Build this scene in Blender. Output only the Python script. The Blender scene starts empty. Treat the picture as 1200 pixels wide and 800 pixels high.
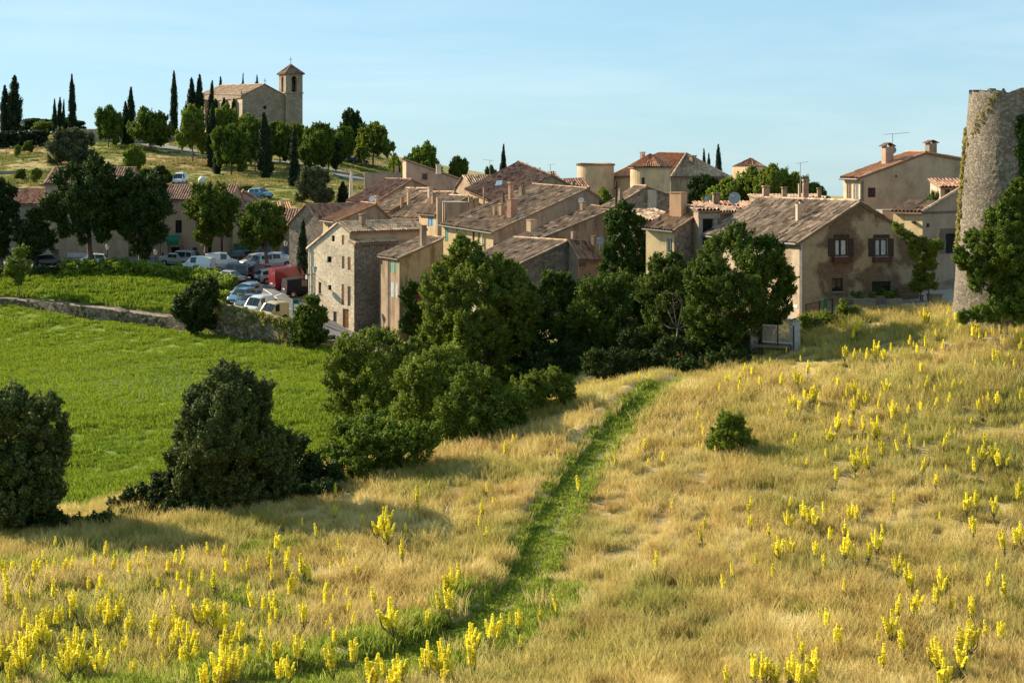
import bpy, math, random
import numpy as np
from mathutils import Vector, Matrix
from mathutils.geometry import tessellate_polygon
rnd = random.Random(7)
F = 1800.0; HY = 200.0
scn = bpy.context.scene
COL = scn.collection
def P(px, py, D): return Vector(((px-600)/F*D, D, -(py-HY)/F*D))
def ray(px, py): return Vector(((px-600)/F, 1.0, -(py-HY)/F))

# ------------------------------------------------------------------ materials
def new_mat(name):
    m = bpy.data.materials.new(name); m.use_nodes = True
    nt = m.node_tree; nt.nodes.clear()
    out = nt.nodes.new('ShaderNodeOutputMaterial')
    return m, nt, out
def nd(nt, t, **kw):
    n = nt.nodes.new(t)
    for k, v in kw.items(): setattr(n, k, v)
    return n
def ramp(nt, fac, stops, interp='LINEAR'):
    r = nd(nt, 'ShaderNodeValToRGB'); r.color_ramp.interpolation = interp
    e = r.color_ramp.elements
    while len(e) > 1: e.remove(e[-1])
    e[0].position = stops[0][0]; e[0].color = (*stops[0][1], 1)
    for p, c in stops[1:]:
        x = e.new(p); x.color = (*c, 1)
    nt.links.new(fac, r.inputs[0]); return r.outputs[0]
def noise(nt, scale, detail=4, rough=.6, vec=None, dist=0):
    n = nd(nt, 'ShaderNodeTexNoise'); n.inputs['Scale'].default_value = scale
    n.inputs['Detail'].default_value = detail; n.inputs['Roughness'].default_value = rough
    n.inputs['Distortion'].default_value = dist
    if vec is None: vec = nd(nt, 'ShaderNodeNewGeometry').outputs['Position']
    nt.links.new(vec, n.inputs['Vector']); return n.outputs['Fac']
def scaled(nt, s):
    m = nd(nt, 'ShaderNodeMapping'); m.inputs['Scale'].default_value = s
    nt.links.new(nd(nt, 'ShaderNodeNewGeometry').outputs['Position'], m.inputs['Vector'])
    return m.outputs[0]
def mix(nt, fac, a, b, mode='MIX'):
    m = nd(nt, 'ShaderNodeMix', data_type='RGBA', blend_type=mode)
    if isinstance(fac, (int, float)): m.inputs[0].default_value = fac
    else: nt.links.new(fac, m.inputs[0])
    for i, c in ((6, a), (7, b)):
        if isinstance(c, tuple): m.inputs[i].default_value = (*c, 1)
        else: nt.links.new(c, m.inputs[i])
    return m.outputs[2]
def bsdf(nt, out, col, rough=.9, bump=None, bs=.3, bd=.03, metal=0, spec=.3, coat=0):
    b = nd(nt, 'ShaderNodeBsdfPrincipled')
    if isinstance(col, tuple): b.inputs['Base Color'].default_value = (*col, 1)
    else: nt.links.new(col, b.inputs['Base Color'])
    b.inputs['Roughness'].default_value = rough; b.inputs['Metallic'].default_value = metal
    b.inputs['Specular IOR Level'].default_value = spec; b.inputs['Coat Weight'].default_value = coat
    if bump is not None:
        bn = nd(nt, 'ShaderNodeBump'); bn.inputs['Strength'].default_value = bs; bn.inputs['Distance'].default_value = bd
        nt.links.new(bump, bn.inputs['Height']); nt.links.new(bn.outputs[0], b.inputs['Normal'])
    nt.links.new(b.outputs[0], out.inputs['Surface']); return b
MATS = {}
def cached(f):
    def g(*a):
        k = (f.__name__,) + a
        if k not in MATS: MATS[k] = f(*a)
        return MATS[k]
    return g
def sc(c, k): return tuple(min(1, x*k) for x in c)
@cached
def plaster(c, dirt=.28):
    m, nt, out = new_mat('plaster'); c = (c[0]*.88, c[1]*.81, c[2]*.72)
    n1 = noise(nt, .7, 6, .65); n2 = noise(nt, 6, 5, .6)
    st = noise(nt, 1.0, 5, .6, scaled(nt, (1.3, 1.3, .4)))
    a = ramp(nt, n1, [(.3, sc(c, .72)), (.5, c), (.72, sc(c, 1.12))])
    d = ramp(nt, st, [(.46, (1, 1, 1)), (.64, (1-dirt*.6, 1-dirt*.64, 1-dirt*.68))])
    col = mix(nt, .85, a, d, 'MULTIPLY')
    fine = ramp(nt, n2, [(.3, (.82, .82, .82)), (.7, (1.08, 1.06, 1.04))])
    col = mix(nt, .7, col, fine, 'MULTIPLY')
    bsdf(nt, out, col, .92, n2, .35, .03); return m
@cached
def rubble(c, c2, mortar, s=3.2):
    m, nt, out = new_mat('rubble_stone')
    v = scaled(nt, (s, s, s*1.35))
    nw = nd(nt, 'ShaderNodeTexNoise'); nw.inputs['Scale'].default_value = 1.6
    nt.links.new(v, nw.inputs['Vector'])
    vv = nd(nt, 'ShaderNodeVectorMath', operation='MULTIPLY_ADD'); nt.links.new(nw.outputs['Color'], vv.inputs[0])
    vv.inputs[1].default_value = (.5, .5, .5); nt.links.new(v, vv.inputs[2])
    vo = nd(nt, 'ShaderNodeTexVoronoi'); nt.links.new(vv.outputs[0], vo.inputs['Vector']); vo.inputs['Scale'].default_value = 1
    ve = nd(nt, 'ShaderNodeTexVoronoi', feature='DISTANCE_TO_EDGE'); nt.links.new(vv.outputs[0], ve.inputs['Vector']); ve.inputs['Scale'].default_value = 1
    sp = nd(nt, 'ShaderNodeSeparateColor'); nt.links.new(vo.outputs['Color'], sp.inputs[0])
    col = ramp(nt, sp.outputs[0], [(0, sc(c2, .75)), (.35, c2), (.7, c), (1, sc(c, 1.25))])
    e = ramp(nt, ve.outputs['Distance'], [(.02, (0, 0, 0)), (.12, (1, 1, 1))])
    big = noise(nt, .35, 5, .65)
    mor = ramp(nt, big, [(.35, sc(mortar, .7)), (.65, mortar)])
    col = mix(nt, e, mor, col)
    col = mix(nt, .8, col, ramp(nt, big, [(.3, (.68, .66, .63)), (.68, (1.1, 1.08, 1.05))]), 'MULTIPLY')
    bsdf(nt, out, col, .95, e, .6, .04); return m
@cached
def patchy(c, c2, lo, hi):
    """render fallen off in big patches, showing the darker wall behind"""
    m, nt, out = new_mat('weathered_render')
    big = noise(nt, .33, 5, .55, None, .4); fine = noise(nt, 5, 5, .6)
    e = ramp(nt, big, [(lo, (0, 0, 0)), (hi, (1, 1, 1))])
    a = ramp(nt, fine, [(.3, sc(c, .8)), (.7, sc(c, 1.1))]); b = ramp(nt, fine, [(.3, sc(c2, .65)), (.7, sc(c2, 1.25))])
    col = mix(nt, e, a, b)
    mid = noise(nt, 1.3, 5, .6)
    col = mix(nt, .8, col, ramp(nt, mid, [(.3, (.75, .74, .72)), (.65, (1.06, 1.05, 1.04))]), 'MULTIPLY')
    bsdf(nt, out, col, .95, fine, .5, .04); return m
TILE = {
 'old':   [(0, (.10, .058, .036)), (.25, (.31, .185, .11)), (.5, (.41, .275, .165)), (.75, (.51, .325, .19)), (1, (.70, .52, .36))],
 'red':   [(0, (.11, .052, .04)), (.3, (.25, .115, .075)), (.6, (.34, .19, .12)), (.85, (.40, .25, .165)), (1, (.42, .28, .20))],
 'orange':[(0, (.24, .10, .05)), (.3, (.40, .18, .085)), (.65, (.48, .23, .11)), (1, (.50, .32, .20))],
 'tan':   [(0, (.22, .13, .08)), (.3, (.44, .28, .17)), (.65, (.56, .40, .26)), (1, (.68, .54, .38))],
 'dark':  [(0, (.06, .038, .026)), (.3, (.20, .128, .084)), (.6, (.31, .215, .142)), (1, (.56, .42, .30))],
}
@cached
def tiles(kind):
    m, nt, out = new_mat('roof_tile_'+kind)
    at = nd(nt, 'ShaderNodeAttribute', attribute_name='tint')
    col = ramp(nt, at.outputs['Fac'], TILE[kind])
    li = noise(nt, .9, 6, .7); fi = noise(nt, 9, 4, .6)
    lich = ramp(nt, li, [(.5, (0, 0, 0)), (.68, (.36, .36, .36))])
    col = mix(nt, lich, col, (.20, .165, .115))
    col = mix(nt, .8, col, ramp(nt, fi, [(.3, (.7, .7, .7)), (.7, (1.12, 1.1, 1.08))]), 'MULTIPLY')
    bsdf(nt, out, col, .9, fi, .3, .02); return m
@cached
def flat(name, c, rough=.7, var=.25, metal=0):
    m, nt, out = new_mat(name)
    n = noise(nt, 4, 4, .6)
    col = ramp(nt, n, [(.3, sc(c, 1-var)), (.7, sc(c, 1+var*.5))])
    bsdf(nt, out, col, rough, metal=metal); return m
@cached
def paint(c, rough=.28):
    m, nt, out = new_mat('car_paint')
    n = noise(nt, 2.5, 4, .6)
    col = ramp(nt, n, [(.3, sc(c, .85)), (.7, c)])
    bsdf(nt, out, col, rough, metal=.15, spec=.5 if rough < .5 else .15, coat=.6 if rough < .5 else 0); return m
@cached
def glass(c):
    m, nt, out = new_mat('window_glass')
    bsdf(nt, out, c, .08, spec=.6); return m
@cached
def foliage(c1, c2, c3, trans):
    m, nt, out = new_mat('foliage')
    at = nd(nt, 'ShaderNodeAttribute', attribute_name='tint')
    oi = nd(nt, 'ShaderNodeObjectInfo')
    col = ramp(nt, at.outputs['Fac'], [(0, c1), (.5, c2), (1, c3)])
    hs = nd(nt, 'ShaderNodeHueSaturation'); nt.links.new(col, hs.inputs['Color'])
    mr = nd(nt, 'ShaderNodeMapRange'); nt.links.new(oi.outputs['Random'], mr.inputs[0])
    mr.inputs[3].default_value = .88; mr.inputs[4].default_value = 1.15; nt.links.new(mr.outputs[0], hs.inputs['Value'])
    d = nd(nt, 'ShaderNodeBsdfPrincipled'); nt.links.new(hs.outputs[0], d.inputs['Base Color'])
    d.inputs['Roughness'].default_value = .65; d.inputs['Specular IOR Level'].default_value = .12
    t = nd(nt, 'ShaderNodeBsdfTranslucent')
    tc = mix(nt, 1.0, hs.outputs[0], (1.5, 1.5, .5), 'MULTIPLY'); nt.links.new(tc, t.inputs[0])
    ms = nd(nt, 'ShaderNodeMixShader'); ms.inputs[0].default_value = trans
    nt.links.new(d.outputs[0], ms.inputs[1]); nt.links.new(t.outputs[0], ms.inputs[2])
    nt.links.new(ms.outputs[0], out.inputs['Surface']); return m
@cached
def bark(c):
    m, nt, out = new_mat('bark')
    n = noise(nt, 5, 5, .7, scaled(nt, (3, 3, .6)))
    bsdf(nt, out, ramp(nt, n, [(.3, sc(c, .5)), (.7, c)]), .95, n, .6, .05); return m

# ------------------------------------------------------------------ mesh builder
class MB:
    def __init__(s): s.v = []; s.f = []; s.m = []; s.mats = []; s.att = None
    def mi(s, mat):
        if mat not in s.mats: s.mats.append(mat)
        return s.mats.index(mat)
    def face(s, pts, mat):
        i = len(s.v); s.v += [tuple(p) for p in pts]; s.f.append(tuple(range(i, i+len(pts)))); s.m.append(s.mi(mat))
    def box8(s, p, mat):   # p: 4 bottom (ccw), 4 top
        i = len(s.v); s.v += [tuple(q) for q in p]; k = s.mi(mat)
        for f in ((3, 2, 1, 0), (4, 5, 6, 7), (0, 1, 5, 4), (1, 2, 6, 5), (2, 3, 7, 6), (3, 0, 4, 7)):
            s.f.append(tuple(i+j for j in f)); s.m.append(k)
    def box(s, c, sx, sy, sz, mat, yaw=0):
        ca, sa = math.cos(yaw), math.sin(yaw); r = []
        for dz in (0, sz):
            for x, y in ((-1, -1), (1, -1), (1, 1), (-1, 1)):
                x *= sx/2; y *= sy/2
                r.append((c[0]+x*ca-y*sa, c[1]+x*sa+y*ca, c[2]+dz))
        s.box8(r, mat)
    def fbox(s, fr, u0, u1, z0, z1, o0, o1, mat):   # box in a wall frame, o = outward offset
        A, d, n = fr
        q = lambda u, z, o: (A.x+d.x*u+n.x*o, A.y+d.y*u+n.y*o, z)
        s.box8([q(u0, z0, o1), q(u1, z0, o1), q(u1, z0, o0), q(u0, z0, o0), q(u0, z1, o1), q(u1, z1, o1), q(u1, z1, o0), q(u0, z1, o0)], mat)
    def tube(s, pts, rad, mat, n=8, cap=True):
        pts = [Vector(p) for p in pts]; base = len(s.v); k = s.mi(mat)
        for j, p in enumerate(pts):
            t = (pts[min(j+1, len(pts)-1)] - pts[max(j-1, 0)]).normalized()
            a = t.orthogonal().normalized() if abs(t.z) < .99 else Vector((1, 0, 0)); a = (a - t*a.dot(t)).normalized(); b = t.cross(a)
            r = rad[j] if isinstance(rad, (list, tuple)) else rad
            for i in range(n):
                w = 2*math.pi*i/n; s.v.append(tuple(p + a*(r*math.cos(w)) + b*(r*math.sin(w))))
        for j in range(len(pts)-1):
            for i in range(n):
                i2 = (i+1) % n
                s.f.append((base+j*n+i, base+j*n+i2, base+(j+1)*n+i2, base+(j+1)*n+i)); s.m.append(k)
        if cap:
            s.f.append(tuple(base+i for i in reversed(range(n)))); s.m.append(k)
            e = base+(len(pts)-1)*n; s.f.append(tuple(e+i for i in range(n))); s.m.append(k)
    def arr(s, V, Q, mat, tint=None):   # numpy verts and quads
        b = len(s.v); s.v += V.tolist(); k = s.mi(mat)
        if s.att is None: s.att = []
        s.att += [.5]*(len(s.f)-len(s.att))
        s.f += (Q+b).tolist(); s.m += [k]*len(Q)
        s.att += (tint.tolist() if tint is not None else [.5]*len(Q))
def mesh_np(name, V, Q, mats, tint=None, mi=None, smooth=False):
    me = bpy.data.meshes.new(name); n = Q.shape[1]
    me.vertices.add(len(V)); me.vertices.foreach_set('co', np.ascontiguousarray(V, dtype=np.float32).ravel())
    me.loops.add(Q.size); me.loops.foreach_set('vertex_index', np.ascontiguousarray(Q, dtype=np.int32).ravel())
    me.polygons.add(len(Q)); me.polygons.foreach_set('loop_start', np.arange(len(Q), dtype=np.int32)*n)
    me.polygons.foreach_set('loop_total', np.full(len(Q), n, dtype=np.int32))
    for m in mats: me.materials.append(m)
    if mi is not None: me.polygons.foreach_set('material_index', mi.astype(np.int32))
    if smooth: me.polygons.foreach_set('use_smooth', np.ones(len(Q), dtype=bool))
    me.update(calc_edges=True)
    if tint is not None:
        a = me.attributes.new('tint', 'FLOAT', 'FACE'); a.data.foreach_set('value', tint.astype(np.float32))
    return me
def tag(o, label=None, cat=None, group=None, kind=None):
    if label: o['label'] = label
    if cat: o['category'] = cat
    if group: o['group'] = group
    if kind: o['kind'] = kind
    return o
def empty(name, loc, label=None, cat=None, group=None):
    o = bpy.data.objects.new(name, None); COL.objects.link(o); o.location = loc; o.empty_display_size = .3
    tag(o, label, cat, group); o['_w'] = 0; del o['_w']
    ORG[o] = Vector(loc); return o
ORG = {}
def build(name, mb, parent=None, smooth=False, origin=None):
    me = bpy.data.meshes.new(name)
    org = ORG[parent] if parent is not None else (Vector(origin) if origin is not None else Vector((0, 0, 0)))
    V = np.array(mb.v, dtype=np.float64) - np.array(org)
    me.from_pydata(V.tolist(), [], mb.f)
    for m in mb.mats: me.materials.append(m)
    me.polygons.foreach_set('material_index', np.array(mb.m, dtype=np.int32))
    if smooth: me.polygons.foreach_set('use_smooth', np.ones(len(mb.f), dtype=bool))
    if mb.att is not None:
        a = me.attributes.new('tint', 'FLOAT', 'FACE'); t = mb.att + [.5]*(len(mb.f)-len(mb.att))
        a.data.foreach_set('value', np.array(t, dtype=np.float32))
    me.update()
    o = bpy.data.objects.new(name, me); COL.objects.link(o)
    if parent is not None: o.parent = parent
    else: o.location = org
    ORG[o] = org; return o
def link(name, me, parent=None, loc=(0, 0, 0)):
    o = bpy.data.objects.new(name, me); COL.objects.link(o); o.location = loc
    if parent is not None: o.parent = parent
    ORG[o] = Vector(loc) if parent is None else ORG[parent]
    return o

# ------------------------------------------------------------------ terrain
CP = []
def cp(*t): CP.extend(t)
def gp(px, py, D): p = P(px, py, D); return (p.x, p.y, p.z)
cp(*[gp(px, 800, 50) for px in (-300, -100, 100, 300, 500, 700, 900, 1100, 1300, 1500)])
cp(*[(x, 30, -11.8) for x in (-40, -20, -5, 10, 25, 45)]); cp(*[(x, 12, -6.6) for x in (-50, -25, 0, 25, 50)])
cp(*[gp(*t) for t in (
 (-150,642,66),(0,640,66),(150,700,58),(0,720,57),(140,625,68),(270,615,69.5),(400,590,72.5),(500,555,76.5),(600,513,82),(680,460,89),
 (780,446,92.5),(890,420,95.5),(950,387,97.5),(1000,368,98.5),(1100,362,97),(1200,362,92.5),(1350,360,92),(1500,400,90),
 (450,680,61),(300,700,59),(600,650,64.5),(600,720,57),(800,600,69),(1000,600,68),(1200,600,67),(1000,480,82),(1200,480,78),(1200,700,58),(1350,600,67),(850,500,82),
 (850,440,92),(1000,700,58.3),(750,520,80.5),(700,580,72),
 # meadow
 (-200,620,76),(0,608,77.5),(100,598,79),(200,575,80),(330,560,83),(450,540,88),(560,500,96),(640,460,103),
 (0,480,103),(200,480,103),(380,475,104),(-200,480,105),(-200,390,150),(0,365,158),(100,372,152),(200,383,146),(260,391,142),(340,405,136),(385,414,134),
 (440,450,118),(520,430,125),
 # terrace behind retaining wall
 (-150,345,165),(20,349,160.5),(100,358,154.5),(200,370,148.5),(255,372,144.5),(300,381,141),(340,391,139),(372,393,141),
 (80,322,165),(150,322,163),(220,328,160),(262,338,154),(0,318,170),(-150,316,172),
 (0,309,177),(100,308,178),(200,307,179),(260,306,180),(320,305,178),(260,318,172),(320,320,168),(300,340,157),(345,345,154),(325,366,147),(352,379,144),
 (415,387,146),(455,392,144),(500,398,139),(560,400,132),
 # village under the houses
 (560,330,150),(640,350,128),(690,345,122),(760,350,113),(820,360,108),(900,370,103),(937,366,100),(1075,352,103),(1130,345,104),
 (420,290,172),(500,280,180),(600,270,190),(700,250,200),(780,245,190),(900,250,160),(1000,260,135),(1100,280,125),(1200,290,120),
 (480,250,210),(560,240,230),(480,222,240),
 # hill of the church
 (-200,250,215),(0,243,215),(120,240,215),(240,240,210),(330,238,208),(400,240,208),(0,217,238),(120,217,236),(240,212,240),(330,217,232),(400,222,235),
 (0,180,285),(120,183,282),(240,195,268),(300,205,262),(0,166,315),(120,166,312),(200,174,300),(280,185,290),(340,195,280),(370,200,275),(425,214,262),(460,208,290),
 (-200,165,315),(-200,190,270),(210,160,330),(300,158,340),(350,158,345),(420,180,330),(460,190,340),(100,155,350),(0,158,350),(-200,158,350),
 (540,208,330),(620,225,330),(760,235,320),(900,245,300),(1050,260,290),(1250,270,280))])
cp((-200,420,9),(-60,430,8),(50,430,-12),(200,420,-30),(-500,420,5),(400,350,-30),(-300,250,0))
_c = np.array(CP, dtype=np.float64)
_C2 = 16.0
def _phi(d2): return np.sqrt(d2+_C2)
_n = len(_c)
_d2 = ((_c[:, None, :2]-_c[None, :, :2])**2).sum(-1)
_A = np.zeros((_n+3, _n+3)); _A[:_n, :_n] = _phi(_d2) - np.eye(_n)*.6
_A[:_n, _n] = 1; _A[:_n, _n+1:] = _c[:, :2]/100; _A[_n:, :_n] = _A[:_n, _n:].T
_W = np.linalg.solve(_A, np.r_[_c[:, 2], 0, 0, 0])
_WPX = [-1500, -900, -150, 15, 100, 200, 248, 290, 330, 356, 374]
_WD = [200, 185, 166.5, 160.5, 154.8, 149, 145, 141, 138, 136.5, 136]
_WB = [355, 355, 356, 356, 371, 383, 389, 396, 403, 408, 411]
_WT = [347, 347, 347.5, 349, 357.5, 370, 375, 381, 388, 393, 395]
def gz_np(x, y):
    """terrain height, with the step at the retaining wall of the meadow"""
    x = np.asarray(x, float); y = np.asarray(y, float); z = _gz0(x, y); px = x/y*F+600; dw = np.interp(px, _WPX, _WD); zb = -(np.interp(px, _WPX, _WB)-HY)/F*dw; zt = -(np.interp(px, _WPX, _WT)-HY)/F*dw
    near = px < 374; k = dw+1.0-y
    z = np.where(near & (k > 0) & (k < 30), np.minimum(z, zb-k*.035), z)
    return np.where(near & (k <= 0) & (k > -2.5), np.maximum(z, zt-.15), z)
def _gz0(x, y):
    x = np.asarray(x, float); y = np.asarray(y, float); sh = x.shape; x = x.ravel(); y = y.ravel(); out = np.empty(len(x))
    for i in range(0, len(x), 20000):
        xs, ys = x[i:i+20000], y[i:i+20000]
        d2 = (xs[:, None]-_c[None, :, 0])**2 + (ys[:, None]-_c[None, :, 1])**2
        out[i:i+20000] = _phi(d2)@_W[:_n] + _W[_n] + xs/100*_W[_n+1] + ys/100*_W[_n+2]
    return out.reshape(sh)
def gz(x, y): return float(gz_np(np.array([x]), np.array([y]))[0])
_DS = np.geomspace(35, 420, 700)
def hit(px, py, dmin=35, dmax=420):
    """first point of the terrain on the sight line"""
    D = _DS[(_DS >= dmin) & (_DS <= dmax)]
    g = gz_np((px-600)/F*D, D); z = -(py-HY)/F*D
    k = np.nonzero(g >= z)[0]
    i = int(k[0]) if len(k) else int(np.argmin(np.abs(g-z)))
    d = D[i]
    if i > 0 and len(k):
        a, b = (z-g)[i-1], (z-g)[i]; d = D[i-1] + (D[i]-D[i-1])*a/(a-b+1e-9)
    x = (px-600)/F*d
    return Vector((x, d, gz(x, d)))
def onground(px, D):
    x = (px-600)/F*D; return Vector((x, D, gz(x, D)))
def inpoly(x, y, poly):
    x = np.asarray(x); y = np.asarray(y); c = np.zeros(x.shape, bool); n = len(poly)
    for i in range(n):
        x1, y1 = poly[i][:2]; x2, y2 = poly[(i+1) % n][:2]
        if y1 == y2: continue
        c ^= ((y1 > y) != (y2 > y)) & (x < (x2-x1)*(y-y1)/(y2-y1)+x1)
    return c
def seg_dist(x, y, line):
    x = np.asarray(x, float); y = np.asarray(y, float); best = np.full(x.shape, 1e9); side = np.zeros(x.shape)
    for (x1, y1, *_), (x2, y2, *_) in zip(line[:-1], line[1:]):
        dx, dy = x2-x1, y2-y1; L2 = dx*dx+dy*dy
        t = np.clip(((x-x1)*dx+(y-y1)*dy)/L2, 0, 1)
        ex, ey = x-(x1+t*dx), y-(y1+t*dy); d = np.hypot(ex, ey); k = d < best
        best = np.where(k, d, best); side = np.where(k, np.sign(dx*ey-dy*ex), side)
    return best, side
def smooth_line(pts, n=8):
    out = []
    for i in range(len(pts)-1):
        p0, p1, p2, p3 = pts[max(i-1, 0)], pts[i], pts[i+1], pts[min(i+2, len(pts)-1)]
        for k in range(n):
            t = k/n
            out.append(tuple(.5*((2*p1[j])+(p2[j]-p0[j])*t+(2*p0[j]-5*p1[j]+4*p2[j]-p3[j])*t*t+(3*p1[j]-p0[j]-3*p2[j]+p3[j])*t**3) for j in range(2)))
    out.append(tuple(pts[-1][:2])); return out
# ------------------------------------------------------------------ ground sheet, track, roads
def W(*pts): return [tuple(P(*t)[:2]) for t in pts]
MEADOW = W((-900,640,74),(-200,620,75.5),(0,608,77),(100,598,78.5),(200,575,80),(330,560,82.5),(450,540,87.5),(560,500,95),(640,460,101),(700,450,106),
           (560,430,126),(440,430,134),(340,405,138),(260,391,144.5),(200,383,149.8),(100,372,155.6),(0,365,162),(-200,360,169),(-900,380,186))
TERR = W((-900,350,168),(20,349,161),(100,358,155),(200,370,149),(255,366,145),(262,338,156),(220,328,162),(150,322,165),(80,322,167),(0,318,171),(-900,316,174))
HILL = W((-1200,243,205),(0,243,207),(240,240,203),(400,240,204),(470,222,230),(560,240,300),(560,240,520),(-1200,243,520))
VILL = W((-900,300,171),(0,300,172),(80,300,168),(150,300,166),(220,300,163),(262,300,157),(255,300,146),(300,300,142),(345,300,138),(440,400,134),(560,400,126),(700,400,110),
         (830,400,99),(890,400,98.5),(940,370,99.5),(1000,300,99.6),(1100,300,98.5),(1150,300,97),(1500,300,96),(1800,300,160),(560,300,260),(470,222,229),(400,240,203),(0,243,206),(-900,243,204))
TRACK = [tuple(hit(px, py)[:2]) for px, py in ((782,450),(758,470),(726,501),(697,536),(669,576),(648,612),(630,652),(606,690),(575,722),(530,750),(470,775),(400,792))]
_a = TRACK[-1]; TRACK.append((_a[0]-3.0, _a[1]-2.2)); TRACK.append((_a[0]-7.0, _a[1]-5))
TRACK = smooth_line(TRACK, 6)
TRACKW = .92
BANK = -1
ROADLINE = smooth_line([tuple(P(px, 300, D)[:2]) for px, D in ((385,139),(352,143),(330,148),(322,154),(312,161),(295,168),(262,174),(200,176.5),(100,176.5),(0,176.5),(-300,176))], 6)
ROADPOLY_W = 6.5
HROAD = smooth_line([tuple(hit(px, py)[:2]) for px, py in ((90,160),(150,166),(205,174),(260,181),(320,189),(375,196),(402,204),(425,213))], 6)
PAVE = W((925,366,99.9),(1000,366,99.2),(1100,362,98.2),(1135,350,98),(1140,345,106),(1075,352,106),(930,366,104))
def road_mask(x, y):
    d, _ = seg_dist(x, y, ROADLINE); return d
def ground_z(x, y, cut=True):
    z = gz_np(x, y)
    if cut:
        z = z - .16*(seg_dist(x, y, TRACK)[0] < TRACKW*.8) - .3*(seg_dist(x, y, ROADLINE)[0] < ROADPOLY_W*.5-.6) - .3*(seg_dist(x, y, HROAD)[0] < 1.6)
        z = z - .1*inpoly(x, y, PAVE)
        dt, sd = seg_dist(x, y, TRACK); z = z + .4*np.exp(-((dt-1.7)/.7)**2)*(sd*BANK > 0)
    return z
def soft(mask_fn, x, y, r=.9):
    rng = np.random.default_rng(3); acc = 0
    for k in range(6): acc = acc + mask_fn(x+rng.normal(0, r, x.shape), y+rng.normal(0, r, x.shape))
    return acc/6
@cached
def ground_mat():
    m, nt, out = new_mat('ground')
    at = nd(nt, 'ShaderNodeAttribute', attribute_name='zone'); sp = nd(nt, 'ShaderNodeSeparateColor'); nt.links.new(at.outputs['Color'], sp.inputs[0])
    n1 = noise(nt, .11, 6, .62, None, .5); n2 = noise(nt, .55, 6, .65); n3 = noise(nt, 4, 5, .7); n4 = noise(nt, .23, 5, .6)
    st = noise(nt, 1, 5, .7, scaled(nt, (1.2, .35, 1)))
    dry = ramp(nt, n2, [(.25, (.22, .145, .06)), (.45, (.36, .26, .11)), (.6, (.44, .33, .15)), (.78, (.52, .42, .22))])
    grn = ramp(nt, n3, [(.3, (.10, .11, .025)), (.7, (.22, .21, .055))])
    dry = mix(nt, ramp(nt, n1, [(.5, (0, 0, 0)), (.68, (.75, .75, .75))]), dry, grn)
    dry = mix(nt, ramp(nt, n4, [(.56, (0, 0, 0)), (.7, (.6, .6, .6))]), dry, (.27, .15, .065))
    mead = ramp(nt, n3, [(.28, (.075, .12, .012)), (.5, (.12, .175, .016)), (.75, (.17, .23, .024))])
    mead = mix(nt, ramp(nt, n2, [(.4, (0, 0, 0)), (.75, (.6, .6, .6))]), mead, (.18, .23, .035))
    dirt = ramp(nt, n2, [(.3, (.16, .13, .09)), (.7, (.28, .23, .16))])
    hill = ramp(nt, n2, [(.3, (.22, .15, .065)), (.5, (.33, .235, .10)), (.72, (.45, .34, .17))])
    hg = ramp(nt, st, [(.4, (.13, .16, .035)), (.7, (.24, .25, .07))])
    hill = mix(nt, ramp(nt, noise(nt, .045, 5, .6), [(.40, (0, 0, 0)), (.54, (.85, .85, .85))]), hill, hg)
    col = mix(nt, sp.outputs[0], dry, mead); col = mix(nt, sp.outputs[1], col, dirt); col = mix(nt, sp.outputs[2], col, hill)
    bsdf(nt, out, col, .95, n3, .7, .12, spec=.1); return m
def make_ground():
    rows = np.concatenate([np.geomspace(11, 44, 26)[:-1], np.geomspace(44, 120, 150)[:-1], np.geomspace(120, 190, 110)[:-1], np.geomspace(190, 460, 90)])
    cols = np.concatenate([np.linspace(-1500, -60, 60)[:-1], np.linspace(-60, 1260, 180)[:-1], np.linspace(1260, 2700, 60)])
    D, PX = np.meshgrid(rows, cols, indexing='ij'); X = (PX-600)/F*D; Y = D
    Z = ground_z(X, Y)
    rng = np.random.default_rng(1)
    Z = Z + rng.normal(0, .03, Z.shape)*(Y < 120)
    far = np.geomspace(470, 9000, 30); Df, PXf = np.meshgrid(far, cols, indexing='ij'); Xf = (PXf-600)/F*Df
    t = ((far-460)/500)[:, None]; Zf = Z[-1][None, :]*np.exp(-t*1.2) - (Df-460)*.027*(1-np.exp(-t)) - 3*(1-np.exp(-t))
    X = np.r_[X, Xf]; Y = np.r_[Y, Df]; Z = np.r_[Z, Zf]
    nr, nc = X.shape; V = np.c_[X.ravel(), Y.ravel(), Z.ravel()]
    i = np.arange(nr*nc).reshape(nr, nc); Q = np.c_[i[:-1, :-1].ravel(), i[:-1, 1:].ravel(), i[1:, 1:].ravel(), i[1:, :-1].ravel()]
    me = mesh_np('ground', V, Q, [ground_mat()], smooth=True)
    x, y = V[:, 0], V[:, 1]
    zc = np.zeros((len(V), 4), np.float32); zc[:, 3] = 1
    zc[:, 0] = np.maximum(soft(lambda a, b: inpoly(a, b, MEADOW), x, y), soft(lambda a, b: inpoly(a, b, TERR), x, y, .5))
    zc[:, 1] = soft(lambda a, b: inpoly(a, b, VILL), x, y); zc[:, 2] = np.maximum(soft(lambda a, b: inpoly(a, b, HILL), x, y, 3), y > 440)
    a = me.attributes.new('zone', 'FLOAT_COLOR', 'POINT'); a.data.foreach_set('color', zc.ravel())
    tag(link('ground', me), kind='structure')
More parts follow.
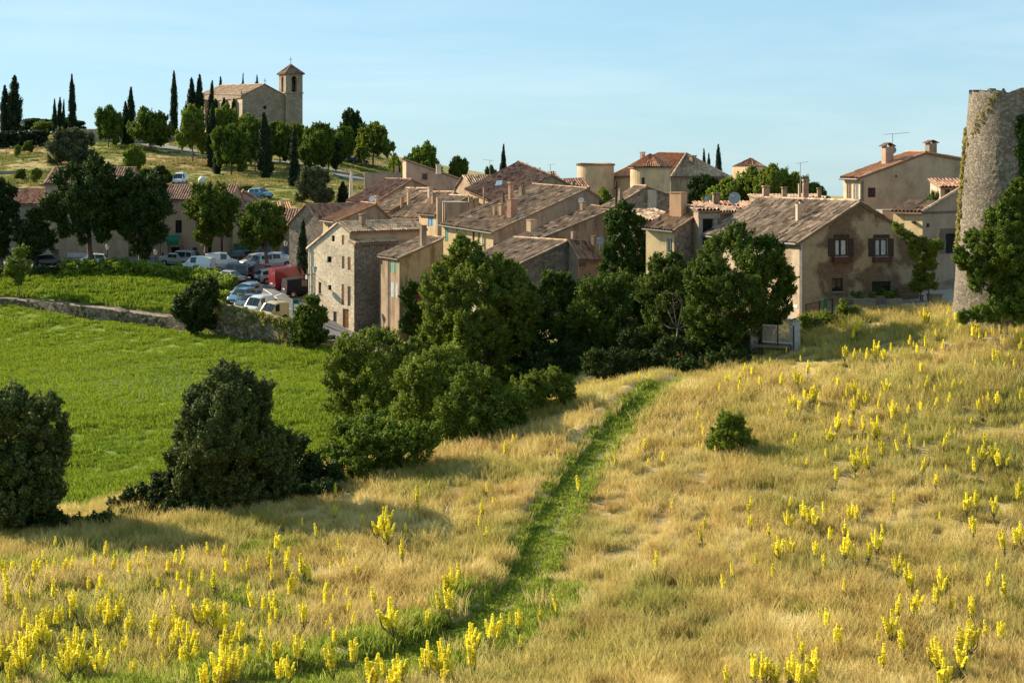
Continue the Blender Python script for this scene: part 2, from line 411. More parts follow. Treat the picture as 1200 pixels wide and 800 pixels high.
def strip(line, w, nw, lift, name, matl, kind='structure', jag=0):
    L = np.array(line); t = np.gradient(L, axis=0); t /= np.linalg.norm(t, axis=1)[:, None]; nn = np.c_[-t[:, 1], t[:, 0]]
    u = np.linspace(-1, 1, nw); rng = np.random.default_rng(5)
    X = L[:, None, 0]+nn[:, None, 0]*u[None]*w/2; Y = L[:, None, 1]+nn[:, None, 1]*u[None]*w/2
    if jag: X[:, 0] += rng.normal(0, jag, len(L)); X[:, -1] += rng.normal(0, jag, len(L))
    Z = gz_np(X, Y)+lift; nr, nc = X.shape; i = np.arange(nr*nc).reshape(nr, nc)
    Q = np.c_[i[:-1, :-1].ravel(), i[:-1, 1:].ravel(), i[1:, 1:].ravel(), i[1:, :-1].ravel()]
    me = mesh_np(name, np.c_[X.ravel(), Y.ravel(), Z.ravel()], Q, [matl], smooth=True)
    uv = np.tile(u, nr).astype(np.float32); a = me.attributes.new('across', 'FLOAT', 'POINT'); a.data.foreach_set('value', uv)
    return tag(link(name, me), kind=kind)
@cached
def track_mat():
    m, nt, out = new_mat('track')
    at = nd(nt, 'ShaderNodeAttribute', attribute_name='across')
    n2 = noise(nt, 1.2, 6, .7); n3 = noise(nt, 5, 5, .7)
    g = ramp(nt, n3, [(.3, (.14, .17, .03)), (.7, (.28, .30, .06))])
    d = ramp(nt, n3, [(.3, (.17, .125, .075)), (.7, (.32, .25, .155))])
    ab = nd(nt, 'ShaderNodeMath', operation='ADD'); nt.links.new(at.outputs['Fac'], ab.inputs[0])
    sn = nd(nt, 'ShaderNodeMath', operation='MULTIPLY'); nt.links.new(n2, sn.inputs[0]); sn.inputs[1].default_value = .55
    nt.links.new(sn.outputs[0], ab.inputs[1])
    rut = ramp(nt, ab.outputs[0], [(.22, (0, 0, 0)), (.34, (.9, .9, .9)), (.52, (.9, .9, .9)), (.64, (0, 0, 0)), (.86, (0, 0, 0)), (.98, (.8, .8, .8))])
    bsdf(nt, out, mix(nt, rut, g, d), .95, n3, .7, .08, spec=.1); return m
@cached
def asphalt(c):
    m, nt, out = new_mat('asphalt')
    n1 = noise(nt, .4, 6, .65); n3 = noise(nt, 12, 4, .7)
    col = mix(nt, .7, ramp(nt, n1, [(.3, sc(c, .75)), (.7, sc(c, 1.2))]), ramp(nt, n3, [(.3, (.8, .8, .8)), (.7, (1.1, 1.1, 1.1))]), 'MULTIPLY')
    bsdf(nt, out, col, .9, n3, .3, .02); return m
def poly_sheet(name, poly, step, lift, matl):
    p = np.array([q[:2] for q in poly]); x0, y0 = p.min(0); x1, y1 = p.max(0)
    xs = np.arange(x0, x1+step, step); ys = np.arange(y0, y1+step, step); X, Y = np.meshgrid(xs, ys, indexing='ij')
    Z = gz_np(X, Y)+lift; nr, nc = X.shape; i = np.arange(nr*nc).reshape(nr, nc)
    Q = np.c_[i[:-1, :-1].ravel(), i[1:, :-1].ravel(), i[1:, 1:].ravel(), i[:-1, 1:].ravel()]
    cx = X.ravel()[Q].mean(1); cy = Y.ravel()[Q].mean(1); Q = Q[inpoly(cx, cy, poly)]
    return tag(link(name, mesh_np(name, np.c_[X.ravel(), Y.ravel(), Z.ravel()], Q, [matl], smooth=True)), kind='structure')
make_ground()
strip(TRACK, TRACKW*2.15, 9, .03, 'track', track_mat(), jag=.12)
strip(ROADLINE, 9.5, 9, .05, 'road', asphalt((.15, .145, .14)))
strip(HROAD, 4.4, 5, .06, 'hill_road', asphalt((.17, .165, .16)))
poly_sheet('pavement', PAVE, .5, .03, flat('paving', (.30, .26, .21), .9))
def marking(pts, w=.14):
    L = smooth_line([tuple(P(px, 300, D)[:2]) for px, D in pts], 5); strip(L, w, 2, .07, 'road_marking', flat('white_paint', (.72, .72, .7), .8))
marking([(299,165),(304,158.5),(321,152.5),(340,148.5)])
for a, b in (((304,158.5),(312,160.3)),((321,152.5),(330,154))): marking([a, b])

# ------------------------------------------------------------------ grass (stuff)
@cached
def grass_mat(kind):
    m, nt, out = new_mat('grass_'+kind)
    oi = nd(nt, 'ShaderNodeObjectInfo'); at = nd(nt, 'ShaderNodeAttribute', attribute_name='tint')
    n1 = noise(nt, .11, 6, .62, None, .5); n2 = noise(nt, .55, 6, .65); n4 = noise(nt, .23, 5, .6); n5 = noise(nt, .07, 4, .6)
    if kind == 'dry':
        c = ramp(nt, n2, [(.25, (.34, .22, .085)), (.42, (.54, .42, .15)), (.56, (.68, .56, .225)), (.74, (.86, .75, .44))])
        g = ramp(nt, at.outputs['Fac'], [(0, (.20, .22, .045)), (1, (.42, .41, .11))])
        c = mix(nt, ramp(nt, n1, [(.47, (0, 0, 0)), (.63, (.8, .8, .8))]), c, g)
        c = mix(nt, ramp(nt, n4, [(.54, (0, 0, 0)), (.68, (.42, .42, .42))]), c, (.44, .27, .12))
        c = mix(nt, ramp(nt, n5, [(.5, (0, 0, 0)), (.66, (.45, .45, .45))]), c, (.50, .48, .14))
    elif kind == 'meadow':
        c = ramp(nt, at.outputs['Fac'], [(0, (.115, .175, .014)), (.6, (.20, .275, .022)), (1, (.30, .37, .045))])
        c = mix(nt, ramp(nt, n2, [(.45, (0, 0, 0)), (.75, (.6, .6, .6))]), c, (.27, .34, .055))
        c = mix(nt, ramp(nt, n4, [(.5, (0, 0, 0)), (.7, (.5, .5, .5))]), c, (.12, .21, .03))
    elif kind == 'hill':
        c = ramp(nt, n2, [(.3, (.24, .185, .085)), (.5, (.36, .28, .13)), (.72, (.50, .40, .21))])
        c = mix(nt, ramp(nt, noise(nt, .045, 5, .6), [(.40, (0, 0, 0)), (.54, (.9, .9, .9))]), c, (.19, .215, .055))
    else:
        c = ramp(nt, at.outputs['Fac'], [(0, (.17, .23, .03)), (.6, (.31, .38, .055)), (1, (.45, .49, .11))])
    v = ramp(nt, at.outputs['Fac'], [(0, (.75, .75, .75)), (1, (1.15, 1.12, 1.05))])
    c = mix(nt, 1.0, c, v, 'MULTIPLY')
    d = nd(nt, 'ShaderNodeBsdfDiffuse'); nt.links.new(c, d.inputs[0])
    t = nd(nt, 'ShaderNodeBsdfTranslucent'); nt.links.new(c, t.inputs[0])
    ms = nd(nt, 'ShaderNodeMixShader'); ms.inputs[0].default_value = .35
    nt.links.new(d.outputs[0], ms.inputs[1]); nt.links.new(t.outputs[0], ms.inputs[2]); nt.links.new(ms.outputs[0], out.inputs['Surface']); return m
def tuft(name, seed, n, rad, h, w, lean, matl):
    rng = np.random.default_rng(seed)
    a = rng.uniform(0, 6.283, n); r = rad*np.sqrt(rng.uniform(0, 1, n)); bx = r*np.cos(a); by = r*np.sin(a)
    hh = h*rng.uniform(.5, 1.15, n); la = rng.uniform(0, 6.283, n); ll = hh*lean*rng.uniform(.3, 1.2, n)
    wa = rng.uniform(0, 6.283, n); wx = np.cos(wa)*w/2; wy = np.sin(wa)*w/2
    lx = np.cos(la)*ll; ly = np.sin(la)*ll
    v = [np.c_[bx-wx, by-wy, np.zeros(n)-.05], np.c_[bx+wx, by+wy, np.zeros(n)-.05],
         np.c_[bx+lx*.35+wx*.85, by+ly*.35+wy*.85, hh*.6], np.c_[bx+lx*.35-wx*.85, by+ly*.35-wy*.85, hh*.6],
         np.c_[bx+lx+wx*.3, by+ly+wy*.3, hh], np.c_[bx+lx-wx*.3, by+ly-wy*.3, hh]]
    V = np.stack(v, 1).reshape(-1, 3); b = (np.arange(n)*6)[:, None]
    Q = np.concatenate([b+np.array([0, 1, 2, 3]), b+np.array([3, 2, 4, 5])], 1).reshape(-1, 4)
    me = mesh_np(name, V, Q, [matl], np.repeat(rng.uniform(0, 1, n), 2))
    return bpy.data.objects.new(name, me)
def scatter(name, pts, rot, scl, proto, matl):
    """points with their own turn and size, each carrying one tuft"""
    me = bpy.data.meshes.new(name); n = len(pts); me.vertices.add(n); me.vertices.foreach_set('co', np.asarray(pts, np.float32).ravel())
    a = me.attributes.new('turn', 'FLOAT_VECTOR', 'POINT'); a.data.foreach_set('vector', np.asarray(rot, np.float32).ravel())
    a = me.attributes.new('size', 'FLOAT_VECTOR', 'POINT'); a.data.foreach_set('vector', np.asarray(scl, np.float32).ravel())
    me.materials.append(matl)
    o = bpy.data.objects.new(name, me); COL.objects.link(o); tag(o, kind='stuff')
    ng = bpy.data.node_groups.new(name, 'GeometryNodeTree')
    ng.interface.new_socket('Geometry', in_out='INPUT', socket_type='NodeSocketGeometry'); ng.interface.new_socket('Geometry', in_out='OUTPUT', socket_type='NodeSocketGeometry')
    gi = ng.nodes.new('NodeGroupInput'); go = ng.nodes.new('NodeGroupOutput')
    ip = ng.nodes.new('GeometryNodeInstanceOnPoints'); ob = ng.nodes.new('GeometryNodeObjectInfo'); ob.inputs[0].default_value = proto
    A = ng.nodes.new('GeometryNodeInputNamedAttribute'); A.data_type = 'FLOAT_VECTOR'; A.inputs['Name'].default_value = 'turn'
    B = ng.nodes.new('GeometryNodeInputNamedAttribute'); B.data_type = 'FLOAT_VECTOR'; B.inputs['Name'].default_value = 'size'
    L = ng.links.new
    L(gi.outputs[0], ip.inputs['Points']); L(ob.outputs['Geometry'], ip.inputs['Instance']); L(A.outputs['Attribute'], ip.inputs['Rotation']); L(B.outputs['Attribute'], ip.inputs['Scale'])
    L(ip.outputs[0], go.inputs[0])
    md = o.modifiers.new('scatter', 'NODES'); md.node_group = ng; return o
def field_points(rng, dens, dmin, dmax, px0, px1, dpow=0):
    """random points over a wedge of ground, denser near by"""
    out = []
    for a, b in zip(np.geomspace(dmin, dmax, 13)[:-1], np.geomspace(dmin, dmax, 13)[1:]):
        area = (px1-px0)/F*(b*b-a*a)/2; n = int(area*dens*(dmin/a)**dpow)
        d = np.sqrt(rng.uniform(a*a, b*b, n)); out.append(np.c_[(rng.uniform(px0, px1, n)-600)/F*d, d])
    return np.concatenate(out)
def lowfreq(x, y, s, seed):
    r = np.random.default_rng(seed); v = 0
    for k in range(9):
        w = r.normal(0, 1, 2)/s*(1+.35*k); v = v+np.sin(x*w[0]+y*w[1]+r.uniform(0, 6.28))/(1+.3*k)
    return v/3
def grow(name, xy, tf, matl, seed, s0, s1, hz=1, patch=.3, lift=0):
    rng = np.random.default_rng(seed); n = len(xy); x, y = xy[:, 0], xy[:, 1]
    z = ground_z(x, y)+lift
    s = rng.uniform(s0, s1, n)*(1+patch*np.clip(lowfreq(x, y, 4.5, seed), -1, 1))
    rot = np.c_[rng.normal(0, .1, n), rng.normal(0, .1, n), rng.uniform(0, 6.283, n)]
    return scatter(name, np.c_[x, y, z], rot, np.c_[s, s, s*hz*rng.uniform(.8, 1.2, n)], tf, matl)
_r = np.random.default_rng(11)
xy = field_points(_r, 5.2, 46, 101, -160, 1560, .9)
bad = inpoly(xy[:, 0], xy[:, 1], MEADOW) | inpoly(xy[:, 0], xy[:, 1], VILL) | (seg_dist(xy[:, 0], xy[:, 1], TRACK)[0] < TRACKW*1.02)
_px = xy[:, 0]/xy[:, 1]*F+600; _lf = lowfreq(xy[:, 0], xy[:, 1], 3.2, 99)
gm_ = (~bad) & (((xy[:, 1] < 68) & (_px < 380) & (_lf > 0)) | (_lf > .8)) & (_r.uniform(0, 1, len(xy)) < .62)
_ds = seg_dist(xy[:, 0], xy[:, 1], TRACK)[0]; gm_ |= (~bad) & (xy[:, 1] < 60) & (_ds < 2.6+.8*_lf) & (_r.uniform(0, 1, len(xy)) < .9)
grow('field_grass', xy[gm_], tuft('field_tuft', 6, 70, .42, .34, .028, .6, grass_mat('green')), grass_mat('green'), 18, .8, 1.25, 1, .4)
bad |= gm_
bk = (seg_dist(xy[:, 0], xy[:, 1], TRACK)[0] < 2.5) & (seg_dist(xy[:, 0], xy[:, 1], TRACK)[1]*BANK > 0) & (_r.uniform(0, 1, len(xy)) < .22); bad |= bk
grow('dry_grass', xy[~bad], tuft('dry_tuft', 1, 100, .44, .52, .019, .6, grass_mat('dry')), grass_mat('dry'), 12, .75, 1.2, 1, .45)
xy = field_points(_r, 4.6, 72, 168, -160, 720, .9)
ok = inpoly(xy[:, 0], xy[:, 1], MEADOW)
grow('meadow_grass', xy[ok], tuft('meadow_tuft', 2, 90, .6, .24, .04, .7, grass_mat('meadow')), grass_mat('meadow'), 13, .75, 1.25, 1, .4)
xy = field_points(_r, 3.2, 140, 174, -160, 290, .5); ok = inpoly(xy[:, 0], xy[:, 1], TERR)
grow('terrace_grass', xy[ok], tuft('terrace_tuft', 3, 80, .75, .26, .06, .8, grass_mat('meadow')), grass_mat('meadow'), 14, .75, 1.2, 1, .3)
_t = np.array(TRACK); k = _r.integers(0, len(_t)-1, 3000); f = _r.uniform(0, 1, (3000, 1)); xy = _t[k]*(1-f)+_t[k+1]*f+_r.uniform(-1.35, 1.35, (3000, 2))*[1, .6]
dd, sd = seg_dist(xy[:, 0], xy[:, 1], TRACK); off = dd*sd; keep = (dd < TRACKW*1.15) & ((np.abs(off-.25) > .17) & (np.abs(off+.75) > .1))
grow('track_grass', xy[keep], tuft('track_tuft', 4, 55, .3, .12, .03, .8, grass_mat('green')), grass_mat('green'), 15, .7, 1.2, 1, .3, .17)

xy = field_points(_r, .42, 205, 345, -60, 480); ok = inpoly(xy[:, 0], xy[:, 1], HILL) & (seg_dist(xy[:, 0], xy[:, 1], HROAD)[0] > 2.6)
grow('hill_grass', xy[ok], tuft('hill_tuft', 5, 80, 1.1, .5, .09, .6, grass_mat('hill')), grass_mat('hill'), 16, .4, 1.1, .7, .6)
_rg = np.random.default_rng(77); V_, n_ = [], 0
for _ in range(420):
    q = hit(190+_rg.normal(0, 75), 452+_rg.normal(0, 16), 70, 160)
    if inpoly(q.x, q.y, MEADOW): V_.append((q.x, q.y, q.z+.36+_rg.uniform(-.06, .1)))
V_ = np.array(V_); s_ = .045; Vq = np.stack([V_+[-s_, 0, 0], V_+[0, -s_*.6, -s_], V_+[s_, 0, 0], V_+[0, s_*.6, s_]], 1).reshape(-1, 3)
tag(link('meadow_daisies', mesh_np('meadow_daisies', Vq, np.arange(len(Vq)).reshape(-1, 4), [flat('white_petals', (.6, .6, .55), .8)])), kind='stuff')
# ------------------------------------------------------------------ trees and bushes
FOL = {
 'green':  foliage((.036, .060, .009), (.088, .135, .017), (.165, .215, .034), .3),
 'light':  foliage((.055, .082, .012), (.135, .18, .026), (.235, .275, .05), .32),
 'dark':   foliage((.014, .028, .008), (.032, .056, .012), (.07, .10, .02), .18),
 'cyp':    foliage((.009, .019, .009), (.018, .034, .013), (.034, .056, .018), .08),
 'oak':    foliage((.030, .044, .012), (.070, .098, .026), (.15, .175, .055), .18),
 'olive':  foliage((.036, .048, .024), (.085, .102, .050), (.16, .178, .09), .2),
 'deep':   foliage((.020, .037, .007), (.052, .086, .012), (.125, .165, .026), .28),
 'bright': foliage((.075, .115, .014), (.15, .20, .026), (.23, .28, .045), .35),
 'ivy':    foliage((.016, .036, .006), (.038, .075, .010), (.08, .135, .018), .2),
 'dryivy': foliage((.11, .10, .03), (.26, .23, .08), (.42, .35, .15), .3),
 'hedge':  foliage((.065, .105, .012), (.16, .22, .026), (.28, .33, .05), .32),
}
def leaves(rng, cl, leaf, cov, up=.25, aspect=.62, squash=1.0, vert=0.0):
    """cl: clumps (x,y,z,r). Returns verts, quads, tint of many leaf-sized rhombi"""
    cl = np.asarray(cl, float); n = np.maximum(6, (cov*1.7*4*np.pi*cl[:, 3]**2/(leaf*leaf*aspect*.5)).astype(int))
    idx = np.repeat(np.arange(len(cl)), n); N = len(idx); c = cl[idx]
    d = rng.normal(0, 1, (N, 3)); d /= np.linalg.norm(d, axis=1)[:, None]
    ax = c[:, 4:7] if cl.shape[1] > 4 else None
    rr = c[:, 3]*rng.uniform(.12, 1, N)**.45*rng.uniform(.85, 1.12, N)
    p = c[:, :3]+d*rr[:, None]*np.array([1, 1, squash])
    if ax is not None:   # sprays: drawn out along the shoot, narrowing to its tip
        al = (d*ax).sum(1)[:, None]; off = d*rr[:, None]; lon = ax*(al*rr[:, None]); p = c[:, :3]+lon*1.75+(off-lon)*(.80-.38*al)
    nrm = d*.8+rng.normal(0, .5, (N, 3)); nrm[:, 2] += up; nrm /= np.linalg.norm(nrm, axis=1)[:, None]
    t = rng.normal(0, 1, (N, 3)); t[:, 2] += vert
    if ax is not None: t += ax*.9
    t = t; t -= nrm*(t*nrm).sum(1)[:, None]; t /= np.linalg.norm(t, axis=1)[:, None]+1e-9; b = np.cross(nrm, t)
    s = (leaf*rng.uniform(.6, 1.35, N))[:, None]; w = s*aspect*.5
    V = np.stack([p-t*s*.5, p+b*w+nrm*s*.06, p+t*s*.5, p-b*w+nrm*s*.06], 1).reshape(-1, 3)
    tint = np.clip(rng.normal(.45, .2, N)+(rng.normal(0, .17, len(cl)))[idx], 0, 1)
    return V, np.arange(N*4).reshape(-1, 4), tint
def clump_lobes(rng, lobes, k=.30, dens=1.15, rmin=.2, rmax=.75):
    """lobes: spheres (x,y,z,r) -> clumps on their outer skin"""
    base = np.array(lobes, float); kids = []
    for x, y, z, r in base:
        for q in range(5):
            d = rng.normal(0, 1, 3); d[2] = d[2]*.8+.15; d /= np.linalg.norm(d); rr = r*rng.uniform(.28, .55); kids.append((*(np.array([x, y, z])+d*(r*.95-rr*.45)), rr))
    base[:, 3] *= .86; L = np.concatenate([base, np.array(kids)]); out = []
    for i, (x, y, z, r) in enumerate(L):
        cr = min(rmax, max(rmin, r*k)); n = max(7, int(dens*4*(r/cr)**2*.8))
        d = rng.normal(0, 1, (n, 3)); d /= np.linalg.norm(d, axis=1)[:, None]
        q = np.array([x, y, z])+d*(r-cr*.6)*rng.uniform(.78, 1.12, (n, 1))
        c = cr*rng.uniform(.55, 1.2, n)
        dist = np.linalg.norm(q[:, None]-L[None, :, :3], axis=2)-L[None, :, 3]; dist[:, i] = 1
        keep = (dist.min(1) > -cr*.9)
        axs = d*.9+rng.normal(0, .45, (n, 3)); axs[:, 2] += .55; axs /= np.linalg.norm(axs, axis=1)[:, None]
        out.append(np.c_[q, c, axs][keep])
        # stray sprigs that break the outline
        m = max(3, n//5); d = rng.normal(0, 1, (m, 3)); d[:, 2] = np.abs(d[:, 2])*.8-.1; d /= np.linalg.norm(d, axis=1)[:, None]
        a2 = d+np.array([0, 0, .6]); a2 /= np.linalg.norm(a2, axis=1)[:, None]; out.append(np.c_[np.array([x, y, z])+d*r*rng.uniform(.98, 1.13, (m, 1)), cr*rng.uniform(.22, .46, m), a2])
    return np.concatenate(out)
def crown_obj(parent, lobes, leaf, cov, matname, seed, **kw):
    rng = np.random.default_rng(seed); ck = {k: kw.pop(k) for k in ('k', 'dens', 'rmin', 'rmax') if k in kw}
    cl = clump_lobes(rng, lobes, **ck); V, Q, t = leaves(rng, cl, leaf, cov, **kw)
    me = mesh_np('crown', V-np.array(ORG[parent]), Q, [FOL[matname]], t)
    return link('crown', me, parent)
def trunk_obj(parent, base, lobes, r, seed, limbs=6, col=(.16, .12, .085), lean=None):
    rng = random.Random(seed); mb = MB(); M_ = bark(col)
    L = sorted(lobes, key=lambda l: -l[3]); c = Vector((sum(l[0]*l[3] for l in L)/sum(l[3] for l in L), sum(l[1]*l[3] for l in L)/sum(l[3] for l in L), 0))
    zc = sum(l[2]*l[3] for l in L)/sum(l[3] for l in L); b = Vector(base)
    fork = Vector((b.x*.5+c.x*.5, b.y*.5+c.y*.5, b.z+(zc-b.z)*.6)); mid = (b+fork)/2+Vector((rng.uniform(-.15, .15), rng.uniform(-.1, .1), 0))
    mb.tube([b-Vector((0, 0, .4)), b+Vector((0, 0, .15)), mid, fork], [r*1.5, r*1.15, r*.9, r*.75], M_, 8)
    for l in L[:limbs]:
        e = Vector(l[:3])+Vector((rng.uniform(-.2, .2), rng.uniform(-.2, .2), l[3]*.45)); m = (fork+e)/2+Vector((rng.uniform(-.3, .3), rng.uniform(-.3, .3), -.1))
        mb.tube([fork-Vector((0, 0, .1)), m, e], [r*.55, r*.36, r*.12], M_, 6)
    return build('trunk', mb, parent, smooth=True)
def lob(D, *ls):
    """lobes from (px,py,r_px[,depth offset]) at distance D"""
    out = []
    for l in ls:
        d = D+(l[3] if len(l) > 3 else 0); p = P(l[0], l[1], d); out.append((p.x, p.y, p.z, l[2]/F*d))
    return out
_seed = [100]
def ns(): _seed[0] += 1; return _seed[0]
def tree(name, label, cat, D, bpx, lobes, mat_, leaf=.2, cov=.42, tr=.2, group=None, limbs=6, tcol=(.16, .12, .085), grow_=1.1, **kw):
    leaf *= .68; b = onground(bpx, D); L = [(x, y, z, r*grow_) for x, y, z, r in lob(D, *lobes)]; rt = empty(name, b, label, cat, group)
    crown_obj(rt, L, leaf, cov, mat_, ns(), **kw); trunk_obj(rt, b, L, tr, ns(), limbs, tcol); return rt
SUB = 'plants along the bank between meadow and dry field'
# big plants in the middle of the picture, from the left
tree('oak_tree', 'dark evergreen oak cut by the left edge of the photo, beside the green meadow', 'tree', 70, 20,
     [(18,485,30),(52,492,27,-.5),(8,520,44,.8),(52,540,32),(18,580,38,-1),(-10,560,44),(0,605,30),(40,602,24),(50,575,26,1),(-35,500,42),(62,520,17)], 'oak', .17, .5, .28, k=.3)
tree('shrub', 'low dark shrub at the right foot of the oak at the left edge', 'shrub', 69, 62, [(58,606,14),(70,612,10),(48,612,12)], 'dark', .14, .45, .05, limbs=3)
tree('oak_tree', 'rounded grey-green evergreen oak standing alone before the green meadow', 'tree', 73, 268,
     [(262,453,27),(292,460,24,.6),(236,492,30),(292,490,32),(262,505,44,-1.2),(226,535,25),(304,528,32),(262,550,40),(322,545,22),(230,560,24,-.8),(240,470,20,.5),(255,582,26,-.6),(290,578,26,-.6),(322,572,22),(225,585,20)], 'oak', .15, .5, .26, k=.28)
tree('shrub', 'loose dark shrub left of the lone rounded oak', 'shrub', 73.5, 195, [(205,572,22),(178,580,17),(152,588,11),(228,585,18),(186,560,9),(135,594,8)], 'dark', .15, .4, .06, limbs=5)
tree('shrub', 'dark leafy shrub filling the gap right of the lone rounded oak', 'shrub', 76, 340, [(345,548,24),(330,565,26),(366,572,22),(312,575,22),(385,560,18),(352,522,10)], 'dark', .15, .42, .06, limbs=5)
tree('bush', 'broad bright-topped bush beside the meadow edge, below the tall stone house', 'bush', 96, 432,
     [(420,412,26),(448,408,24,.5),(404,442,24),(440,438,38,-.5),(466,430,26),(408,480,28),(440,478,38,-1),(472,470,30),(484,415,16,1)], 'light', .19, .42, .14, group=SUB, k=.28)
tree('bush', 'dark spreading bush in front of the broad bright-topped bush', 'bush', 77.5, 430, [(400,545,26),(430,535,28,-.5),(462,525,30),(410,515,22,1),(440,508,24,1),(380,568,20),(486,520,26),(360,585,18),(398,580,20,-1),(430,566,18,-1)], 'green', .17, .42, .1, group=SUB)
tree('bush', 'leafy bush left of the tall pale-leaved tree, its top in the sun', 'bush', 87, 515,
     [(498,442,30),(524,430,26,.5),(512,475,36,-.5),(486,490,28),(540,460,28),(528,505,30,-1),(500,512,28)], 'light', .18, .42, .12, group=SUB)
tree('bush', 'rounded sunlit bush at the foot of the tall pale-leaved tree', 'bush', 83.5, 565,
     [(556,452,26),(552,485,34,-.5),(575,505,28,-.8),(534,515,26),(590,480,24),(600,500,20),(560,520,22,-1)], 'green', .17, .42, .12, group=SUB)
tree('shrub', 'small light-topped shrub on the slope just right of the bushes', 'shrub', 87, 635, [(612,462,20),(632,448,15),(650,442,12),(640,465,20),(658,455,14),(622,482,18),(664,466,8)], 'light', .15, .45, .07, limbs=4)
tree('deciduous_tree', 'tall pale-leaved tree in front of the yellow house with green shutters', 'tree', 108, 568,
     [(546,298,17),(534,322,25,.4),(564,322,26),(526,352,32,-.4),(572,355,40,-1),(600,340,22),(548,380,42,-1),(596,385,34),(516,388,26),(560,420,44,-.5),(604,420,30),(528,420,28),(540,285,9),(598,318,12),(586,332,20,-.6),(592,360,24,-.8),(614,362,22),(580,310,12),(585,345,24,3),(603,375,26,3),(575,385,24,3),(600,322,16,3),(592,400,22,2)], 'light', .2, .44, .28, k=.26, rmax=.8)
tree('deciduous_tree', 'dark green tree right of the tall pale-leaved tree, before the stone gable', 'tree', 111, 655,
     [(652,334,18),(638,354,24),(674,352,22),(650,385,38,-.8),(686,378,30),(620,378,24,-.4),(664,415,38),(630,412,28),(690,410,26,-1)], 'deep', .2, .44, .24, k=.28)
tree('ivy_column', 'narrow dark column of ivy climbing among the roofs, before the cream house', 'ivy', 117, 732,
     [(733,250,13),(729,262,17),(738,266,17),(727,280,19),(741,284,18),(733,272,20),(726,300,20),(744,300,18),(730,316,22),(742,322,20),(722,334,20),(745,336,20)], 'ivy', .17, .6, .15, k=.26)
tree('deciduous_tree', 'bushy green tree below the ivy column', 'tree', 107, 722,
     [(704,345,24),(728,338,22,.5),(750,345,22),(698,378,28),(735,375,34,-.8),(764,372,24),(712,405,30),(748,405,30,-.5),(690,412,22)], 'deep', .19, .44, .2, k=.28)
tree('deciduous_tree', 'leafy green tree below the cream house with the orange chimney', 'tree', 103, 795,
     [(782,322,22),(802,330,24),(764,340,20),(792,358,34,-.6),(822,352,24),(775,385,28),(810,388,30,-.8),(830,400,22),(790,412,26)], 'deep', .19, .44, .2, k=.28)
tree('deciduous_tree', 'large round dark tree in front of the left wall of the gabled house', 'tree', 97, 872,
     [(868,292,25),(844,302,25,.5),(893,298,22,-.3),(862,325,40,-1),(902,322,25),(836,335,28),(916,338,14),(872,355,42,-1),(834,362,30),(900,352,26,-.5),(858,388,34),(824,316,18),(884,388,22),(826,390,22,.5),(850,412,22),(896,376,14)], 'deep', .18, .46, .24, k=.27, rmax=.8)
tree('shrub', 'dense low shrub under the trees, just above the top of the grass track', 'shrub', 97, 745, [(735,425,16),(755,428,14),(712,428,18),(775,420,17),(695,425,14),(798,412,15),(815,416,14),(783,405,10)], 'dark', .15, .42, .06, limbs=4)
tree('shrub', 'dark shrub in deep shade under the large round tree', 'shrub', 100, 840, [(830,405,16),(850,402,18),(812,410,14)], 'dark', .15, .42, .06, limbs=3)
tree('bush', 'fresh green bush alone in the dry field right of the track', 'bush', 77.5, 857, [(852,496,11),(866,500,12),(843,508,12),(872,514,11),(856,514,14,-.4),(838,520,8),(880,522,8)], 'bright', .13, .42, .04, limbs=4, k=.3)
tree('shrub', 'flowering weedy shrub at the foot of the gabled house, beside the concrete post', 'shrub', 97.5, 985, [(948,378,10),(968,374,10),(990,370,11),(962,386,9),(934,388,8),(1002,368,7),(988,360,6)], 'light', .12, .45, .03, limbs=3)
tree('vine', 'big fresh green vine climbing over the lower right side of the round tower', 'vine', 88, 1172,
     [(1186,238,14),(1172,258,17),(1198,258,24),(1152,288,18,-.3),(1180,292,32,-.5),(1136,306,14),(1160,316,22),(1200,322,30),(1124,298,7),(1216,280,32),(1194,222,10),(1146,330,12),(1178,338,18,-.4),(1192,350,20),(1214,345,22)], 'green', .15, .5, .03, k=.3, limbs=2)
tree('shrub', 'low green shrub at the foot of the round tower', 'shrub', 87, 1180, [(1132,370,7),(1150,368,10),(1168,367,12),(1190,364,14),(1210,362,15),(1202,346,16),(1182,354,13),(1165,358,10)], 'green', .12, .45, .04, limbs=3)
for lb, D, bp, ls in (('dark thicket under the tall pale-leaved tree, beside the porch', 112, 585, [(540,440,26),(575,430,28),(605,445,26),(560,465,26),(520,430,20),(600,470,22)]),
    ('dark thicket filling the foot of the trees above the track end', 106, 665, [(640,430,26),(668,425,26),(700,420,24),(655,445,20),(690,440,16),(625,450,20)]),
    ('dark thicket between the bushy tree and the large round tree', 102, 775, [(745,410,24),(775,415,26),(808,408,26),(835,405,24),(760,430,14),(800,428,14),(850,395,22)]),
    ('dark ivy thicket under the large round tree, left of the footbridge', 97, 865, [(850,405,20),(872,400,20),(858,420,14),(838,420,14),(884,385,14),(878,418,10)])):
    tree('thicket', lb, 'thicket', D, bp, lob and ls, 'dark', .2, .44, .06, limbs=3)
tree('shrub', 'dark low shrubs added for low foliage and shadow between track top and footbridge', 'shrub', 94.8, 838, [(795,432,12),(815,430,14),(838,427,15),(858,424,14),(876,418,12)], 'dark', .15, .44, .05, limbs=3)  # shrubs added where the trees hang low and their shadow falls
